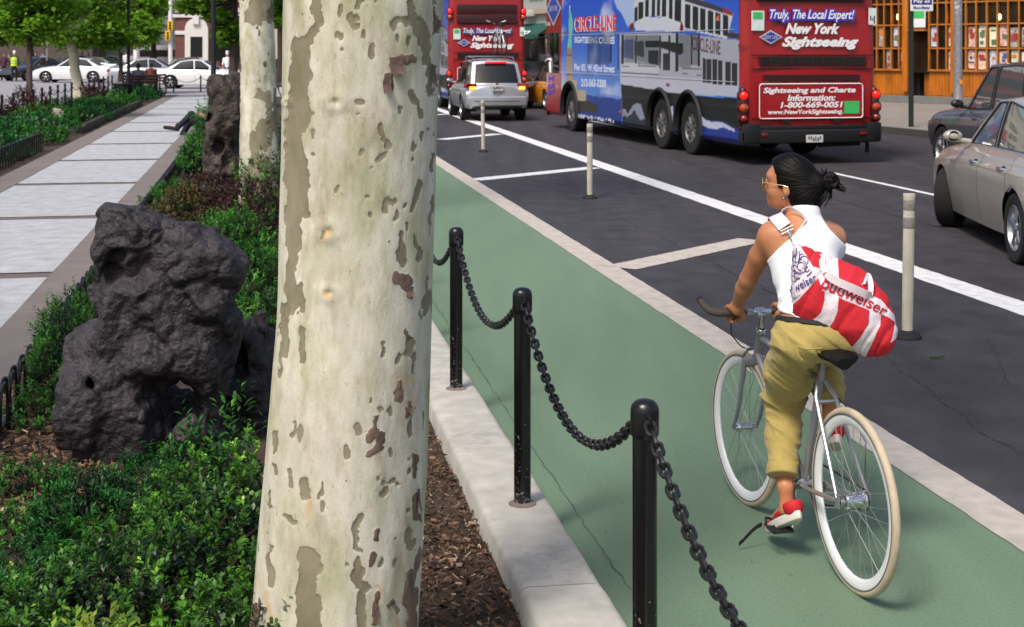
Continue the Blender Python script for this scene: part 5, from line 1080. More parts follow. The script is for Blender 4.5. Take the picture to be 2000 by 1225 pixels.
    poly([(735, 335), (805, 325), (810, 460), (735, 440)], (74, 76, 82)); poly([(815, 330), (925, 325), (1120, 350), (1122, 420), (1100, 440), (925, 375), (820, 380)], (18, 18, 20)); poly([(842, 400), (925, 405), (925, 520), (842, 505)], (46, 52, 62)); poly([(960, 430), (1015, 430), (1015, 560), (960, 560)], (30, 34, 42))
    poly([(640, 320), (725, 310), (725, 470), (640, 455)], (80, 98, 150), 0, .8); poly([(625, 465), (800, 490), (925, 530), (925, 590), (620, 570)], (200, 202, 206), 0, .8)
    for x0, x1, ya, yb_ in ((628, 648, 275, 510), (738, 752, 280, 505), (930, 944, 285, 545), (1004, 1018, 285, 560), (1060, 1085, 268, 570), (1182, 1196, 268, 520), (1240, 1256, 270, 530), (455, 463, 280, 515), (540, 552, 280, 500), (598, 607, 280, 560), (358, 363, 290, 575)): poly([(x0, ya), (x1, ya), (x1 - 2, yb_), (x0 - 2, yb_)], (12, 12, 14), .004)
    for (xa, ya, xb_, yb_) in ((628, 526, 925, 526), (628, 575, 925, 590), (1110, 545, 1265, 548), (1110, 585, 1265, 600), (930, 290, 1018, 290), (1182, 272, 1250, 272), (455, 520, 607, 520), (150, 262, 612, 262), (150, 595, 620, 600)): poly([(xa, ya), (xb_, yb_), (xb_, yb_ + 5), (xa, ya + 5)], (70, 74, 82))
    for x0, x1, ya, yb_ in ((1278, 1300, 465, 655), (1306, 1345, 470, 662), (1352, 1392, 472, 668), (1398, 1432, 478, 672), (1455, 1500, 492, 676), (1506, 1552, 500, 680), (1603, 1650, 505, 660)): poly([(x0, ya), (x1, ya + 4), (x1, yb_ + 4), (x0, yb_)], (34, 36, 42))
    poly([(1480, 265), (1650, 275), (1650, 325), (1480, 300)], (70, 48, 36), .02)
    poly([(985, 668), (1012, 668), (1012, 688), (985, 688)], (130, 50, 40))
    # red front end
    d = z6(150, 300)[0]; m_ = a > d; setc(m_, (150, 22, 26)); 
    return C ** 1.12 * np.array([.84, .84, .90])
def side_grid(sgn, ad):
    na_, nz_ = 560, 190; a = np.linspace(.14, LB - .35, na_); z = np.linspace(.33, 4.05, nz_); A, Z = np.meshgrid(a, z, indexing='ij')
    C = side_color(A, Z) if ad else np.broadcast_to(np.array([lin(150), lin(22), lin(26)]), A.shape + (3,)).copy()
    dead = np.zeros(A.shape, bool)
    for ax in AXLES:
        Ra = .67; dy, dz = A - ax, Z - .50; rr_ = np.sqrt(dy ** 2 + dz ** 2); ins = (rr_ < Ra) | ((np.abs(dy) < Ra) & (Z < .5)); dead |= ins
        s_ = Ra / np.maximum(rr_, 1e-6); up_ = ins & (dz > 0) & (rr_ > Ra - .05); A = np.where(up_, ax + dy * s_, A); Z = np.where(up_, .5 + dz * s_, Z)
    x = np.full(A.shape, sgn * WB / 2); x = x - sgn * .05 * np.clip((Z - 2.4) / 1.6, 0, 1) ** 2 - sgn * .10 * np.clip((.42 - Z) / .1, 0, 1)
    V = np.stack([x, A, Z], -1).reshape(-1, 3); i, j = np.meshgrid(np.arange(na_ - 1), np.arange(nz_ - 1), indexing='ij')
    k = dead[:-1, :-1] & dead[1:, :-1] & dead[1:, 1:] & dead[:-1, 1:]; i, j = i[~k], j[~k]
    q = np.stack([i * nz_ + j, (i + 1) * nz_ + j, (i + 1) * nz_ + j + 1, i * nz_ + j + 1], -1)
    return V, (q if sgn > 0 else q[:, ::-1]), C.reshape(-1, 3)
AXLES = [2.75, 4.15, 10.35]
# axle stations as read off the nearer bus
AXLES = [z6(1160, 900)[0], z6(930, 900)[0], z6(215, 900)[0]]
M['dull_rim'] = mat('dull_wheel', rgb(110, 108, 106), .5, .7, var=.3, scale=20)
M['bus_side'] = mat('bus_side_print', rgb(200, 200, 200), .32, var=.03, attr='Col', coat=.12, spec=.35)
M['bus_red'] = paint('bus_red_paint', rgb(146, 16, 22), .34, 0, .45, .1)
M['bus_dark_red'] = mat('dark_red_louvre', rgb(52, 12, 14), .4, var=.1)
M['bus_white'] = mat('white_lettering', rgb(228, 226, 226), .5, var=.03)
M['bus_blue'] = mat('blue_lettering', rgb(60, 60, 190), .5, var=.03)
M['bus_navy'] = mat('blue_diamond', rgb(40, 54, 150), .4, var=.03)
M['bus_silver'] = mat('silver_edge', rgb(190, 190, 205), .35, .3, var=.05)
M['ad_red'] = mat('ad_red', rgb(200, 36, 46), .4, var=.03)
M['ad_white'] = mat('ad_white', rgb(215, 220, 235), .4, var=.03)
M['ad_maroon'] = mat('ad_maroon', rgb(86, 40, 52), .4, var=.03)
M['sticker_green'] = mat('green_sticker', rgb(60, 175, 90), .5, var=.06)
M['sticker_white'] = mat('white_sticker', rgb(205, 215, 212), .5, var=.1, scale=20)
def make_bus():
    T = thing('double_decker_bus', 'big red double deck tour bus with a blue ship advertisement along its side', 'bus', (BX, BY, 0), BH, 'red double deck tour buses')
    b = MB()
    # chassis, floor, inner body (dark)
    b.box((0, LB / 2, .55), (WB - .5, LB - .4, .35)); b.box((0, LB / 2 + .3, 1.3), (WB - .9, LB - 1.2, 1.3))
    for ax in AXLES:
        for s_ in (-1, 1): b.box((s_ * (WB / 2 - .5), ax, .85), (.7, 1.5, 1.0))
    b.build('chassis', M['void'], T, False, True)
    for s_, ad in ((-1, True), (1, False)):
        V, Fc, C = side_grid(s_, ad); mesh_obj('side_panel', V, Fc, M['bus_side'], T, True, cols=C, local=True)
    # rear panel with rounded corners
    def rx(bx): return bx - WB / 2
    A = []
    cr_ = .16
    for k in range(9): a = math.pi / 2 * k / 8; A.append((-WB / 2 + cr_ - cr_ * math.cos(a), cr_ - cr_ * math.sin(a)))
    for k in range(1, 12): A.append((-WB / 2 + cr_ + (WB - 2 * cr_) * k / 12, -.03 * math.sin(math.pi * k / 12)))
    for k in range(9): a = math.pi / 2 * k / 8; A.append((WB / 2 - cr_ + cr_ * math.sin(a), cr_ - cr_ * math.cos(a)))
    zs_ = [.62, .68, .9, 1.2, 1.62, 1.66, 2.0, 2.4, 2.5, 3.0, 3.5, 3.9, 4.05]
    rb_ = MB(); rb_.grid([[(x * (1 - .02 * max(0, z - 2.4)), y + .015 * math.sin(z * 3) + .05 * max(0, z - 2.6), z) for z in zs_] for (x, y) in A], flip=False); rb_.build('rear_panel', M['bus_red'], T, True, True)
    fr = MB(); A2 = [(x, LB - .36 + .36 * (1 - (abs(x) / (WB / 2)) ** 4) if abs(x) < WB / 2 else LB - .36) for x in np.linspace(-WB / 2, WB / 2, 21)]
    fr.grid([[(x, y, z) for z in (.3, .8, 1.2, 2.5, 4.05)] for (x, y) in A2], flip=True); fr.build('front_panel', M['bus_red'], T, True, True)
    ws = MB(); ws.grid([[(x * .94, y + .02, z) for z in (1.15, 1.8, 2.4)] for (x, y) in A2], flip=True); ws.build('windscreen', M['glass_dark'], T, True, True)
    tp = MB(); tp.box((0, LB / 2, 2.36), (WB - .12, LB - .4, .08)); tp.tube([(-WB / 2 + .05, .2, 4.06), (-WB / 2 + .05, LB - .4, 4.06), (WB / 2 - .05, LB - .4, 4.06), (WB / 2 - .05, .2, 4.06), (-WB / 2 + .05, .2, 4.06)], .04); tp.build('upper_deck', M['black_plastic'], T, True, True)
    yo = -.055
    def rq(x0, y0, x1, y1, dy=0.0):
        b0, za = rearmap(x0, y0); b1, zb_ = rearmap(x1, y1); return rx(b0), rx(b1), zb_, za
    def rbox(bm, x0, y0, x1, y1, th=.02, y=None, bev=.004): 
        a, c, z0, z1 = rq(x0, y0, x1, y1); bm.box(((a + c) / 2, (yo if y is None else y), (z0 + z1) / 2), (c - a, th, z1 - z0), bev=bev, seg=1)
    b = MB(); rbox(b, 92, 250, 565, 290); rbox(b, 110, 332, 535, 356); rbox(b, 92, -20, 565, 2)
    for (z0, z1) in ((2.82, 3.12), (3.17, 3.47)): b.box((0, -.02, (z0 + z1) / 2), (2.0, .05, z1 - z0), bev=.01)
    b.build('louvre', M['bus_dark_red'], T, True, True)
    b = MB()
    for k in range(10): a, c, z0, z1 = rq(100 + k * 46, 256, 138 + k * 46, 284); b.box(((a + c) / 2, yo - .012, (z0 + z1) / 2), (c - a, .006, z1 - z0))
    b.build('louvre_slot', M['void'], T, False, True)
    b = MB()
    for (y0, y1) in ((242, 246), (303, 306), (522, 526)): rbox(b, 60, y0, 600, y1, .012, -.04)
    b.build('panel_seam', M['bus_dark_red'], T, False, True)
    def txt(bm, s_, x0, y0, x1, y1, shear=.3, bold=.02, off=0.0, sp=1.0, mi=0):
        a, c, z0, z1 = rq(x0, y0, x1, y1); bm.text(s_, (a, yo - .012 - off, z0), (c - a, 0, 0), (0, 0, z1 - z0), shear, bold, mi, spacing=sp)
    b = MB()
    for dx, dz in ((0, 0), (3, 3), (-3, 3), (3, -2), (-3, -2), (6, 6), (0, 6), (0, -3)): txt(b, 'Truly, The Local Expert!', 135 + dx, 40 + dz, 512 + dx, 100 + dz, .35, .06)
    b.build('lettering_outline', M['bus_blue'], T, False, True)
    for a_ in (('Truly, The Local Expert!', 137, 42, 510, 98, .35, .02, .004), ('New York', 205, 103, 446, 152, .35, .05), ('Sightseeing', 190, 162, 530, 220, .35, .05), ('Sightseeing and Charte', 108, 388, 516, 416, .2, .035), ('Information:', 215, 419, 428, 446, .2, .035), ('1-800-669-0051', 184, 451, 460, 476, .2, .035), ('www.NewYorkSightseeing.', 128, 486, 460, 508, .15, .03)):
        b = MB(); txt(b, *a_); b.build('lettering', M['bus_white'], T, False, True)
    b = MB()
    # rounded outline of the notice
    a, c, z0, z1 = rq(92, 373, 548, 520); q = .05; pts = []
    for (cx_, cz_, a0) in ((c - q, z1 - q, 0), (a + q, z1 - q, 90), (a + q, z0 + q, 180), (c - q, z0 + q, 270)):
        for k in range(6): t_ = R(a0 + 18 * k); pts.append((cx_ + q * math.cos(t_), yo - .008, cz_ + q * math.sin(t_)))
    b.tube(pts, .011, n=4, closed=True); b.build('notice_border', M['bus_white'], T, False, True)
    b = MB(); rbox(b, 88, 370, 552, 524, .02); b.build('notice_panel', M['bus_red'], T, True, True)
    b = MB(); a, c, z0, z1 = rq(90, 133, 195, 196); mx_, mz_ = (a + c) / 2, (z0 + z1) / 2; b.add([(a, yo, mz_), (mx_, yo, z0), (c, yo, mz_), (mx_, yo, z1)], [(0, 1, 2, 3)], 1); b.add([(a + .05, yo - .004, mz_), (mx_, yo - .004, z0 + .03), (c - .05, yo - .004, mz_), (mx_, yo - .004, z1 - .03)], [(0, 1, 2, 3)], 0); b.text('GRAY LINE', (a + .09, yo - .008, mz_ - .035), (c - a - .18, 0, 0), (0, 0, .07), 0, .02, 1); b.build('diamond_emblem', [M['bus_navy'], M['bus_silver']], T, False, True)
    b = MB(); rbox(b, 466, 448, 532, 502, .012, yo - .012, 0); b.build('green_sticker', M['sticker_green'], T, False, True)
    b = MB(); rbox(b, 60, 48, 116, 136, .012, -.03, 0); b.build('sticker', M['sticker_white'], T, False, True); b = MB(); rbox(b, 578, 36, 612, 110, .012, -.03, 0); b.build('sticker', M['sticker_white'], T, False, True)
    b = MB(); rbox(b, 66, 54, 108, 84, .01, -.038, 0); b.build('sticker_print', M['sticker_green'], T, False, True)
    b = MB(); a, c, z0, z1 = rq(583, 70, 607, 105); marks(b, (a, -.037, z0), (c - a, 0, 0), (0, 0, z1 - z0), 3, 5); b.build('sticker_print', M['ink'], T, False, True)
    # lamp clusters
    for s_ in (-1, 1):
        for (zc, m_, r_) in ((1.20, 'red_lamp', .075), (.985, 'amber_lens', .085), (.80, 'red_lens', .07), (3.24, 'red_lamp', .085), (3.05, 'amber_lens', .085)):
            if zc < 2: x = s_ * (WB / 2 - .02)
            else: x = s_ * (WB / 2 - .05)
            b = MB(); b.lathe([(0, .06), (r_ * .5, .055), (r_ * .85, .035), (r_, 0), (r_, -.06)], (x, -.02, zc), (0, -1, 0), 20); l_ = b.build('rear_lamp', M[m_], T, True, True)
            b = MB(); b.lathe([(r_ + .002, -.02), (r_ + .02, .0), (r_ + .025, -.08)], (x, -.02, zc), (0, -1, 0), 20); b.build('lamp_rim', M['bus_dark_red'], l_, True, True)
        b = MB(); b.ell((s_ * (WB / 2 - .03), .06, 1.0), (.10, .12, .36)); b.build('lamp_housing', M['bus_dark_red'], T, True, True)
    # bumper, underside
    b = MB(); b.box((0, .02, .49), (WB + .02, .34, .24), bev=.05, seg=3); b.box((0, -.05, .64), (2.2, .14, .08), bev=.02); b.box((WB / 2 - .13, -.08, .55), (.28, .16, .34), bev=.03); b.box((-WB / 2 + .13, -.08, .55), (.28, .16, .34), bev=.03); b.build('bumper', M['black_plastic'], T, True, True)
    b = MB(); rbox(b, 192, 528, 224, 542, .03, -.08); rbox(b, 418, 528, 450, 542, .03, -.08); b.build('bumper_bracket', M['void'], T, True, True)
    b = MB(); rbox(b, 286, 596, 360, 628, .02, -.17); pl = b.build('number_plate', M['plate'], T, True, True)
    b = MB(); a, c, z0, z1 = rq(294, 602, 352, 622); marks(b, (a, -.184, z0), (c - a, 0, 0), (0, 0, z1 - z0), 6, 3); b.build('plate_lettering', M['ink'], pl, False, True)
    b = MB(); 
    for s_ in (-1, 1): b.box((s_ * .93, -.16, .53), (.12, .03, .05), bev=.01)
    b.build('reflector', M['red_lens'], T, True, True)
    b = MB(); b.box((WB / 2 - .12, .12, .28), (.06, .03, .22)); b.tube([(.2, .1, .32), (1.0, .1, .34)], .04); b.build('mud_flap', M['black_rubber'], T, True, True)
    # wheels
    for i, ax in enumerate(AXLES):
        for s_ in (-1, 1):
            wheel(T, (s_ * (WB / 2 - .19), ax, .50), .50, .30, s_, spokes=10, rimr=.55, mname='dull_rim')
            b = MB(); A_ = []
            for a in np.linspace(-.12, math.pi + .12, 26): c_, s2 = math.cos(a), math.sin(a); A_.append([(s_ * (WB / 2 - .05), ax + .67 * c_, .5 + .67 * s2), (s_ * (WB / 2 + .045), ax + .68 * c_, .5 + .68 * s2), (s_ * (WB / 2 + .05), ax + .71 * c_, .5 + .71 * s2), (s_ * (WB / 2 + .004), ax + .74 * c_, .5 + .74 * s2)])
            b.grid(A_); b.build('wheel_arch', M['black_rubber'], T, True, True)
    # lettering and details on the ad side: x = -WB/2
    xs_ = -WB / 2 - .006
    def st_(bm, s_, x0, y0, x1, y1, shear=0.0, bold=.02, mi=0, off=0.0, y0r=None, y1r=None, sp=1.0):
        a0, zl = z6(x0, y1); a1, zr_ = z6(x1, y1r if y1r is not None else y1); _, zt = z6(x0, y0)
        bm.text(s_, (xs_ - off, a0, zl), (0, a1 - a0, zr_ - zl), (0, 0, zt - zl), shear, bold, mi, spacing=sp)
    for a_, k_ in ((('CIRCLE-LINE', 254, 140, 586, 256, 0, .05), 246), (('SIGHTSEEING CRUISES', 255, 293, 575, 343, 0, .02), 352), (('Pier 83, W. 42nd Street', 255, 508, 575, 572, 0, .02), 590), (('212-563-3200', 310, 628, 508, 690, 0, .03), 700), (('1103', 24, 178, 62, 206, 0, .02), 206)):
        b = MB(); st_(b, *a_, y1r=k_); b.build('side_lettering', M['ad_white'], T, False, True)
    b = MB()
    a0, zl = z6(285, 940); a1, zr_ = z6(590, 985); zl = max(zl, .37); marks(b, (xs_, a0, .37), (0, a1 - a0, .0), (0, 0, .09), 34, 4)
    b.build('side_lettering', M['ad_white'], T, False, True)
    b = MB(); st_(b, 'CIRCLE-LINE', 260, 137, 592, 252, 0, .03, 0, .004, y1r=242); b.build('side_lettering', M['ad_red'], T, False, True)
    b = MB(); st_(b, 'CIRCLE-LINE', 1196, 290, 1418, 396, 0, .0, y1r=438); b.build('side_lettering', M['ad_maroon'], T, False, True); b = MB(); st_(b, 'SIGH', 1560, 350, 1642, 402, 0, .0, y1r=412); b.build('side_lettering', M['ad_maroon'], T, False, True)
    b = MB(); (ca, cz) = z6(88, 70); w_, h_ = abs(z6(28, 70)[0] - z6(150, 70)[0]) / 2, .44
    for (q, mi, o) in ((1, 1, 0), (.84, 0, .003)): b.add([(xs_ - o, ca + w_ * q, cz), (xs_ - o, ca, cz - h_ * q), (xs_ - o, ca - w_ * q, cz), (xs_ - o, ca, cz + h_ * q)], [(0, 1, 2, 3)], mi)
    b.text('GRAY LINE', (xs_ - .007, ca + w_ * .52, cz - .06), (0, -w_ * 1.04, 0), (0, 0, .14), 0, .02, 1); b.build('diamond_emblem', [M['bus_navy'], M['bus_silver']], T, False, True)
    b = MB(); q0 = z6(95, 620); q1 = z6(45, 790)
    for k, w_ in enumerate(('Truly', 'The Local', 'Expert!')): b.text(w_, (xs_, q1[0] - .0 , q0[1] - .16 - k * .17), (0, -(q1[0] - q0[0]) , .10), (0, 0, .15), .3, .05)
    b.build('side_lettering', M['bus_blue'], T, False, True)
    b = MB(); (a0, z1), (a1, z0) = z6(20, 265), z6(132, 585); b.box((xs_ + .004, (a0 + a1) / 2, (z0 + z1) / 2), (.02, abs(a0 - a1), z1 - z0), bev=.01); b.build('side_window', M['glass_dark'], T, True, True)
    for (xa, xb_, ya, yb_) in ((364, 452, 292, 515), (466, 540, 285, 512), (655, 735, 285, 500), (758, 925, 285, 520), (1090, 1180, 275, 540), (1200, 1240, 280, 520)):
        (a0, z1), (a1, z0) = z6(xa, ya), z6(xb_, yb_); b = MB(); b.box((xs_ + .004, (a0 + a1) / 2, (z0 + z1) / 2), (.012, abs(a0 - a1), z1 - z0), bev=.004, seg=1)
        b.build('side_window', M['vinyl'], T, True, True)
    b = MB()
    for y_ in (262, 597, 830): (a0, z0), (a1, z1) = z6(0, y_), z6(1500, y_ + 10); b.box((xs_ + .003, (.3 + LB - .5) / 2 + .0, (z0 + z1) / 2 if y_ != 830 else .78), (.012, LB - .9, .012)) if y_ != 830 else None
    b.build('side_rail', M['bus_silver'], T, False, True)
    b = MB(); (a0, z0) = z6(0, 110); b.box((-WB / 2 - .28, LB - .15, 1.98), (.2, .12, .42), bev=.04); b.tube([(-WB / 2 + .1, LB - .1, 2.3), (-WB / 2 - .28, LB - .1, 2.3), (-WB / 2 - .28, LB - .15, 2.1)], .02); b.build('mirror', M['black_plastic'], T, True, True)
    b = MB(); (a0, z0) = z6(625, 893); b.box((xs_ - .01, a0, z0), (.03, .09, .06), bev=.01); b.build('side_marker', M['amber_lens'], T, True, True)
    return T
_m, _nt, _b = _base('perforated_vinyl_window'); _b.inputs['Base Color'].default_value = (.03, .035, .045, 1); _b.inputs['Roughness'].default_value = .06; _b.inputs['Coat Weight'].default_value = .6
_tr = _nt.nodes.new('ShaderNodeBsdfTransparent'); _ms = _nt.nodes.new('ShaderNodeMixShader'); _ms.inputs[0].default_value = .32
_nt.links.new(_tr.outputs[0], _ms.inputs[1]); _nt.links.new(_b.outputs[0], _ms.inputs[2]); _nt.links.new(_ms.outputs[0], _nt.nodes['Material Output'].inputs['Surface'])
M['vinyl'] = _m
bus1 = make_bus()
bus2 = copy_tree(bus1); bus2['label'] = 'farther red double deck tour bus ahead of the silver sport utility vehicle'
bus2.location = (P(951, 0, 46.3)[0], 46.3, 0); bus2.rotation_euler.z = heading(-.19, 1)
bus1['label'] = 'nearer red double deck tour bus with a blue ship advertisement along its side'
# ---------------- chain bollards on the kerb ----------------
def chipped_black():
    m, nt, b = _base('chipped_black_paint'); L = nt.links.new; tc = N(nt, 'ShaderNodeTexCoord')
    n = N(nt, 'ShaderNodeTexNoise', Scale=75.0, Detail=3.0, Roughness=.6); n2 = N(nt, 'ShaderNodeTexNoise', Scale=7.0, Detail=2.0); L(tc.outputs['Object'], n.inputs['Vector']); L(tc.outputs['Object'], n2.inputs['Vector'])
    sx = N(nt, 'ShaderNodeSeparateXYZ'); L(tc.outputs['Object'], sx.inputs[0])
    zr = N(nt, 'ShaderNodeMapRange'); zr.inputs[1].default_value = .05; zr.inputs[2].default_value = .75; zr.inputs[3].default_value = .58; zr.inputs[4].default_value = .80; L(sx.outputs['Z'], zr.inputs[0])
    a = N(nt, 'ShaderNodeMath', operation='MULTIPLY_ADD'); a.inputs[1].default_value = .22; L(n2.outputs['Fac'], a.inputs[0]); L(n.outputs['Fac'], a.inputs[2])
    s_ = N(nt, 'ShaderNodeMath', operation='SUBTRACT'); L(a.outputs[0], s_.inputs[0]); L(zr.outputs[0], s_.inputs[1])
    r = N(nt, 'ShaderNodeMapRange'); r.inputs[1].default_value = .12; r.inputs[2].default_value = .16; L(s_.outputs[0], r.inputs[0])
    mx = N(nt, 'ShaderNodeMix'); mx.data_type = 'RGBA'; L(r.outputs[0], mx.inputs[0]); mx.inputs[6].default_value = rgb(15, 14, 17); mx.inputs[7].default_value = rgb(118, 112, 115); L(mx.outputs[2], b.inputs['Base Color'])
    rr = N(nt, 'ShaderNodeMapRange'); rr.inputs[3].default_value = .22; rr.inputs[4].default_value = .7; L(r.outputs[0], rr.inputs[0]); L(rr.outputs[0], b.inputs['Roughness'])
    bp = N(nt, 'ShaderNodeBump', Strength=.5, Distance=.001); L(n.outputs['Fac'], bp.inputs['Height']); L(bp.outputs[0], b.inputs['Normal']); return m
M['bollard'] = chipped_black(); M['grout'] = mat('grout', rgb(118, 104, 98), .9, var=.2, scale=30)
M['chain'] = mat('chain_paint', rgb(30, 29, 32), .36, .2, var=.3, scale=30, bump=.0008, bscale=80, rvar=.12)
KZ = .152; BT = [4.45 + .0, 0, 0]
def bpos(Y): # point on the bollard line at distance Y
    X = (-.1782 * Y) + 1.045 / NX; return (X, Y)
bY = [2.05, 3.895, 5.72, 7.66, 9.62, 11.6, 13.6, 15.6]
lbls = ['bollard nearer the camera than the frame reaches, out of view', 'nearest visible black bollard, cut off by the bottom edge of the photo', 'middle black bollard of the three in view on the kerb', 'farthest black bollard in view, just right of the big plane trunk', 'first bollard hidden behind the plane trunk', 'second bollard hidden behind the plane trunk', 'third bollard hidden behind the plane trunk', 'fourth bollard hidden behind the plane trunk']
proto = None
bY += [17.6, 19.6, 21.6]; lbls += ['fifth bollard hidden behind the plane trunk', 'sixth bollard hidden behind the plane trunk', 'seventh bollard hidden behind the plane trunk']
for i, Y in enumerate(bY):
    x, y = bpos(Y)
    if proto is None:
        T = thing('chain_bollard', lbls[i], 'bollard', (x, y, KZ), 0, 'black chain bollards along the kerb')
        b = MB(); b.lathe([(.0345, 0), (.0345, .79)], (0, 0, 0), n=28); b.build('post', M['bollard'], T, True, True)
        b = MB(); b.lathe([(.0345, .775), (.0385, .782), (.040, .79), (.040, .845), (.0385, .858), (.034, .868), (.026, .875), (.014, .879), (0, .880)], (0, 0, 0), n=28)
        for s_ in (-1, 1): b.tube([(-SX * s_ * -.030 * 0 + SX * s_ * .036, SY * s_ * .036, .842), (SX * s_ * .052, SY * s_ * .052, .835), (SX * s_ * .052, SY * s_ * .052, .815), (SX * s_ * .036, SY * s_ * .036, .808)], .0055, n=8)
        b.build('cap', M['black_paint'], T, True, True)
        b = MB(); b.lathe([(.058, -.002), (.056, .004), (.046, .009), (.034, .012)], (0, 0, 0), n=24); b.build('grout_collar', M['grout'], T, True, True); proto = T
    else:
        c = copy_tree(proto); c.location = (x, y, KZ); c['label'] = lbls[i]; c.rotation_euler.z = .02 * i
def chain(p, q, sag, pitch, wr_, label, group, m_=None, lw=1.0):
    p, q = Vector(p), Vector(q); n = 400; pts = [p.lerp(q, k / n) - Vector((0, 0, sag * 4 * (k / n) * (1 - k / n))) for k in range(n + 1)]
    ln = [0]
    for k in range(n): ln.append(ln[-1] + (pts[k + 1] - pts[k]).length)
    m = int(ln[-1] / pitch); b = MB(); side = (q - p).cross(Vector((0, 0, 1))).normalized()
    for k in range(m):
        s_ = (k + .5) / m * ln[-1]; j = int(np.searchsorted(ln, s_)); j = min(max(j, 1), n); c = pts[j]; d = (pts[min(j + 2, n)] - pts[max(j - 2, 0)]).normalized()
        u = side if k % 2 == 0 else d.cross(side).normalized(); ang = .35 * (1 if k % 2 else -1) ; w_ = (u + d.cross(u) * .25).normalized()
        hl = pitch * .5 + wr_ * .9; hw = wr_ * 2.05 * lw; st_ = hl - hw; ring = []
        for a in np.linspace(-90, 90, 6): t_ = R(float(a)); ring.append(c + d * (st_ + hw * math.cos(t_)) + w_ * (hw * math.sin(t_)))
        for a in np.linspace(90, 270, 6): t_ = R(float(a)); ring.append(c + d * (-st_ + hw * math.cos(t_)) + w_ * (hw * math.sin(t_)))
        b.tube(ring, wr_, n=7, closed=True)
    o = b.build('chain', m_ or M['chain'], None, True); return tag(o, label, 'chain', group)
gc = 'chains slung between the kerb bollards'
cl_more = 'chain between kerb bollards hidden behind the big plane trunk'
cl = ['thick chain running down from the nearest bollard out of the bottom edge', 'chain sagging between the nearest and the middle bollard', 'chain sagging between the middle and the farthest bollard in view', 'short piece of chain left of the farthest bollard, going behind the plane trunk']
for i in range(4):
    a, b_ = bpos(bY[i]), bpos(bY[i + 1]); s_ = .045
    pa = Vector((a[0] + SX * s_, a[1] + SY * s_, KZ + .825)); pb = Vector((b_[0] - SX * s_, b_[1] - SY * s_, KZ + .825))
    chain(pb, pa, [.27, .275, .26, .27][i], .038, .0062, cl[i], gc)
last = [o for o in bpy.data.objects if o.get('label') == cl[3]][0]; x4, y4 = bpos((bY[3] + bY[4]) / 2)
for i in range(4, len(bY) - 1):
    xm, ym = bpos((bY[i] + bY[i + 1]) / 2); c = copy_tree(last); c.location = (last.location.x + xm - x4, last.location.y + ym - y4, last.location.z); c['label'] = cl_more
# ---------------- flexible delineator posts ----------------
M['flex'] = mat('flex_post_plastic', rgb(196, 188, 170), .55, var=.22, scale=7, bump=.001, bscale=40, stretch=(1, 1, .4))
M['reflective'] = mat('dirty_reflective_band', rgb(138, 132, 124), .4, var=.3, scale=40)
gf = 'white delineator posts in the buffer strip'
fp = None
for i, (px, pyb, lean, lb) in enumerate([(1772, 660, .014, 'largest white delineator post, right of the cyclist'), (1152, 388, .0, 'middle white delineator post, below the side of the nearer bus'), (944, 297, -.015, 'farthest white delineator post, in front of the silver sport utility vehicle')]):
    x, y, _ = G(px, pyb)
    if fp is None:
        T = thing('delineator_post', lb, 'traffic post', (x, y, 0), 0, gf)
        b = MB(); b.lathe([(.036, .03), (.038, .04), (.040, .5), (.0395, .93), (.041, .97), (.043, .995), (.040, 1.0), (.0, .998)], (0, 0, 0), n=22); V = [(p[0], p[1] * .62 if p[2] > .06 else p[1], p[2]) for p in b.v]; b.v = V; b.build('tube', M['flex'], T, True, True)
        for (z0, z1) in ((.76, .835), (.885, .955)):
            b = MB(); b.lathe([(.0405, z0), (.0415, z0 + .002), (.0415, z1 - .002), (.0405, z1)], (0, 0, 0), n=22); b.v = [(p[0], p[1] * .65, p[2]) for p in b.v]; b.build('band', M['reflective'], T, True, True)
        b = MB(); b.lathe([(.10, .0), (.10, .012), (.092, .024), (.06, .036), (.045, .05), (.04, .055)], (0, 0, 0), n=28); bs = b.build('base', M['black_rubber'], T, True, True)
        for k in range(8): b = MB() if k == 0 else b; a = k * math.pi / 4 + .2; b.ell((.078 * math.cos(a), .078 * math.sin(a), .026), (.011, .011, .006), 8, 5)
        b.build('bolt', M['void'], bs, True, True); fp = T
    else:
        c = copy_tree(fp); c.location = (x, y, 0); c['label'] = lb
        T = c
    T.rotation_euler = (0, lean, .3 * i)
# fallen leaf and small litter
b = MB(); x, y, z = G(1830, 700, .006); b.grid([[(x - .05 + .02 * i, y + .02 * (j - 1) * (1 - abs(i - 2.5) / 3.4), z + .008 * abs(j - 1) + .002 * i) for j in range(3)] for i in range(6)]); tag(b.build('fallen_leaf', M['lime_leaf'], None), 'green leaf lying on the asphalt near the largest delineator post', 'leaf')
# ---------------- hoop fences round the beds ----------------
def hoop_fence(label, L, t0, t1, h, w_, r_, step, group):
    a = S(L, t0); T = thing('hoop_fence', label, 'fence', (a[0], a[1], .05), 0, group); n = int((t1 - t0) / step)
    dense = 0; extra = MB()
    for k in range(n):
        t_ = t0 + k * step; off = .012 if k % 2 else -.012; pts = []
        for q in np.linspace(0, 1, 5): pts.append(S(L + off, t_, .02 + (h - w_ / 2) * q))
        for a_ in np.linspace(180, 0, 8)[1:]: pts.append(S(L + off, t_ + w_ / 2 + w_ / 2 * math.cos(R(float(a_))), h - w_ / 2 + w_ / 2 * math.sin(R(float(a_))) + .02))
        for q in np.linspace(1, 0, 5)[1:]: pts.append(S(L + off, t_ + w_, .02 + (h - w_ / 2) * q))
        if k < 99: b = MB(); b.tube(pts, r_, n=6); b.build('hoop', M['black_paint'], T)
        else: extra.tube(pts, r_, n=5)
    if extra.f: e = extra.build('hoop', M['black_paint'], T); e['kind'] = 'stuff'
    b = MB(); b.box(S(L, (t0 + t1) / 2, .10), (.03, t1 - t0, .012), rz=TH); b.build('rail', M['black_paint'], T)
gh = 'low black hoop fences along the path'
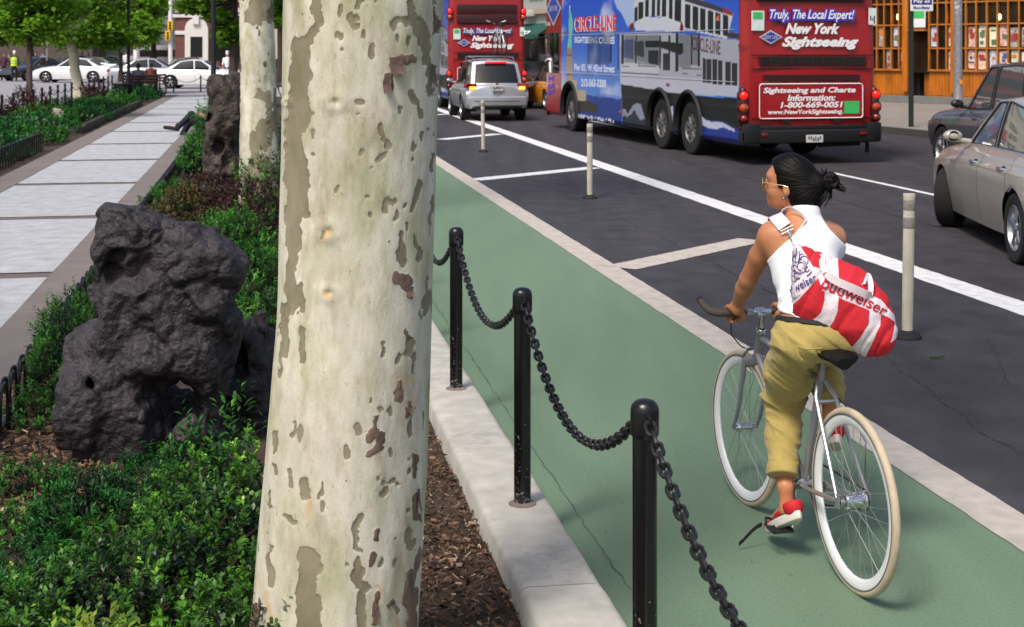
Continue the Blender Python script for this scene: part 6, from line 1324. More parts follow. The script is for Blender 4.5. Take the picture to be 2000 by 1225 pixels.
hoop_fence('low black hoop fence on the right side of the path, passing the dark rock', -1.29, 6.4, 30, .29, .20, .0085, .135, gh)
hoop_fence('low black hoop fence on the left side of the path, at the photo edge', -4.12, 18, 28, .40, .20, .010, .125, gh)
b = MB()
for t_ in np.arange(33.5, 50, 2.4): b.box(S(-4.1, t_ + 1.18, .12), (.12, 2.36, .26), rz=TH, bev=.02)
tag(b.build('stone_edging', M['rock_brown'], None), 'dark low stone edging along the left bed beside the path', 'edging')
# black chain posts beyond the left bed
pr = None; prev = None; gp = 'thin black chain posts along the left bed'; k = 0
ys_ = [18854 / (510 - p) for p in (3.5, 26, 46, 65, 82, 98, 113, 127, 140, 160, 174, 184, 193, 202, 211, 219)]
pts_ = [((-.1782 * Y) - 6.856, Y) for Y in ys_] + [P(px, 0, 64.5)[:2] for px in (240, 312, 339, 392, 450)]
for k, (x, y) in enumerate(pts_):
    if pr is None:
        pr = thing('chain_post', '', 'post', (x, y, .02), 0, gp); b = MB(); b.lathe([(.035, 0), (.035, .68), (.045, .70), (.045, .74), (.03, .775), (0, .785)], n=12); b.build('post', M['black_paint'], pr, True, True); o = pr
    else: o = copy_tree(pr); o.location = (x, y, .02)
    o['label'] = 'thin black chain post in the row along the far side of the left bed' if k < 16 else 'thin black chain post at the path end in front of the white sedan'
    o['group'] = gp if k < 16 else 'thin black chain posts at the path end'
    if k and k != 16:
        q = MB(); a, c = Vector((*pts_[k - 1], .70)), Vector((x, y, .70)); q.tube([a.lerp(c, i / 8) - Vector((0, 0, .22 * 4 * i / 8 * (1 - i / 8))) for i in range(9)], .014, n=5)
        tag(q.build('chain', M['chain'], None), 'thin chain hanging between two black posts by the left bed' if k < 16 else 'thin chain hanging between posts at the path end', 'chain', 'thin chains by the left bed' if k < 16 else 'thin chains at the path end')
# ---------------- lamp posts, signs, bin, bench ----------------
def lamp_post(x, y, label, r_=.065):
    T = thing('lamp_post', label, 'lamp post', (x, y, .05), 0, 'tall black lamp posts')
    b = MB(); b.lathe([(.16, 0), (.16, .12), (.13, .2), (.12, .55), (.09, .7), (.085, .9), (r_, 1.0), (r_, 4.4)], n=16); b.build('pole', M['black_paint'], T, True, True)
    b = MB(); b.lathe([(.05, 4.4), (.12, 4.5), (.19, 4.8), (.17, 5.1), (.05, 5.25), (0, 5.4)], n=16); b.build('lantern', M['clear_lens'], T, True, True)
lamp_post(P(251, 0, 55)[0], 55, 'black lamp post beside the litter bin, left of the path')
lamp_post(P(417, 0, 30)[0], 30, 'black lamp post rising behind the brown standing rock', .055)
x, y = P(241, 0, 51)[0], 51; T = thing('litter_bin', 'black slatted litter bin at the far left of the path', 'bin', (x, y, .06))
b = MB(); b.lathe([(.26, 0), (.30, .1), (.34, .62), (.37, .66), (.37, .70), (.30, .70), (.28, .5)], n=20); b.build('drum', M['black_plastic'], T, True, True)
b = MB()
for k in range(20): a = k * math.pi / 10; b.box((.345 * math.cos(a), .345 * math.sin(a), .36), (.02, .06, .56), rz=a)
b.build('slat', M['black_paint'], T, False, True)
def bench(x, y, rz, label):
    T = thing('bench', label, 'bench', (x, y, .08), rz, 'benches at the end of the path'); b = MB()
    for k in range(4): b.box((0, -.15 + .11 * k, .44), (1.3, .08, .03), bev=.005)
    b.build('seat', M['bench_wood'], T, True, True); b = MB()
    for k in range(3): b.box((0, .24 + .02 * k, .58 + .12 * k), (1.3, .03, .08), bev=.005)
    b.build('backrest', M['bench_wood'], T, True, True)
    for s_ in (-1, 1): b = MB(); b.tube([(s_ * .6, -.2, 0), (s_ * .6, -.2, .43), (s_ * .6, .22, .42), (s_ * .6, .30, .9)], .02); b.tube([(s_ * .6, .2, .42), (s_ * .6, .26, 0)], .02); b.build('leg', M['black_paint'], T, True, True)
M['bench_wood'] = mat('bench_wood', rgb(62, 34, 30), .7, var=.3)
bench(P(276, 0, 57)[0], 57, R(200), 'dark bench beside the litter bin with someone on it')
bench(P(296, 0, 60)[0], 60, R(186), 'reddish bench at the end of the path, right of the darker one')
# no-parking sign post by the shop, steel street pole
x, y = G(1780, 248, .15)[:2]; T = thing('sign_post', 'dark green channel sign post with a blue and white parking sign at its top', 'sign', (x, y, .15))
M['green_post'] = mat('dark_green_post', rgb(20, 30, 26), .6, var=.2); M['sign_blue'] = mat('sign_blue', rgb(44, 48, 120), .4, var=.05)
b = MB(); b.box((0, 0, 1.9), (.085, .03, 3.8)); b.box((-.045, .02, 1.9), (.02, .05, 3.8)); b.box((.045, .02, 1.9), (.02, .05, 3.8)); b.build('post', M['green_post'], T, True, True)
Ys = y; u = Ys / F; zz = lambda py: CH - (py - HY) * u - .15
sx0, sx1 = (1777 - 1780) * u, (1821 - 1780) * u; c = (sx0 + sx1) / 2
b = MB(); b.box((c, -.05, zz(6)), (sx1 - sx0, .012, 32 * u), bev=.01); pn = b.build('sign_panel', M['white'], T, True, True)
b = MB(); b.box((c, -.058, zz(3)), (sx1 - sx0 - .05, .006, 13 * u)); b.build('sign_field', M['sign_blue'], pn, True, True)
b = MB(); b.text('Pay at', (c - .19, -.064, zz(7.5)), (.38, 0, 0), (0, 0, .10), 0, .02); b.build('sign_lettering', M['bus_white'], pn, False, True)
b = MB(); b.text('Muni-Meter', (c - .20, -.060, zz(18.5)), (.40, 0, 0), (0, 0, .08), 0, .03); b.build('sign_lettering', M['sign_blue'], pn, False, True)
x, y = P(1871, 0, 36.5)[:2]; T = thing('street_pole', 'weathered grey steel street pole with torn paper, right of the sign post', 'pole', (x, y, .15))
M['galv'] = mat('weathered_steel', rgb(140, 138, 142), .5, .4, var=.25, scale=12)
b = MB(); b.lathe([(.16, 0), (.16, .25), (.12, .32), (.112, 1.0), (.10, 5.5)], n=20); b.build('pole', M['galv'], T, True, True)
b = MB(); r_ = random.Random(5)
for k in range(26): a = r_.uniform(-2.6, -.5); z = r_.uniform(2.7, 3.6); q = .113; w_ = r_.uniform(.01, .03); h = r_.uniform(.02, .08); b.quad((q * math.cos(a - w_ * 8), q * math.sin(a - w_ * 8), z), (q * math.cos(a + w_ * 8), q * math.sin(a + w_ * 8), z), (q * math.cos(a + w_ * 8), q * math.sin(a + w_ * 8), z + h), (q * math.cos(a - w_ * 8), q * math.sin(a - w_ * 8), z + h))
b.build('torn_paper', M['plate'], T, False, True)
b = MB(); b.box((.04, -.118, 1.0), (.07, .008, .10)); b.build('yellow_tag', M['yellow'], T, False, True)
# ---------------- buildings ----------------
M['brick'] = mat('red_brown_brick', rgb(104, 66, 60), .9, var=.2, scale=3)
M['stone_white'] = mat('pale_stone', rgb(205, 202, 198), .8, var=.08)
M['stone_tan'] = mat('tan_stone', rgb(158, 140, 122), .85, var=.12)
M['orange_wood'] = mat('varnished_orange_wood', rgb(172, 98, 20), .36, var=.35, scale=3, coat=.35, stretch=(1, 1, .3))
M['ochre_wood'] = mat('ochre_frame_wood', rgb(160, 98, 30), .45, var=.25, scale=6, stretch=(1, 1, .3))
M['awning'] = mat('green_awning', rgb(16, 72, 60), .7, var=.1); M['warm_bulb'] = mat('warm_bulb', rgb(255, 200, 120), .5, var=0, emit=rgb(255, 190, 110), estr=5)
M['facade_grey'] = mat('grey_facade', rgb(150, 150, 146), .85, var=.12); M['facade_dark'] = mat('brown_facade', rgb(88, 76, 70), .9, var=.15); M['facade_cream'] = mat('cream_facade', rgb(176, 166, 150), .85, var=.1)
def facade(name, label, A, B, H, D, m_, rows, cols, z0=3.6, wf=(.5, .6), group=None, extra=None, base_open=True):
    """box building; front face from A to B (ground points), D deep, with window parts"""
    A, B = Vector((*A, 0)), Vector((*B, 0)); u = (B - A); W_ = u.length; rz = math.atan2(u.y, u.x); T = thing(name, label, 'building', tuple(A), rz, group)
    b = MB(); b.box((W_ / 2, D / 2, H / 2), (W_, D, H)); b.build('wall', m_, T, False, True)
    b = MB(); b.box((W_ / 2, D / 2, H + .2), (W_ + .6, D + .6, .5)); b.box((W_ / 2, -.1, z0 - .35), (W_ + .1, .3, .25)); b.build('cornice', M['stone_tan'], T, False, True)
    cw = W_ / cols; rh = (H - z0 - .5) / rows
    for r_ in range(rows):
        for c in range(cols):
            x = (c + .5) * cw; z = z0 + (r_ + .5) * rh; w_, h = cw * wf[0], rh * wf[1]
            b = MB(); b.box((x, -.01, z), (w_, .05, h)); wo = b.build('window', M['glass_dark'], T, False, True)
            b = MB(); b.box((x, -.05, z - h / 2 - .05), (w_ + .2, .16, .1)); b.box((x, -.045, z), (.06, .03, h)); b.box((x, -.045, z + h * .1), (w_, .03, .05)); b.build('frame', M['stone_white'], wo, False, True)
    return T
# brick building with a white arched doorway
Yb = 112; a = P(342, 0, Yb)[:2]; c = P(575, 0, Yb)[:2]
T = facade('brick_building', 'red brown brick building with a tall white arched doorway', a, c, 14, 12, M['brick'], 3, 4, 6.2)
u_ = Yb / F; X = lambda px: (px - 342) * u_; Z = lambda py: CH - (py - HY) * u_
b = MB(); A_ = [(X(363), 0)]; cx_, r_ = X(385), (408 - 363) / 2 * u_; zs0 = Z(58); pts = [(X(363), 0), (X(363), zs0)] + [(cx_ + r_ * math.cos(R(180 - 15 * k)), zs0 + r_ * math.sin(R(15 * k))) for k in range(1, 12)] + [(X(408), zs0), (X(408), 0)]
n = len(pts); b.add([(x, -.35, z) for x, z in pts] + [(x, 0, z) for x, z in pts], [tuple(range(n - 1, -1, -1))] + [(i, (i + 1) % n, n + (i + 1) % n, n + i) for i in range(n)]); b.box((cx_, -.42, zs0 + r_ - .1), (.5, .3, .8)); b.build('arch_surround', M['stone_white'], T, False, True)
b = MB(); b.box(((X(374) + X(397)) / 2, -.37, Z(92)), (23 * u_, .06, Z(73) - Z(113))); d_ = b.build('door', M['void'], T, False, True)
b = MB(); b.box((X(500 - 40), -.38, Z(90)), (3, .06, 2.4)); b.build('shop_window', M['glass_dark'], T, False, True)
b = MB(); b.box((X(450), -.06, Z(31)), (X(575) - X(342) , .2, .25)); b.box((X(352), -.06, Z(64)), (.8, .1, .3)); b.box((X(460), -.1, Z(20)), (X(575) - X(342), .3, .35)); b.build('string_course', M['stone_white'], T, False, True)
b = MB(); b.text('DUSK', (0, 0, 0), (1, 0, 0), (0, 0, 1)) if False else None
facade('apartment_building', 'dark brown building behind the trees at the far left, across the street', P(-260, 0, 135)[:2], P(180, 0, 140)[:2], 20, 14, M['facade_dark'], 5, 9, 5)
facade('apartment_building', 'grey building behind the middle trees left of the brick building', P(185, 0, 150)[:2], P(335, 0, 150)[:2], 18, 14, M['facade_grey'], 5, 5, 5)
facade('apartment_building', 'pale building seen over the slit right of the farther plane tree', P(520, 0, 104)[:2], P(800, 0, 104)[:2], 16, 12, M['facade_cream'], 4, 6, 4.5)
# shops between the two buses
a, c = P(960, 0, 84)[:2], P(1250, 0, 66)[:2]
T = facade('shop_building', 'grey building with a green shop awning seen between the two buses', a, c, 16, 12, M['facade_grey'], 4, 7, 4.4, (.62, .62))
def onw(px, Yw): return P(px, 0, Yw)
uu = Vector((*c, 0)) - Vector((*a, 0)); Lw = uu.length
def wx(px):
    q = (px - CX) / F; t_ = (q * a[1] - a[0]) / ((c[0] - a[0]) - q * (c[1] - a[1])); return t_ * Lw, a[1] + t_ * (c[1] - a[1])
x0, Y0 = wx(1020); x1, Y1 = wx(1085); zz = lambda py, Y: CH - (py - HY) * Y / F
b = MB(); zt, zb_ = zz(47, Y0), zz(77, Y0); b.add([(x0, -.02, zt), (x1, -.02, zt), (x1, -1.0, zb_ + .25), (x0, -1.0, zb_ + .25), (x0, -1.0, zb_), (x1, -1.0, zb_)], [(0, 3, 2, 1), (3, 4, 5, 2)]); aw = b.build('awning', M['awning'], T, False, True)
xs0, _ = wx(1027); xs1, _ = wx(1062); 
b = MB(); ta, tb_ = zz(61, Y0), zz(69, Y0); q = (zt - ta) / (zt - zb_ - .25); yy = lambda z: -.02 - .98 * (zt - z) / (zt - zb_ - .25) - .02
b.add(*(lambda V, Fs: ([(xs0 + v[0] * (xs1 - xs0), yy(tb_ + v[1] * (ta - tb_)), tb_ + v[1] * (ta - tb_)) for v in V], Fs))(*text_geo('KS CO', 0, .05, 1.0))); b.build('awning_lettering', M['bus_white'], aw, False, True)
b = MB(); xa, Ya = wx(1031); xb_, _ = wx(1050); b.box(((xa + xb_) / 2, -.3, zz(27, Ya)), (xb_ - xa, .6, zz(21, Ya) - zz(33, Ya)), bev=.02); ac = b.build('air_conditioner', M['plate'], T, True, True)
b = MB()
for k in range(6): b.box(((xa + xb_) / 2, -.61, zz(30 - k, Ya)), ((xb_ - xa) * .75, .02, .012))
b.build('grille', M['void'], ac, False, True)
b = MB(); b.box((Lw / 2, -.03, 1.5), (Lw, .06, 2.6)); b.build('shop_front', M['glass_dark'], T, False, True)
# ---------------- the orange timber pub front ----------------
wa = Vector((12.67, 49.0, 0)); wd = Vector((.62, -.785, 0)).normalized(); rz = math.atan2(wd.y, wd.x)
T = thing('timber_shopfront', 'orange varnished timber shopfront with small panes full of posters', 'building', tuple(wa), rz)
def wt(px):   # distance along the wall for a photo column
    q = (px - CX) / F; t_ = (q * wa.y - wa.x) / (wd.x - q * wd.y); return t_, wa.y + wd.y * t_
def wz(px, py): return CH - (py - HY) * wt(px)[1] / F
W0_, W1_ = -6.0, 11.0
ZB, ZS, Z1, Z2, Z3 = .40, 1.28, 2.02, 2.82, 3.55
b = MB(); b.box(((W0_ + W1_) / 2, .35, .275), (W1_ - W0_, .6, .25)); b.build('stone_base', M['granite'], T, False, True)
b = MB(); b.box(((W0_ + W1_) / 2, 3.2, 2.6), (W1_ - W0_, 4.5, 5.0)); b.box(((W0_ + W1_) / 2, 3.2, 9), (W1_ - W0_, 5, 8)); b.build('wall', M['facade_dark'], T, False, True)
b = MB(); door = (wt(1767)[0], wt(1806)[0])
x = W0_
for (p0, p1) in ((W0_, door[0]), (door[1], W1_)):
    b.box(((p0 + p1) / 2, .30, (ZB + ZS) / 2), (p1 - p0, .10, ZS - ZB)); n = int((p1 - p0) / .13)
    for k in range(n): b.box((p0 + (k + .5) * .13, .245, (ZB + ZS) / 2 - .02), (.115, .02, ZS - ZB - .12), bev=.004, seg=1)
    b.box(((p0 + p1) / 2, .22, ZS), (p1 - p0, .16, .07), bev=.01, seg=1)
b.build('wainscot', M['orange_wood'], T, True, True)
b = MB(); b.box(((W0_ + W1_) / 2, .34, 3.0), (W1_ - W0_, .02, 3.6)); b.build('window_glass', M.setdefault('amber_glass', mat('amber_glass', rgb(46, 34, 22), .1, var=.5, scale=1.5, col2=rgb(14, 11, 9), spec=.5)), T, False, True)
cols = []
for (pa, pb, n) in ((1690, 1762, 5), (1806, 1857, 3), (1878, 2004, 6), (2004, 2060, 3)):
    t0, t1 = wt(pa)[0], wt(pb)[0]
    for k in range(n): cols.append((t0 + (t1 - t0) * k / n, t0 + (t1 - t0) * (k + 1) / n))
t_ = wt(1690)[0]
while t_ > W0_: cols.append((t_ - .34, t_)); t_ -= .34
t_ = wt(2060)[0]
while t_ < W1_: cols.append((t_, t_ + .4)); t_ += .4
b = MB()
for (p0, p1) in cols: b.box((p0, .27, (ZS + 4.6) / 2), (.055, .11, 4.6 - ZS), bev=.008, seg=1); b.box((p1, .27, (ZS + 4.6) / 2), (.055, .108, 4.6 - ZS), bev=.008, seg=1)
for z in (Z1, Z2, Z3, 4.3):
    for (p0, p1) in ((W0_, door[0]), (door[1], W1_)): b.box(((p0 + p1) / 2, .275, z), (p1 - p0, .085, .055), bev=.008, seg=1)
b.build('mullion', M['ochre_wood'], T, True, True)
b = MB()
for px in (1765, 1860): b.box((wt(px)[0], .16, 2.6), (.22, .24, 4.1), bev=.015)
b.box(((W0_ + W1_) / 2, .1, 4.75), (W1_ - W0_, .5, .3), bev=.03); b.build('pilaster', M['orange_wood'], T, True, True)
b = MB(); dc = (door[0] + door[1]) / 2; b.box((dc, .9, 1.6), (door[1] - door[0], .04, 3.0)); b.build('doorway', M['void'], T, False, True)
b = MB(); b.box((door[1] - .22, .55, 1.45), (.34, .06, 2.3), bev=.01); dd_ = b.build('door', M['orange_wood'], T, True, True)
b = MB(); b.box((door[1] - .22, .51, 1.75), (.2, .03, 1.2)); b.build('pane', M['glass_dark'], dd_, False, True)
b = MB(); b.box((dc, .2, 2.65), (door[1] - door[0] - .1, .3, .08)); b.build('door_lintel', M['ochre_wood'], T, True, True)
b = MB(); b.box((dc + .05, .12, 3.18), ((door[1] - door[0]) * .75, .05, .9), bev=.01); sg = b.build('door_sign', M['white'], T, True, True)
b = MB(); b.box((dc + .05, .09, 3.22), ((door[1] - door[0]) * .68, .02, .34)); b.build('sign_field', M['sticker_green'], sg, True, True)
b = MB(); b.box((dc + .05, .09, 3.52), ((door[1] - door[0]) * .68, .02, .2)); b.build('sign_field', M['ad_red'], sg, True, True)
PM = [mat('poster_' + n_, rgb(*c_), .6, var=.25, scale=9, col2=rgb(*c2_)) for n_, c_, c2_ in (('white', (222, 222, 210), (196, 190, 176)), ('red', (168, 50, 40), (225, 215, 200)), ('pink', (206, 130, 120), (228, 220, 205)), ('green', (140, 175, 150), (225, 228, 214)), ('cream', (222, 212, 150), (226, 226, 212)), ('blue', (120, 150, 190), (220, 224, 226)), ('black', (40, 36, 40), (200, 196, 190)))]
PINK = [mat('poster_print_' + str(k), rgb(*c_), .6, var=.2) for k, c_ in enumerate(((60, 54, 60), (150, 52, 44), (70, 90, 120), (90, 110, 80), (190, 120, 50)))]
rr = random.Random(21)
for (p0, p1) in sorted(cols):
    for (z0, z1) in ((ZS, Z1), (Z1, Z2)):
        if not (wt(1700)[0] < (p0 + p1) / 2 < wt(2030)[0]) or rr.random() < .22 or door[0] - .05 < (p0 + p1) / 2 < door[1] + .05: continue
        w_ = (p1 - p0) * rr.uniform(.62, .84); h = (z1 - z0) * rr.uniform(.78, .9); x = (p0 + p1) / 2 + rr.uniform(-.01, .01); z = z0 + .04 + h / 2 + rr.uniform(0, .04)
        b = MB(); b.box((x, .322, z), (w_, .006, h)); po = b.build('poster', rr.choice(PM), T, False, True)
        b = MB()
        for k in range(rr.randint(2, 4)): ww_, hh = w_ * rr.uniform(.3, .8), h * rr.uniform(.08, .3); b.box((x + rr.uniform(-.5, .5) * (w_ - ww_) * .8, .316 - .0005 * k, z + rr.uniform(-.4, .4) * (h - hh)), (ww_, .004, hh))
        b.build('print', rr.choice(PINK), po, False, True)
for px in (1743, 1849, 1942):
    t_, Yw = wt(px); b = MB(); b.ell((t_, .30, CH - (33 - HY) * Yw / F), (.05, .03, .10)); b.build('window_candle', M['warm_bulb'], T, True, True)
facade('corner_building', 'brown building continuing the block beyond the timber shopfront, behind the nearer bus', (wa + wd * -6.1)[:2] if False else tuple((wa - wd * 13)[:2]), tuple((wa - wd * 6.05)[:2]), 14, 8, M['facade_dark'], 4, 4, 4)
# ---------------- far street clutter ----------------
M['traffic_yellow'] = mat('traffic_yellow', rgb(228, 178, 20), .5, var=.06); M['green_sign'] = mat('green_street_sign', rgb(20, 96, 76), .5, var=.05)
def tl(px, Y, label, r_=.11, heads=((0, 62), (0, 45)), sgn=1):
    T = thing('traffic_light', label, 'traffic light', (P(px, 0, Y)[0], Y, 0), 0, 'traffic light poles on the far street'); b = MB(); b.lathe([(.2, 0), (.2, .4), (r_, .5), (r_ * .9, 7)], n=12); b.build('pole', M['stone_white'], T, True, True)
    for k, (dx, py) in enumerate(heads):
        z = CH - (py - HY) * Y / F; b = MB(); b.box((dx, -.18, z), (.34, .3, .62), bev=.03); h = b.build('signal_head', M['traffic_yellow'], T, True, True)
        b = MB()
        for q in (-.18, 0, .18): b.ell((dx, -.34, z + q), (.08, .03, .08), 10, 6)
        b.build('lens', M['void'], h, True, True)
tl(333, 92, 'white traffic light pole with yellow signal heads in front of the brick building', .15, ((-.1, 70), (.05, 50)))
tl(266, 90, 'pale traffic light pole behind the black lamp post', .17, ((-.12, 78), (-.9, 66)))
b = MB(); Y = 88; b.tube([P(92, 118, Y), P(92, -30, Y)], .05); o = thing('street_sign', 'green street name sign on a thin pole behind the leaves at the left', 'sign', P(92, 0, Y)[:2] + (0,)); b.build('pole', M['galv'], o)
b = MB(); b.box(P(107, 38, Y - .1), (.85, .04, .28)); b.build('sign_panel', M['green_sign'], o)
b = MB(); b.lathe([(.2, 0), (.2, .1), (.17, .12), (.17, .6), (.2, .62), (.12, .72), (.0, .78)], P(361, 120, 100)[:2] + (.55,), n=14); b.box(P(361, 0, 100)[:2] + (.28,), (.4, .4, .55)); tag(b.build('mailbox', M['ad_red'], None), 'small red box standing left of the arched doorway', 'street box')
for i, (px, Y) in enumerate([(286, 98), (294, 97), (306, 98), (315, 99)]):
    T = thing('traffic_cone', 'orange and white striped road barrel in the line behind the silver sedan', 'road barrel', P(px, 0, Y)[:2] + (0.02,), 0, 'striped barrels on the far street'); b = MB(); b.lathe([(.3, 0), (.28, .35), (.24, .95), (.22, 1.15), (0, 1.16)], n=14); b.build('barrel', M['orange'] if 'orange' in M else M.setdefault('orange', mat('safety_orange', rgb(225, 90, 40), .6, var=.05)), T, True, True)
    b = MB(); b.lathe([(.272, .5), (.262, .68)], n=14); b.lathe([(.252, .82), (.245, .95)], n=14); b.build('band', M['white'], T, True, True)
T = thing('box_truck', 'blue grey van parked on the far street left of the brick building', 'van', P(318, 0, 125)[:2] + (.02,), R(80)); b = MB(); b.box((0, 0, 1.35), (2.1, 4.8, 1.9), bev=.15); b.box((0, 2.6, .9), (2.0, 1.2, 1.0), bev=.2); b.build('body', M['galv'], T, True, True); b = MB(); b.box((0, 2.2, 1.8), (1.9, .9, .6), bev=.1); b.box((-1.06, 0, 1.6), (.02, 3.4, .6)); b.box((1.06, 0, 1.6), (.02, 3.4, .6)); b.build('window', M['glass_dark'], T, True, True)
for s_ in (-1, 1):
    for y in (-1.5, 2.1): wheel(T, (s_ * .95, y, .36), .36, .24, s_)
# ---------------- the bicycle ----------------
RW = np.array([1.26, 5.19, 0.0]); BU = np.array([-.2257, .9742, 0.0]); BR = np.array([.9742, .2257, 0.0])
def Bk(a, l, z): return tuple(RW + BU * a + BR * l + np.array([0, 0, z]))
WBS = 1.037
M['bike_grey'] = mat('grey_bike_paint', rgb(138, 139, 145), .3, .4, var=.08, coat=.5)
M['rim_white'] = mat('white_rim', rgb(222, 222, 224), .35, var=.04); M['gum'] = mat('gum_tyre', rgb(182, 166, 142), .7, var=.14, scale=18); M['tyre_grey'] = mat('tyre_stripe', rgb(92, 98, 98), .7, var=.15)
M['spoke'] = mat('spoke_metal', rgb(180, 182, 176), .3, .8, var=.1); M['wrap'] = mat('grey_brown_bar_wrap', rgb(82, 72, 66), .75, var=.25, scale=60, bump=.001, bscale=160)
M['saddle'] = mat('black_saddle', rgb(9, 8, 9), .6, var=.15, spec=.25)
T = thing('bicycle', 'grey single speed bicycle with white rims and tan tyres ridden by the woman', 'bicycle', tuple(RW))
def bwheel(a, steer, big):
    c = np.array(Bk(a, 0, .335)); ax = Vector(BR) ; ax.rotate(Matrix.Rotation(steer, 3, 'Z')); ax = ax.normalized()
    b = MB(); b.torus(c, ax, .320, .0155, 96, 12); tb = b.build('wheel', M['gum'], T)
    b = MB()
    b.lathe([(.3085, -.0125), (.3115, -.0135), (.3145, -.0150), (.3130, -.0165), (.3085, -.0145)], c, ax, 96); b.lathe([(.3085, .0125), (.3115, .0135), (.3145, .0150), (.3130, .0165), (.3085, .0145)], c, ax, 96); b.build('tyre_stripe', M['tyre_grey'], tb)
    b = MB(); b.lathe([(.309, -.0125), (.300, -.0130), (.284, -.0105), (.274, -.0050), (.272, 0), (.274, .0050), (.284, .0105), (.300, .0130), (.309, .0125)], c, ax, 96); b.build('rim', M['rim_white'], tb)
    b = MB(); u, w_, d = frame_of(ax); cv = Vector(c); hr, hw = (.030, .036) if big else (.018, .033)
    for k in range(32):
        a0 = 2 * math.pi * k / 32; s_ = 1 if k % 2 else -1; off = (.75 if (k // 2) % 2 else -.75); r0 = u * math.cos(a0 + off) + w_ * math.sin(a0 + off); r1 = u * math.cos(a0) + w_ * math.sin(a0)
        b.tube([cv + d * (s_ * hw * .8) + r0 * hr, cv + r1 * .275], .0011, n=4)
    b.build('spoke', M['spoke'], tb)
    b = MB(); 
    if big: b.lathe([(0, -.058), (.012, -.056), (.013, -.044), (.030, -.040), (.032, -.032), (.026, -.028), (.027, .0), (.028, .026), (.034, .030), (.036, .040), (.030, .046), (.014, .050), (.010, .062), (0, .064)], c, ax, 28)
    else: b.lathe([(0, -.062), (.008, -.060), (.009, -.046), (.020, -.036), (.022, -.032), (.012, -.028), (.010, 0), (.012, .028), (.022, .032), (.020, .036), (.009, .046), (.008, .060), (0, .062)], c, ax, 24)
    b.build('hub', M['chrome'], tb)
bwheel(0, 0, True); bwheel(WBS, .04, False)
BB = (.42, 0, .275); SC_ = (.275, 0, .735); HT = (.862, 0, .785); HB = (.902, 0, .675)
b = MB()
def tb_(p, q, r_, n=14): b.tube([Bk(*p), Bk(*q)], r_, n=n)
tb_(BB, (.268, 0, .76), .0145); tb_((.285, 0, .715), (.870, 0, .765), .0130); tb_(BB, (.898, 0, .690), .0155); tb_(HB, HT, .0175)
tb_((.42, -.036, .275), (.42, .036, .275), .021)
for s_ in (-1, 1):
    b.tube([Bk(.40, s_ * .022, .275), Bk(.30, s_ * .045, .29), Bk(.02, s_ * .062, .335)], [.011, .010, .008], n=10)
    b.tube([Bk(.278, s_ * .014, .715), Bk(.235, s_ * .040, .66), Bk(.012, s_ * .062, .345)], [.009, .0085, .007], n=10)
    b.box(Bk(.01, s_ * .062, .336), (.006, .035, .05), rz=math.atan2(-BU[0], BU[1]))
b.tube([Bk(.228, -.042, .645), Bk(.228, .042, .645)], .007, n=8)
b.build('frame', M['bike_grey'], T)
b = MB(); b.tube([Bk(.905, 0, .68), Bk(.912, 0, .655)], .02); b.box(Bk(.915, 0, .655), (.12, .035, .03), rz=math.atan2(BR[1], BR[0]), bev=.008)
for s_ in (-1, 1): b.tube([Bk(.915, s_ * .052, .655), Bk(.935, s_ * .054, .58), Bk(.965, s_ * .055, .47), Bk(1.0, s_ * .055, .39), Bk(1.037, s_ * .055, .338)], [.013, .0125, .010, .009, .007], n=10)
b.build('fork', M['bike_grey'], T)
b = MB(); b.lathe([(.019, 0), (.021, .004), (.021, .018), (.018, .022)], Bk(.861, 0, .786), Vector(Bk(*HT)) - Vector(Bk(*HB)), 20); b.tube([Bk(.857, 0, .80), Bk(.845, 0, .862)], .0115); b.tube([Bk(.845, 0, .858), Bk(.885, 0, .872)], [.014, .013]); b.tube([Bk(.885, -.022, .872), Bk(.885, .022, .872)], .019, n=14); b.tube([Bk(.885, -.06, .872), Bk(.885, .06, .872)], .0125); b.build('stem', M['chrome'], T)
for s_ in (-1, 1):
    b = MB(); b.tube([Bk(.885, s_ * .055, .872), Bk(.885, s_ * .12, .872), Bk(.888, s_ * .17, .872), Bk(.90, s_ * .20, .874), Bk(.93, s_ * .213, .880), Bk(.975, s_ * .217, .893), Bk(1.005, s_ * .218, .905)], [.0135, .0150, .0155, .0155, .0155, .0155, .015], n=14); hb_ = b.build('handlebar', M['wrap'], T)
    b = MB(); b.tube([Bk(1.004, s_ * .218, .9047), Bk(1.016, s_ * .218, .909)], .0155, n=12); b.build('bar_plug', M['black_plastic'], hb_)
# front brake with lever cable
b = MB(); b.tube([Bk(.93, -.03, .70), Bk(.955, -.045, .665), Bk(.965, -.03, .625)], .006, n=6); b.tube([Bk(.93, .03, .70), Bk(.955, .045, .665), Bk(.965, .03, .625)], .006, n=6); b.tube([Bk(.93, -.035, .70), Bk(.935, 0, .705), Bk(.93, .035, .70)], .007, n=6); b.box(Bk(.966, -.018, .628), (.012, .04, .014)); b.box(Bk(.966, .018, .628), (.012, .04, .014)); b.build('brake_caliper', M['steel'], T)
b = MB(); b.tube([Bk(.89, -.10, .862), Bk(.90, -.12, .82), Bk(.925, -.11, .77), Bk(.94, -.06, .715), Bk(.935, -.04, .705)], .0028, n=6); b.tube([Bk(.05, .07, .36), Bk(.16, .13, .50), Bk(.25, .09, .62), Bk(.30, .02, .70)], .0025, n=6); b.build('cable', M['black_plastic'], T)
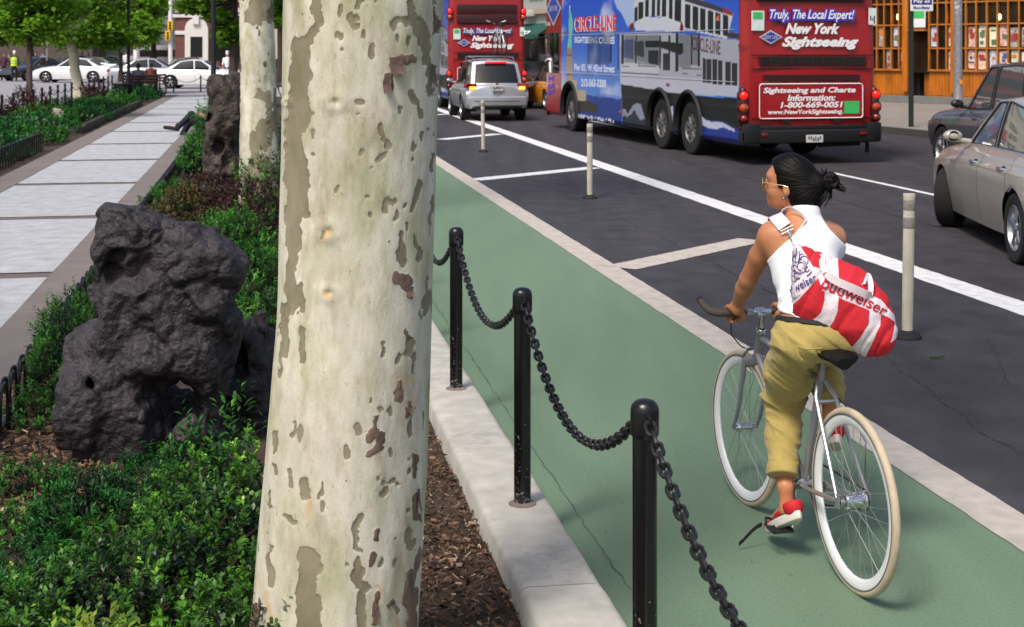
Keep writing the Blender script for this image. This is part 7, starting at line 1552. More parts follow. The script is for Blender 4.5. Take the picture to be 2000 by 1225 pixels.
# saddle
b = MB(); A = []
for a, w_, zt in ((.075, .030, .786), (.085, .062, .800), (.115, .074, .806), (.16, .070, .803), (.20, .050, .799), (.25, .030, .797), (.30, .022, .798), (.335, .018, .796), (.348, .008, .788)):
    row = []
    for k in range(14): t_ = 2 * math.pi * k / 14; row.append(Bk(a, w_ * math.cos(t_), zt + .043 + (.014 if math.sin(t_) > 0 else .030) * math.sin(t_)))
    A.append(row + [row[0]])
b.grid(A); b.add(A[0], [tuple(range(14))]); b.build('saddle', M['saddle'], T)
b = MB(); b.tube([Bk(.268, 0, .75), Bk(.258, 0, .825)], .0125)
for s_ in (-1, 1): b.tube([Bk(.12, s_ * .03, .830), Bk(.19, s_ * .022, .815), Bk(.26, s_ * .02, .817), Bk(.32, s_ * .01, .837)], .0035, n=6)
b.box(Bk(.259, 0, .820), (.05, .03, .02), bev=.004); b.build('seat_post', M['steel'], T)
# cranks, chainring, chain, pedals
b = MB(); b.lathe([(.084, -.0015), (.086, 0), (.084, .0015), (.074, .0015), (.074, -.0015), (.084, -.0015)], Bk(.42, .045, .275), BR, 44)
for k in range(5): a = k * 2 * math.pi / 5; b.tube([Bk(.42, .045, .275), Bk(.42 + .078 * math.cos(a), .045, .275 + .078 * math.sin(a))], .006, n=6)
b.build('chainring', M['steel'], T)
b = MB(); b.tube([Bk(.42, .045, .361), Bk(0, .045, .372)], .0035, n=6); b.tube([Bk(.42, .045, .189), Bk(0, .045, .298)], .0035, n=6); b.lathe([(.036, -.002), (.038, 0), (.036, .002), (.02, .002), (.02, -.002), (.036, -.002)], Bk(0, .045, .335), BR, 24); b.build('chain', mat('bike_chain', rgb(70, 46, 44), .5, .6, var=.3), T)
PL, PR_ = (.385, -.118, .112), (.455, .118, .438)
for s_, pd in ((-1, PL), (1, PR_)):
    b = MB(); b.tube([Bk(.42, s_ * .05, .275), Bk(pd[0], s_ * .068, pd[2])], [.012, .010], n=10); b.tube([Bk(.42, s_ * .03, .275), Bk(.42, s_ * .06, .275)], .013); cr_ = b.build('crank', M['chrome'], T)
    b = MB(); b.tube([Bk(pd[0], s_ * .068, pd[2]), Bk(pd[0], s_ * .165, pd[2])], .006, n=8)
    for q in (-.03, .03): b.tube([Bk(pd[0] + q, s_ * .085, pd[2]), Bk(pd[0] + q, s_ * .160, pd[2])], .007, n=6)
    for l in (.085, .16): b.tube([Bk(pd[0] - .035, s_ * l, pd[2]), Bk(pd[0] + .035, s_ * l, pd[2])], .007, n=6)
    pdl = b.build('pedal', M['black_plastic'], cr_)
b = MB(); a_, c_ = Vector(P(1488, 1024, 5.62)), Vector(P(1443, 1060, 5.60)); A = []
for i in range(6):
    p = a_.lerp(c_, i / 5) + Vector((0, 0, .006 * math.sin(i))); A.append([p + Vector((.0, 0, .009)), p - Vector((0, 0, .009))])
b.grid(A); b.tube([Bk(.42, -.165, .12), Bk(.46, -.15, .135), Bk(.49, -.12, .12), Bk(.46, -.09, .115)], .005, n=6); sm = b.build('toe_strap', M['black_rubber'], T)
# ---------------- the cyclist ----------------
def skinmat(name, c1, c2):
    m = mat(name, c1, .48, var=.1, scale=14, col2=c2, bump=.0004, bscale=200, spec=.45); b = m.node_tree.nodes['Principled BSDF']; b.inputs['Subsurface Weight'].default_value = .15; b.inputs['Subsurface Radius'].default_value = (.012, .005, .003); b.inputs['Subsurface Scale'].default_value = 1.0; return m
M['skin'] = skinmat('tan_skin', rgb(186, 122, 84), rgb(200, 138, 98))
M['tank'] = mat('white_cotton', rgb(232, 234, 238), .85, var=.03, bump=.0006, bscale=350, sheen=.2)
M['khaki'] = mat('khaki_cotton', rgb(170, 149, 84), .85, var=.12, scale=9, bump=.0012, bscale=260, sheen=.15)
M['bag'] = mat('canvas_print', rgb(200, 200, 200), .8, var=.08, scale=14, attr='Col', bump=.0015, bscale=140)
M['webbing'] = mat('pink_white_webbing', rgb(226, 208, 214), .8, var=.06, bump=.0012, bscale=300)
M['hair'] = mat('black_hair', rgb(9, 6, 6), .5, var=.5, scale=8, bump=.0022, bscale=30, stretch=(1, 1, 9), spec=.18)
M['shoe_red'] = mat('shoe_canvas', rgb(200, 200, 200), .75, var=.08, attr='Col', bump=.0008, bscale=240); M['sole'] = mat('white_sole', rgb(214, 206, 196), .6, var=.08)
M['gold'] = mat('pale_gold', rgb(212, 184, 140), .25, .8, var=.05); M['lens'] = mat('brown_lens', rgb(34, 20, 14), .05, var=0, coat=1)
CY = thing('person', 'woman cyclist in white tank top, khaki trousers and sunglasses, riding a bicycle', 'person', (1.2, 5.5, 0))
ar = lambda t: np.array(t, float)
f_ = np.array([-.87, .49, -.02]); f_ /= np.linalg.norm(f_); up_ = np.array([-.02, 0, 1.0]); up_ -= f_ * (up_ @ f_); up_ /= np.linalg.norm(up_); sl_ = np.cross(up_, f_)
HM = np.stack([f_, sl_, up_], 1)
hc = ar(P(1541, 356, 5.78)) ; H = lambda a, s, u: hc + f_ * a + sl_ * s + up_ * u
neck = ar(P(1566, 436, 5.74)); shL, shR = ar(P(1506, 462, 5.69)), ar(P(1626, 464, 5.80))
elL, wrL = ar(P(1461, 546, 5.84)), ar(P(1440, 596, 6.0)); elR, wrR = ar(P(1606, 565, 5.98)), ar(P(1535, 592, 6.07))
pel = ar(P(1600, 668, 5.45)); hipL, kneL, ankL = ar(P(1558, 680, 5.44)), ar(P(1531, 776, 5.76)), ar(P(1534, 950, 5.56))
hipR, kneR, ankR = ar(P(1636, 690, 5.48)), ar(P(1604, 668, 5.88)), ar(P(1622, 812, 5.63))
torso = [(P(1568, 476, 5.70), (.150, .095, .105)), (P(1530, 478, 5.68), (.075, .07, .08)), (P(1612, 480, 5.76), (.075, .07, .08)), (P(1574, 535, 5.63), (.128, .092, .12)), (P(1582, 596, 5.54), (.118, .092, .11)), (P(1594, 645, 5.47), (.14, .11, .10))]
lo, hi = (.80, 5.20, -.0), (1.60, 6.25, 1.62)
f = Field((.82, 5.3, .0), (1.52, 6.22, 1.60), .0042)
# head
f.ell(H(-.012, 0, .022), (.092, .074, .090), HM, k=.02); f.ell(H(.028, 0, -.030), (.062, .060, .078), HM, k=.02); f.ell(H(.045, 0, -.078), (.042, .042, .030), HM, k=.025); f.ell(H(.072, 0, -.092), (.018, .020, .016), HM, k=.015)
f.ell(H(.052, .036, -.035), (.028, .024, .028), HM, k=.02); f.ell(H(.052, -.036, -.035), (.028, .024, .028), HM, k=.02); f.ell(H(.060, 0, .028), (.030, .055, .026), HM, k=.02)
f.cap(H(.088, 0, .004), H(.104, 0, -.030), .007, .011, k=.01); f.ell(H(.098, .010, -.034), (.010, .008, .007), HM, k=.006); f.ell(H(.098, -.010, -.034), (.010, .008, .007), HM, k=.006)
f.ell(H(.086, 0, -.062), (.012, .022, .006), HM, k=.006); f.ell(H(.084, 0, -.071), (.012, .019, .007), HM, k=.006)
for s_ in (1, -1):
    f.ell(H(.082, s_ * .032, -.002), (.014, .016, .010), HM, k=.006, neg=True); f.ell(H(.074, s_ * .031, -.002), (.0125, .0125, .0125), HM, k=.002)
    f.ell(H(-.012, s_ * .072, -.022), (.016, .010, .030), HM, k=.008); f.ell(H(-.010, s_ * .084, -.016), (.009, .007, .018), HM, k=.004, neg=True)
f.chain([H(-.03, 0, -.05), neck + ar((0, 0, .02)), neck - ar((0, 0, .06))], [.052, .050, .07], k=.03)
for c, r_ in torso: f.ell(c, r_, k=.05)
f.chain([neck - ar((0, 0, .03)), shL + ar((.03, 0, .01)), shL], [.045, .050, .050], k=.04); f.chain([neck - ar((0, 0, .03)), shR - ar((.03, 0, -.01)), shR], [.045, .050, .050], k=.04)
f.chain([shL, shL * .55 + elL * .45 + ar((-.004, 0, 0)), elL], [.050, .0425, .035], k=.015); f.chain([elL, elL * .65 + wrL * .35, wrL], [.035, .036, .0235], k=.015)
f.chain([shR, shR * .55 + elR * .45, elR], [.050, .0425, .035], k=.015); f.chain([elR, elR * .65 + wrR * .35, wrR], [.035, .036, .0235], k=.015)
f.ell(P(1600, 648, 5.47), (.125, .085, .07), k=.04)
f.chain([hipL, kneL, (kneL + ankL) / 2, ankL], [.054, .038, .032, .028], k=.02)
f.chain([hipR + ar((-.01, .07, .035)), kneR, (kneR + ankR) / 2, ankR], [.068, .044, .038, .028], k=.02)
toeL, heelL = ar(P(1508, 1021, 5.70)), ar(P(1551, 996, 5.49)); toeR, heelR = ar(P(1614, 864, 5.80)), ar(P(1632, 846, 5.56))
for an, he, to in ((ankL, heelL, toeL), (ankR, heelR, toeR)): f.chain([an, he * .7 + to * .3 + ar((0, 0, .02)), to * .85 + he * .15 + ar((0, 0, .004))], [.029, .028, .022], k=.02); f.ell(he + ar((0, 0, .008)), (.024, .026, .026), k=.02)
# hands closed round the bar
def hand(wr, l0, side):
    """l0: place along the bar; side -1 left hand, 1 right; thumb towards the stem"""
    bar = lambda l, ang, r_: ar(Bk(.885 + r_ * math.cos(ang), l, .872 + r_ * math.sin(ang)))
    pc = bar(l0, R(150), .040); f.cap(wr, pc, .022, .026, k=.02); f.ell(bar(l0, R(120), .030), (.034, .022, .018), np.stack([BR, BU, (0, 0, 1)], 1), k=.015)
    for i, (dl, ln, r_) in enumerate(((-.027, 1.0, .0088), (-.009, 1.1, .0090), (.009, 1.03, .0088), (.026, .86, .0078))):
        l = l0 - side * dl * -1; a0 = 110; pts = [bar(l, R(a0 - 196 * min(1, ln) * q), .0265 + .014 * q * ln) for q in (0, .2, .4, .6, .8, 1)]
        f.chain([bar(l0 + (l - l0) * .8, R(125), .034)] + pts, [r_ * 1.15, r_ * 1.1, r_, r_ * .98, r_ * .95, r_ * .92, r_ * .84], k=.004)
    q0 = l0 - side * .030; f.chain([bar(l0 - side * .012, R(160), .036), bar(q0, R(195), .032), bar(q0 - side * .004, R(235), .027), bar(q0 + side * .004, R(270), .025)], [.014, .0115, .0098, .0085], k=.006)
hand(wrL, -.112, -1); hand(wrR, .105, 1)
V, Fc = f.mesh(); V = smooth_mesh(V, Fc, 2, .5)
mesh_obj('body', V, Fc, M['skin'], CY, True)
del f
def cutpoly(V3, poly): # distance to image-plane outline in metres
    px, py = proj(V3); return poly_sd(px, py, poly) * (V3[..., 1] / F)
def cloth(name, prims, poly, h, lo, hi, m, folds=None, it=2, par=CY, k=.05, inflate=0.0, thick=None, attrs=None):
    f = Field(lo, hi, h)
    for p in prims:
        if p[0] == 'e': f.ell(p[1], ar(p[2]) + inflate, k=p[3] if len(p) > 3 else k)
        else: f.chain(p[1], [x + inflate for x in p[2]], k=p[3] if len(p) > 3 else k)
    if poly is not None:
        g_ = np.stack(np.meshgrid(*[f.o[i] + f.h * np.arange(f.n[i]) for i in range(3)], indexing='ij'), -1)
        nb = np.abs(f.D) < .08; d = np.full(f.D.shape, 1.0, np.float32); q = g_[f.D < .08]; dd = cutpoly(q, poly); d[f.D < .08] = dd; f.D = np.maximum(f.D, d)
    V, Fc = f.mesh(); V = smooth_mesh(V, Fc, it)
    if folds: fv = folds(V); V = V + vnormals(V, Fc) * (fv - .8 * fv.mean())[:, None]; V = smooth_mesh(V, Fc, 1, .3)
    return mesh_obj(name, V, Fc, m, par, True)
# white tank top
tank_poly = [(1498, 509), (1517, 488), (1547, 462), (1563, 444), (1573, 430), (1567, 421), (1550, 411), (1538, 406), (1540, 398), (1598, 398), (1603, 414), (1609, 430), (1620, 447), (1636, 463), (1654, 482), (1680, 500), (1680, 672), (1600, 655), (1565, 632), (1550, 617), (1524, 609), (1517, 598), (1470, 560), (1490, 520)]
pr = [('e', c, r_, .05) for c, r_ in torso] + [('c', [neck + ar((.012, -.01, .045)), neck - ar((0, 0, .06))], [.054, .076], .03), ('c', [neck - ar((0, 0, .03)), shR - ar((.03, 0, -.01)), shR - ar((.02, 0, 0))], [.045, .050, .050], .04), ('c', [neck - ar((0, 0, .03)), shL + ar((.035, 0, .01))], [.045, .050], .04)]
def fold_t(V):
    q = np.stack([V[:, 0] * 10 + V[:, 2] * 9, V[:, 1] * 4, V[:, 2] * 26 - V[:, 0] * 14], 1); lowp = np.clip((1.16 - V[:, 2]) / .2, 0.1, 1); s_ = np.clip(1 - np.abs(vnoise(q * .8 + 6)) * 2.4, 0, 1); return (.003 * vnoise(q) + .007 * s_ ** 1.4 + .002 * vnoise(q * 2.3)) * lowp
cloth('tank_top', pr, tank_poly, .0055, (.88, 5.3, .86), (1.50, 6.0, 1.42), M['tank'], fold_t, inflate=.008)
# trousers
tr_poly = [(1490, 640), (1500, 622), (1530, 616), (1560, 620), (1620, 632), (1730, 645), (1730, 764), (1655, 762), (1602, 768), (1596, 780), (1582, 906), (1560, 912), (1495, 914), (1480, 900)]
pr = [('e', P(1600, 655, 5.46), (.150, .118, .086), .05), ('e', P(1594, 645, 5.47), (.142, .112, .085), .05), ('e', P(1568, 672, 5.43), (.088, .088, .072), .04), ('e', P(1634, 672, 5.46), (.088, .088, .060), .04),
      ('c', [hipL + ar((-.012, .03, .01)), hipL * .5 + kneL * .5 + ar((-.006, 0, 0)), kneL, kneL * .55 + ankL * .45 + ar((-.006, 0, 0)), ankL + ar((-.012, 0, .03))], [.090, .088, .079, .067, .056], .03), ('c', [hipR + ar((-.01, .06, .03)), kneR, kneR * .4 + ankR * .6, ankR + ar((0, 0, .02))], [.082, .074, .060, .054], .035)]
def fold_k(V):
    q = np.stack([V[:, 0] * 12 + V[:, 2] * 16, V[:, 1] * 12, V[:, 2] * 30 + V[:, 0] * 22], 1); r_ = vnoise(q * .8 + 4); s_ = 1 - np.abs(vnoise(q * .62 + 11)) * 2; kn = np.exp(-((V[:, 2] - .60) / .08) ** 2) + np.exp(-((V[:, 2] - .74) / .06) ** 2) * .8
    s2 = 1 - np.abs(vnoise(q * 1.25 + 21)) * 2.6; return .005 * r_ + (.008 + .010 * kn) * np.clip(s_, 0, 1) ** 1.5 + .004 * np.clip(s2, 0, 1) + .001 * vnoise(q * 3)
kh = cloth('trousers', pr, tr_poly, .0055, (.88, 5.2, .26), (1.55, 6.05, 1.0), M['khaki'], fold_k)
b = MB(); cL = ankL + ar((-.012, 0, .045)); dL = Vector(kneL - ankL).normalized(); b.tube([Vector(cL) + dL * z for z in (-.004, 0, .018, .036, .040)], [.056, .0605, .062, .062, .058], n=36); b.build('cuff', M['khaki'], kh)
cR = ankR + ar((0, 0, .068)); b = MB(); dR = Vector(kneR - ankR).normalized(); b.tube([Vector(cR) + dR * z for z in (-.004, 0, .018, .034, .038)], [.050, .0545, .056, .056, .053], n=36); b.build('cuff', M['khaki'], kh)
b = MB(); b.tube([P(1590, 676, 5.3255), P(1602, 690, 5.322), P(1618, 692, 5.325)], .0035, n=5)
for (x0, y0, x1, y1, x2, y2, Y) in ((1556, 676, 1575, 682, 1606, 680, 5.315), (1556, 678, 1560, 696, 1568, 704, 5.315)): b.tube([P(x0, y0, Y + .01), P(x1, y1, Y), P(x2, y2, Y)], .003, n=5)
b.build('pocket_seam', M['khaki'], kh)
# belt
cloth('belt', [('e', P(1594, 645, 5.47), (.142, .112, .085), .05), ('e', P(1582, 596, 5.54), (.118, .092, .11), .05)], [(1480, 612), (1560, 620), (1700, 640), (1700, 650), (1560, 632), (1480, 624)], .005, (.88, 5.25, .80), (1.5, 5.75, 1.05), M['black_rubber'], inflate=.017, par=kh)
# shoes
def shoe(he, to, an):
    he, to = ar(he), ar(to); d = to - he; d /= np.linalg.norm(d); sd_ = np.cross(d, (0, 0, 1)); sd_ /= np.linalg.norm(sd_); nu_ = np.cross(sd_, d)
    f = Field(np.minimum(he, to) - .09, np.maximum(he, to) + .12, .004)
    Mx = np.stack([d, sd_, nu_], 1); mid = (he + to) / 2
    f.ell(he + nu_ * .012, (.042, .036, .040), Mx, k=.02); f.ell(mid + nu_ * .010, (.08, .036, .032), Mx, k=.03); f.ell(to - d * .01 + nu_ * .002, (.048, .040, .024), Mx, k=.03); f.chain([he + nu_ * .02 + d * .01, he * .7 + an * .3], [.034, .034], k=.02)
    for s_ in (0,):
        sl, g_ = f.sub(f.o, f.o + f.h * f.n)
        q = (g_ - mid) @ nu_; f.D[sl] = np.maximum(f.D[sl], -(q + .022)); a_ = he * .72 + an * .28; q2 = (g_ - a_) @ (nu_ * .9 + d * .1); f.D[sl] = np.maximum(f.D[sl], q2)
    V, Fc = f.mesh(); V = smooth_mesh(V, Fc, 2); t_ = (V - he) @ d / np.linalg.norm(to - he); n_ = (V - mid) @ nu_
    C = np.where((t_ < .52)[:, None], [lin(188), lin(24), lin(34)], [lin(150), lin(128), lin(112)]); C = np.where(((t_ > .80) | ((n_ < -.004) & (t_ > .55)))[:, None], [lin(188), lin(30), lin(40)], C); C = np.where(((t_ > .16) & (t_ < .21) & (n_ > .0))[:, None], [lin(215)] * 3, C)
    so_ = mesh_obj('shoe', V, Fc, M['shoe_red'], CY, True, cols=C)
    b = MB(); A = []
    for r0, zz in ((.90, -.044), (1.0, -.040), (1.04, -.024), (1.0, -.010), (.9, -.008)):
        row = []
        for k in range(40):
            a = 2 * math.pi * k / 40; L_ = np.linalg.norm(to - he) / 2 + .045; w_ = .040 + .006 * math.cos(a) - .004 * math.cos(2 * a); row.append(tuple(mid + d * (L_ * math.cos(a) * r0) + sd_ * (w_ * math.sin(a) * r0) + nu_ * (zz + .008 * max(0, math.cos(a)) ** 3)))
        A.append(row + [row[0]])
    b.grid(A); b.add(A[0][:-1], [tuple(range(40))]); b.build('sole', M['sole'], so_)
shoe(heelL, toeL, ankL); shoe(heelR, toeR, ankR)
# hair, bun, wisps
hp = [(1480, 280), (1505, 300), (1509, 322), (1516, 344), (1519, 366), (1532, 371), (1539, 384), (1543, 400), (1552, 416), (1600, 425), (1680, 425), (1680, 280)]
f = Field((1.02, 5.55, 1.26), (1.36, 6.0, 1.62), .004)
f.ell(H(-.006, 0, .026), (.100, .082, .096), HM, k=.02); f.ell(ar(P(1561, 362, 5.772)), (.098, .086, .099), HM, k=.02); f.ell(ar(P(1574, 384, 5.75)), (.072, .075, .070), HM, k=.03); f.ell(ar(P(1598, 358, 5.72)), (.04, .035, .035), HM, k=.03)
g_ = np.stack(np.meshgrid(*[f.o[i] + f.h * np.arange(f.n[i]) for i in range(3)], indexing='ij'), -1); f.D = np.maximum(f.D, cutpoly(g_, hp))
V, Fc = f.mesh(); V = smooth_mesh(V, Fc, 2); rel = V - ar(P(1598, 358, 5.72)); an = np.arctan2(rel[:, 2], rel[:, 0]); V = V + vnormals(V, Fc) * (.0022 * vnoise(np.stack([an * 26, rel[:, 1] * 20, np.linalg.norm(rel, axis=1) * 6], 1)))[:, None]
ha = mesh_obj('hair', V, Fc, M['hair'], CY, True)
b = MB(); rr = random.Random(3); bc = Vector(P(1622, 353, 5.70))
for k in range(26):
    a = rr.uniform(0, 6.28); tl = rr.uniform(-.5, .5); q = rr.uniform(.015, .027); pts = []
    for i in range(13): t_ = a + i * .5; pts.append(bc + Vector((math.cos(t_) * q, math.sin(t_) * tl * .6 * q + rr.uniform(-.003, .003) + (k % 5 - 2) * .006, math.sin(t_) * q)))
    b.tube(pts, rr.uniform(.006, .010), n=6)
b.ell(bc, (.026, .024, .027), 14, 10); b.build('bun', M['hair'], ha)
b = MB()
for k in range(46):
    if k < 20: s_ = bc + Vector((rr.uniform(.0, .02), 0, rr.uniform(-.02, .01))); e = Vector(P(1650 + rr.uniform(-14, 8), 366 + rr.uniform(-8, 12), 5.68)); m_ = s_.lerp(e, .5) + Vector((rr.uniform(-.005, .01), 0, rr.uniform(-.014, .004)))
    elif k < 36: s_ = bc + Vector((rr.uniform(-.01, .01), 0, -.02)); e = Vector(P(1612 + rr.uniform(-14, 14), 404 + rr.uniform(-14, 6), 5.69)); m_ = s_.lerp(e, .5) + Vector((.008 + rr.uniform(-.005, .01), 0, 0))
    else: s_ = Vector(P(1608 + rr.uniform(-3, 6), 345 + rr.uniform(-6, 8), 5.70)); e = Vector(P(1607 + rr.uniform(-4, 8), 328 + rr.uniform(-2, 8), 5.70)); m_ = s_.lerp(e, .5)
    b.tube([s_, m_, e], [.0026, .002, .0005], n=4)
for k in range(12): s_ = Vector(H(-.03 + .01 * (k % 3), .072, .0 + .006 * k / 3)); b.tube([s_, s_ + Vector((-.01, -.004, -.012))], [.001, .0004], n=4)
b.build('hair_wisp', M['hair'], ha)
# sunglasses and earring
b = MB(); lens = MB()
for s_ in (1, -1):
    c = H(.100, s_ * .032, -.004); pts = []
    for k in range(20): a = 2 * math.pi * k / 20; pts.append(H(.100 - .010 * abs(math.cos(a)) * (1 if math.cos(a) * s_ > 0 else 0), s_ * .033 + .029 * math.cos(a) * (1 if True else s_), -.006 + .025 * math.sin(a)))
    b.tube(pts, .0018, n=6, closed=True); lens.add([tuple(c)] + [tuple(p) for p in pts], [(0, i + 1, (i + 1) % 20 + 1) for i in range(20)])
    b.tube([H(.094, s_ * .061, .004), H(.05, s_ * .072, -.002), H(.0, s_ * .080, -.006), H(-.02, s_ * .078, -.012)], .0016, n=6)
b.tube([H(.101, .005, .002), H(.104, 0, .004), H(.101, -.005, .002)], .0018, n=6); sg = b.build('sunglasses', M['gold'], CY); lens.build('lens', M['lens'], sg, False)
b = MB(); b.ell(H(-.006, .083, -.048), (.0045, .0045, .0045), 10, 8); b.ell(H(-.004, .084, -.060), (.006, .004, .007), 10, 8); b.build('earring', M['steel'], CY)
# ---------------- the duffel bag ----------------
BG = thing('duffel_bag', 'red and white canvas duffel bag slung across the back of the woman cyclist', 'bag', P(1650, 700, 5.35))
stn = [(1545, 585, 1543, 612, .020), (1547, 500, 1546, 612, .045), (1550, 470, 1552, 630, .065), (1562, 474, 1572, 646, .085), (1585, 484, 1598, 658, .10), (1615, 496, 1632, 670, .108), (1650, 508, 1664, 685, .110), (1682, 522, 1690, 695, .108), (1706, 545, 1712, 696, .100), (1728, 574, 1728, 690, .088), (1744, 604, 1742, 674, .065), (1752, 628, 1750, 650, .025)]
st_ = np.array(stn, float); uu_ = np.linspace(0, len(stn) - 1, 110); ks = [np.interp(uu_, range(len(stn)), st_[:, k]) for k in range(5)]
for i in range(5): kk = np.pad(ks[i], 4, mode='edge'); ks[i] = np.convolve(kk, np.ones(9) / 9, 'valid')
na = 96; A = np.zeros((110, na, 3)); YB = 5.415
for i in range(110):
    tx, ty, bx, by, dp = [k[i] for k in ks]; Yc = YB - .0 + .035 * (1 - i / 110); top, bot = ar(P(tx, ty, Yc)), ar(P(bx, by, Yc)); c = (top + bot) / 2; hv = (top - bot) / 2
    for j in range(na):
        a = 2 * math.pi * j / na; ca, sa = math.cos(a), math.sin(a); ca2 = math.copysign(abs(ca) ** .88, ca); sa2 = math.copysign(abs(sa) ** .88, sa); dd = -dp * sa2
        A[i, j] = c + hv * ca2 + ar((0, dd if dd < 0 else dd * .55, -.012 * max(0, sa)))
V = A.reshape(-1, 3)
Fg = []
I_, J_ = np.meshgrid(np.arange(109), np.arange(na), indexing='ij'); J2 = (J_ + 1) % na; Fg = np.stack([I_ * na + J_, I_ * na + J2, (I_ + 1) * na + J2, (I_ + 1) * na + J_], -1).reshape(-1, 4)
Nb = vnormals(V, Fg); cen = V.mean(0); 
if ((V - cen) * Nb).sum() < 0: Fg = Fg[:, ::-1]; Nb = -Nb
px, py = proj(V); w_ = fbm(np.stack([px / 60, py / 40, V[:, 1] * 6], 1), 3); crs = np.stack([(px + py * .6) / 34, (py - px * .5) / 90, V[:, 1] * 8], 1)
V = V + Nb * (.006 * w_ + .006 * np.clip(1 - np.abs(vnoise(crs)) * 3, 0, 1) * -1 + .002 * vnoise(crs * 2.5))[:, None]
px, py = proj(V); front = Nb[:, 1] < .3
z8 = lambda x, y: (1360 + x / 2.664, 280 + y / 2.664)
RED, WHT = np.array([lin(198), lin(30), lin(44)]), np.array([lin(226), lin(212), lin(220)])
def bagcol(px, py):
    C = np.tile(RED, (len(px), 1))
    for pl in ([(470, 440), (528, 512), (600, 630), (640, 690), (600, 740), (500, 845), (470, 845)], [(668, 760), (742, 778), (735, 870), (715, 925), (645, 1010), (560, 990), (570, 960), (650, 880), (668, 820)],
               [(600, 640), (660, 655), (700, 690), (800, 735), (905, 790), (960, 812), (1000, 860), (1045, 910), (1040, 935), (1000, 905), (950, 885), (900, 868), (800, 828), (740, 800), (700, 778), (655, 765), (636, 705)], [(903, 855), (962, 880), (957, 945), (905, 1060), (880, 1115), (790, 1090), (800, 1070), (855, 1010), (898, 940)],
               [(655, 560), (735, 560), (742, 700), (690, 690), (650, 650)], [(1024, 880), (1055, 930), (1045, 1010), (1010, 1040), (1028, 980), (1032, 930)]):
        d = poly_sd(px, py, [z8(*p) for p in pl]); C[d < 0] = WHT
    return C
# denser skin for crisp colour edges
def refine(A3, k):
    nu, nv = A3.shape[:2]; out = A3
    for _ in range(k):
        nu, nv = out.shape[:2]; B_ = np.zeros((nu * 2 - 1, nv * 2, 3)); B_[::2, ::2] = out; B_[::2, 1::2] = (out + np.roll(out, -1, 1)) / 2; B_[1::2] = (B_[:-2:2] + B_[2::2]) / 2; out = B_
    return out
A3 = refine(V.reshape(110, na, 3), 2); nu_, nv_ = A3.shape[:2]; V3 = A3.reshape(-1, 3)
I_, J_ = np.meshgrid(np.arange(nu_ - 1), np.arange(nv_), indexing='ij'); J2 = (J_ + 1) % nv_; F3 = np.stack([I_ * nv_ + J_, I_ * nv_ + J2, (I_ + 1) * nv_ + J2, (I_ + 1) * nv_ + J_], -1).reshape(-1, 4)
if ((V3[F3[:, 0]] - cen) * np.cross(V3[F3[:, 2]] - V3[F3[:, 0]], V3[F3[:, 3]] - V3[F3[:, 1]])).sum() < 0: F3 = F3[:, ::-1]
p3 = proj(V3); jx = .5 * vnoise(V3 * 40); C3 = bagcol(p3[0] + jx, p3[1] + jx)
bo = mesh_obj('bag_body', V3, F3, M['bag'], BG, True, cols=C3)
fm = (Nb[:, 1] < .2); fx, fy, fY = *proj(V[fm]), V[fm][:, 1]
def drape(x, y, off=.003):
    i = int(np.argmin((fx - x) ** 2 + (fy - y) ** 2)); d2 = (fx - x) ** 2 + (fy - y) ** 2; k = np.argsort(d2)[:6]; w_ = 1 / (d2[k] + .5); Y = float((fY[k] * w_).sum() / w_.sum()); return P(x, y, Y - off)
def draped_text(txt, base, hgt, bold, m_, shear=0.0, sp=1.0, off=.0035):
    base = [z8(*p) for p in base]; L_ = [0]
    for i in range(len(base) - 1): L_.append(L_[-1] + math.dist(base[i], base[i + 1]))
    V_, Fs = text_geo(txt, shear, bold, sp); b = MB(); out = []
    for x, y in V_:
        s_ = x * L_[-1]; i = min(max(int(np.searchsorted(L_, s_)) - 1, 0), len(base) - 2); t_ = (s_ - L_[i]) / (L_[i + 1] - L_[i]); p = ar(base[i]) * (1 - t_) + ar(base[i + 1]) * t_; d = ar(base[i + 1]) - ar(base[i]); d /= np.linalg.norm(d); n_ = ar((d[1], -d[0])); hh = hgt[0] + (hgt[1] - hgt[0]) * x; q = p + n_ * y * hh / 2.664; out.append(drape(q[0], q[1], off))
    b.add(out, Fs); return b.build('bag_lettering', m_, bo, False)
M['red_ink'] = mat('red_ink', rgb(186, 26, 48), .8, var=.05); M['blue_ink'] = mat('violet_blue_ink', rgb(74, 70, 128), .8, var=.1)
draped_text('Budweiser', [(640, 752), (700, 778), (800, 818), (900, 860), (980, 902)], (88, 52), .012, M['red_ink'], .1)
draped_text('dweiser', [(496, 790), (560, 752), (632, 712)], (46, 42), .01, M['blue_ink'], .1)
b = MB(); rr = random.Random(9)
def stroke(pts, w_):
    q = [drape(*z8(*p), .004) for p in pts]; b.tube(q, w_, n=4)
for (cx_, cy_, r_, a0, a1) in ((540, 640, 34, -60, 200), (545, 640, 20, 90, 330), (520, 600, 18, 0, 260), (560, 610, 22, 150, 400), (525, 690, 16, 20, 300), (575, 655, 12, 0, 300), (510, 650, 14, 60, 340), (550, 590, 14, 90, 300)):
    stroke([(cx_ + r_ * math.cos(R(a0 + (a1 - a0) * k / 10)), cy_ + r_ * 1.1 * math.sin(R(a0 + (a1 - a0) * k / 10))) for k in range(11)], .0016)
for (x0, y0, x1, y1) in ((500, 560, 520, 630), (520, 545, 516, 600), (498, 600, 512, 700), (535, 560, 530, 620), (500, 690, 540, 705), (575, 690, 600, 665), (500, 720, 520, 715)): stroke([(x0, y0), ((x0 + x1) / 2 + 4, (y0 + y1) / 2), (x1, y1)], .0018)
for k in range(5): stroke([(500 + 9 * k, 812 - 5 * k), (506 + 9 * k, 808 - 5 * k)], .0012)
b.build('crest_print', M['blue_ink'], bo, True)
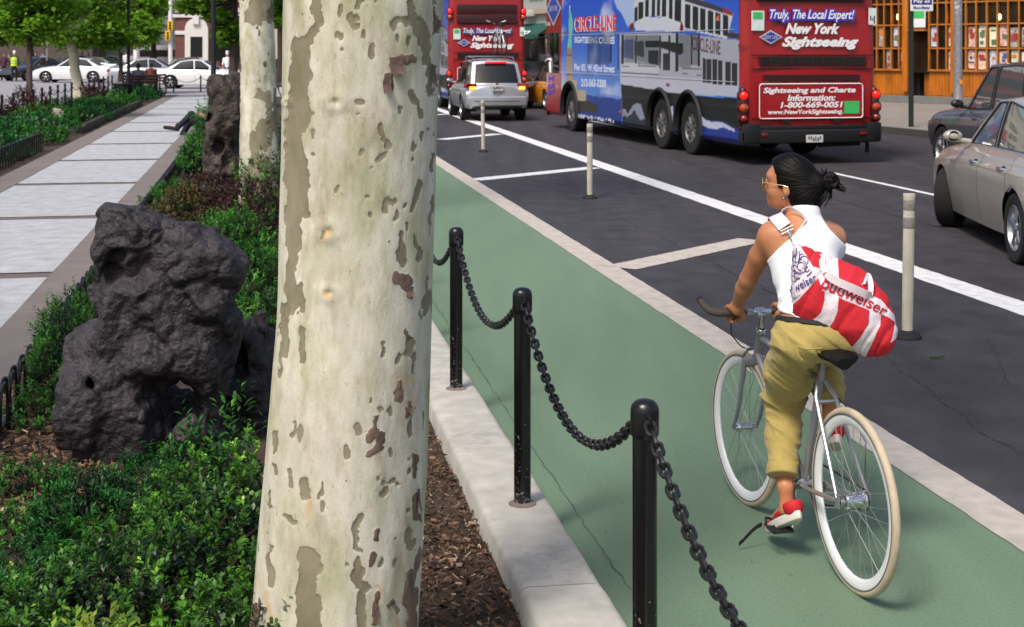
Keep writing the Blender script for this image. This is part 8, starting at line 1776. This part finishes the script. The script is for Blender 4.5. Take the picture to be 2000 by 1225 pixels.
def ribbon(pts, wdir, th=.003, name='strap', par=None, m_=None, w0=.03):
    b = MB(); pts = [Vector(p) for p in pts]; n = len(pts)
    fine = []
    for i in range(n - 1):
        for k in range(6):
            t_ = k / 6; p0, p1, p2, p3_ = pts[max(i - 1, 0)], pts[i], pts[i + 1], pts[min(i + 2, n - 1)]
            fine.append(.5 * ((2 * p1) + (p2 - p0) * t_ + (2 * p0 - 5 * p1 + 4 * p2 - p3_) * t_ ** 2 + (3 * p1 - p0 - 3 * p2 + p3_) * t_ ** 3))
    fine.append(pts[-1]); A = []; wd = [Vector(x) for x in wdir] if isinstance(wdir[0], (tuple, list)) else [Vector(wdir)] * len(fine)
    if len(wd) != len(fine): wd = [wd[0].lerp(wd[-1], i / (len(fine) - 1)) for i in range(len(fine))]
    for i, p in enumerate(fine):
        d = (fine[min(i + 1, len(fine) - 1)] - fine[max(i - 1, 0)]).normalized(); w_ = (wd[i] - d * wd[i].dot(d)).normalized() * w0 / 2; n_ = d.cross(w_).normalized() * th / 2
        A.append([p - w_ + n_, p + w_ + n_, p + w_ - n_, p - w_ - n_, p - w_ + n_])
    b.grid(A); return b.build(name, m_ or M['webbing'], par, True, ang=30)
ribbon([drape(*z8(668, 640), .012), drape(*z8(690, 690), .022), drape(*z8(745, 725), .032), drape(*z8(820, 757), .034), drape(*z8(880, 785), .026), drape(*z8(905, 792), .012)], ((.3, 0, .8), (.2, -.2, .9)), w0=.030, name='handle', par=BG)
ribbon([drape(*z8(655, 580), .004), drape(*z8(656, 630), .012), drape(*z8(672, 672), .018)], ((.8, 0, .0), (.7, 0, .6)), w0=.022, name='handle', par=BG)
ribbon([drape(*z8(905, 790), .010), drape(*z8(908, 730), .022), drape(*z8(890, 685), .016), drape(*z8(868, 735), .006)], ((.6, 0, .5), (.6, 0, .5)), w0=.020, name='handle', par=BG)
S_ = ribbon([P(1560, 520, 5.93), P(1528, 470, 5.90), P(1514, 436, 5.80), P(1513, 421, 5.715), P(1519, 427, 5.655), P(1533, 443, 5.612)], ((.9, -.2, .3), (.9, -.1, .45)), w0=.056, th=.004, name='shoulder_strap', par=BG)
b = MB(); c0_, c1_ = Vector(P(1524, 452, 5.605)), Vector(P(1549, 440, 5.605)); b.tube([c0_, c1_, c1_ + Vector((.0, 0, -.014)), c0_ + Vector((.004, 0, -.012))], .0022, n=6, closed=True); dr = b.build('strap_ring', M['steel'], S_)
b = MB(); b.torus(Vector(P(1541, 456, 5.595)), (.35, -.9, .2), .0105, .0030, 20, 8, sx=.55); b.tube([P(1538, 449, 5.60), P(1544, 464, 5.58), P(1547, 472, 5.56)], [.004, .0032, .003], n=8); b.build('clip', M['chrome'], S_)
ribbon([P(1524, 420, 5.70), P(1530, 410, 5.69), P(1543, 406, 5.68), P(1558, 413, 5.665), P(1571, 424, 5.65), P(1573, 431, 5.635), P(1562, 446, 5.625), P(1549, 461, 5.61)], ((.2, -.6, .8), (.5, -.6, .3)), w0=.010, th=.003, name='neckline_binding', par=[c for c in CY.children if c.name.startswith('tank_top')][0], m_=M['webbing'])
# ---------------- people in the distance ----------------
def cmat(n_, c): 
    k = 'cloth_' + n_
    if k not in M: M[k] = mat(k, rgb(*c), .85, var=.12)
    return M[k]
def small_person(label, base, J, cols, h=.02, group=None, extra=None, hat=None, hair=(24, 20, 20)):
    """J: joints relative to base in metres"""
    T = thing('person', label, 'person', base, 0, group); B_ = np.array(base, float); j = {k: np.array(v, float) + B_ for k, v in J.items()}
    allp = np.array(list(j.values())); lo, hi = allp.min(0) - .25, allp.max(0) + .25
    def fld(fn, name, m, par=T):
        f = Field(lo, hi, h); fn(f); V, Fc = f.mesh()
        if len(V) == 0: return None
        V = smooth_mesh(V, Fc, 1, .4); return mesh_obj(name, V, Fc, m, par, True)
    def body(f):
        f.ell(j['head'], (.078, .095, .115), k=.02); f.cap(j['head'] - [0, 0, .06], j['neck'], .05, .055, k=.03); f.chain([j['neck'] - [0, 0, .08], j['pelvis']], [.12, .11], k=.04); fd = j.get('face', np.array([0, -1, 0]) + B_) - B_
        f.ell(j['head'] + fd * .085 - [0, 0, .02], (.018, .018, .022), k=.02); 
        for s_ in 'LR':
            f.chain([j['sh' + s_], j['el' + s_], j['ha' + s_]], [.045, .035, .026], k=.02); d = j['ha' + s_] - j['el' + s_]; d = d / np.linalg.norm(d); sd_ = np.cross(d, [0, 0, 1.]); sd_ = sd_ / (np.linalg.norm(sd_) + 1e-6); p = j['ha' + s_]; f.cap(p, p + d * .06, .03, .032, k=.02)
            for i in range(4): f.cap(p + d * .06 + sd_ * (i - 1.5) * .02, p + d * (.12 - .008 * abs(i - 1)) + sd_ * (i - 1.5) * .022, .012, .010, k=.004)
            f.cap(p + sd_ * .03, p + d * .06 + sd_ * .06, .013, .011, k=.01)
            f.chain([j['hip' + s_], j['kn' + s_], j['an' + s_]], [.08, .055, .035], k=.03); f.cap(j['an' + s_], j['to' + s_], .035, .03, k=.03)
    fld(body, 'body', cmat('skin', (176, 128, 100)) if not cols.get('skin') else cmat('skin_dark', cols['skin']))
    def shirt(f):
        f.chain([j['neck'] - [0, 0, .05], (j['neck'] + j['pelvis']) / 2, j['pelvis']], [.13, .145, .14], k=.06)
        for s_ in 'LR': f.chain([j['neck'] - [0, 0, .08], j['sh' + s_], j['el' + s_]] + ([j['ha' + s_]] if cols.get('long') else []), [.08, .07, .055] + ([.04] if cols.get('long') else []), k=.04)
    sh_ = fld(shirt, cols.get('top_name', 'shirt'), cmat(*cols['shirt']))
    def trs(f):
        f.ell(j['pelvis'], (.17, .14, .12), k=.05)
        for s_ in 'LR': f.chain([j['hip' + s_], j['kn' + s_], j['an' + s_] + (j['kn' + s_] - j['an' + s_]) * .1], [.10, .078, .062], k=.04)
    fld(trs, 'trousers', cmat(*cols['trs']))
    for s_ in 'LR': fld(lambda f: (f.cap(j['an' + s_] - [0, 0, .03], j['to' + s_], .05, .042, k=.02), f.cap(j['an' + s_], j['an' + s_] + [0, 0, .05], .05, .05, k=.02)), 'shoe', cmat(*cols.get('shoe', ('black', (22, 20, 22)))))
    if hat: fld(lambda f: (f.cap(j['head'] + [0, 0, .06], j['head'] + [0, 0, hat[2]], .085, .09, k=.02),), 'hat', cmat(hat[0], hat[1]))
    else: fld(lambda f: (f.ell(j['head'] + [0, 0, .025] - (fd_(j, B_)) * .015, (.088, .10, .11), k=.02),), 'hair', cmat('hair', hair))
    return T
def fd_(j, B_): return (j.get('face', np.array([0, -1, 0]) + B_) - B_)
def stand(s_=1.0, stride=.15, face=(0, -1, 0), arms=0.0):
    J = dict(head=(0, 0, 1.62), neck=(0, 0, 1.45), pelvis=(0, 0, .95), face=face, shL=(-.18, 0, 1.40), shR=(.18, 0, 1.40), elL=(-.25, .03, 1.12), elR=(.25, .03, 1.12), haL=(-.22 + arms, -.10, .90 + arms), haR=(.22 - arms, -.10, .90 + arms), hipL=(-.09, 0, .90), hipR=(.09, 0, .90), knL=(-.10, -stride * .6, .50), knR=(.10, stride * .6, .50), anL=(-.10, -stride, .09), anR=(.10, stride, .09), toL=(-.11, -stride - .14, .04), toR=(.11, stride - .14, .04))
    return {k: tuple(np.array(v) * s_) if k != 'face' else v for k, v in J.items()}
x, Y = P(28, 0, 86)[0], 86; po = small_person('traffic officer in a bright yellow safety vest and white cap standing in the far street', (x, Y, .02), stand(1.03, .05, (1, -.2, 0)), dict(shirt=('navy', (28, 34, 58)), trs=('black', (22, 22, 26)), long=1), .028, hat=('white', (225, 225, 225), .14))
b = MB(); b.lathe([(.21, .95), (.20, 1.1), (.22, 1.3), (.19, 1.44), (.10, 1.50)], (0, 0, 0), n=16); b.build('safety_vest', mat('hi_vis', rgb(190, 225, 30), .6, var=.05), po, True, True)
b = MB(); b.lathe([(.212, 1.08), (.208, 1.12)], (0, 0, 0), n=16); b.lathe([(.222, 1.24), (.222, 1.28)], (0, 0, 0), n=16); b.build('reflective_stripe', M['alloy'], po, True, True)
small_person('person in dark maroon clothes at the far left edge of the photo', (P(9, 0, 88)[0], 88, .02), stand(1.0, .2), dict(shirt=('maroon', (70, 34, 50)), trs=('dark', (34, 32, 40)), long=1), .03)
small_person('person in white shirt and white hat walking right of the far lamp post', (P(444, 0, 78)[0], 78, .02), stand(1.02, .25, (1, 0, 0)), dict(shirt=('white', (205, 205, 210)), trs=('dark', (34, 32, 40))), .028, hat=('white', (225, 225, 225), .22))
crowd = [(18, 92, 'person in a grey coat behind the traffic officer', ('grey', (120, 116, 124))), (70, 96, 'dark dressed person in the crowd behind the thin left tree', ('dark', (34, 32, 40))), (84, 97, 'person in a light shirt in the crowd left of the parked dark car', ('blue', (110, 130, 160))), (160, 110, 'person in blue seen over the roof of the white sedan', ('royal', (40, 60, 130))), (172, 112, 'person in grey seen over the roof of the white sedan', ('grey', (120, 116, 124))), (186, 111, 'person in red seen over the tail of the white sedan', ('red', (150, 40, 40))), (206, 114, 'dark dressed person between the trees across the street', ('dark', (34, 32, 40))), (246, 108, 'person in light clothes standing near the pale traffic light pole', ('white', (205, 205, 210)))]
for px, Y, lb, c in crowd: small_person(lb, (P(px, 0, Y)[0], Y, .02), stand(.98 + .04 * random.Random(px).random(), .15), dict(shirt=c, trs=('dark', (34, 32, 40)), long=1), .035, group='pedestrians across the far street')
def sit(rot, s_=1.0):
    J = dict(head=(0, 0, 1.22), neck=(0, .02, 1.04), pelvis=(0, .05, .52), face=(0, -1, 0), shL=(-.18, .02, 1.0), shR=(.18, .02, 1.0), elL=(-.22, -.05, .76), elR=(.22, -.05, .76), haL=(-.12, -.25, .62), haR=(.12, -.25, .62), hipL=(-.09, 0, .50), hipR=(.09, 0, .50), knL=(-.12, -.42, .52), knR=(.12, -.42, .52), anL=(-.12, -.40, .10), anR=(.12, -.40, .10), toL=(-.12, -.56, .04), toR=(.12, -.56, .04))
    c, s2 = math.cos(rot), math.sin(rot); return {k: (v[0] * c - v[1] * s2, v[0] * s2 + v[1] * c, v[2]) for k, v in J.items()}
small_person('person in grey sitting on the dark bench beside the litter bin', (P(270, 0, 57)[0], 57, .08), sit(R(200)), dict(shirt=('grey', (120, 116, 124)), trs=('dark', (34, 32, 40))), .028)
small_person('person in dark red sitting on the reddish bench at the end of the path', (P(295, 0, 60)[0], 60, .08), sit(R(186)), dict(shirt=('brick', (96, 40, 38)), trs=('dark', (34, 32, 40))), .028)
# the person sitting on the path border behind the standing rock, one leg stretched on the other knee
q = lambda px, py, Y=31: P(px, py, Y); B0 = np.array((*q(402, 0)[:2], .1)); Rl = lambda p: tuple(np.array(p) - B0)
J = dict(pelvis=Rl(q(412, 246)), neck=Rl(q(424, 198)), head=Rl(q(428, 182)), face=(-1, -.2, 0), shL=Rl(q(418, 203, 30.85)), shR=Rl(q(418, 203, 31.2)), elL=Rl(q(408, 228, 30.8)), elR=Rl(q(406, 228, 31.25)), haL=Rl(q(393, 224, 30.9)), haR=Rl(q(392, 222, 31.1)), hipL=Rl(q(406, 246, 30.9)), hipR=Rl(q(406, 246, 31.15)), knL=Rl(q(374, 224, 30.9)), anL=Rl(q(347, 249, 30.85)), toL=Rl(q(322, 249, 30.8)), knR=Rl(q(370, 238, 31.15)), anR=Rl(q(350, 276, 31.1)), toR=Rl(q(342, 285, 31.0)))
small_person('person in blue jeans sitting on the path border behind the standing rock', tuple(B0), J, dict(shirt=('tee', (90, 84, 86)), trs=('jeans', (13, 18, 40))), .014)
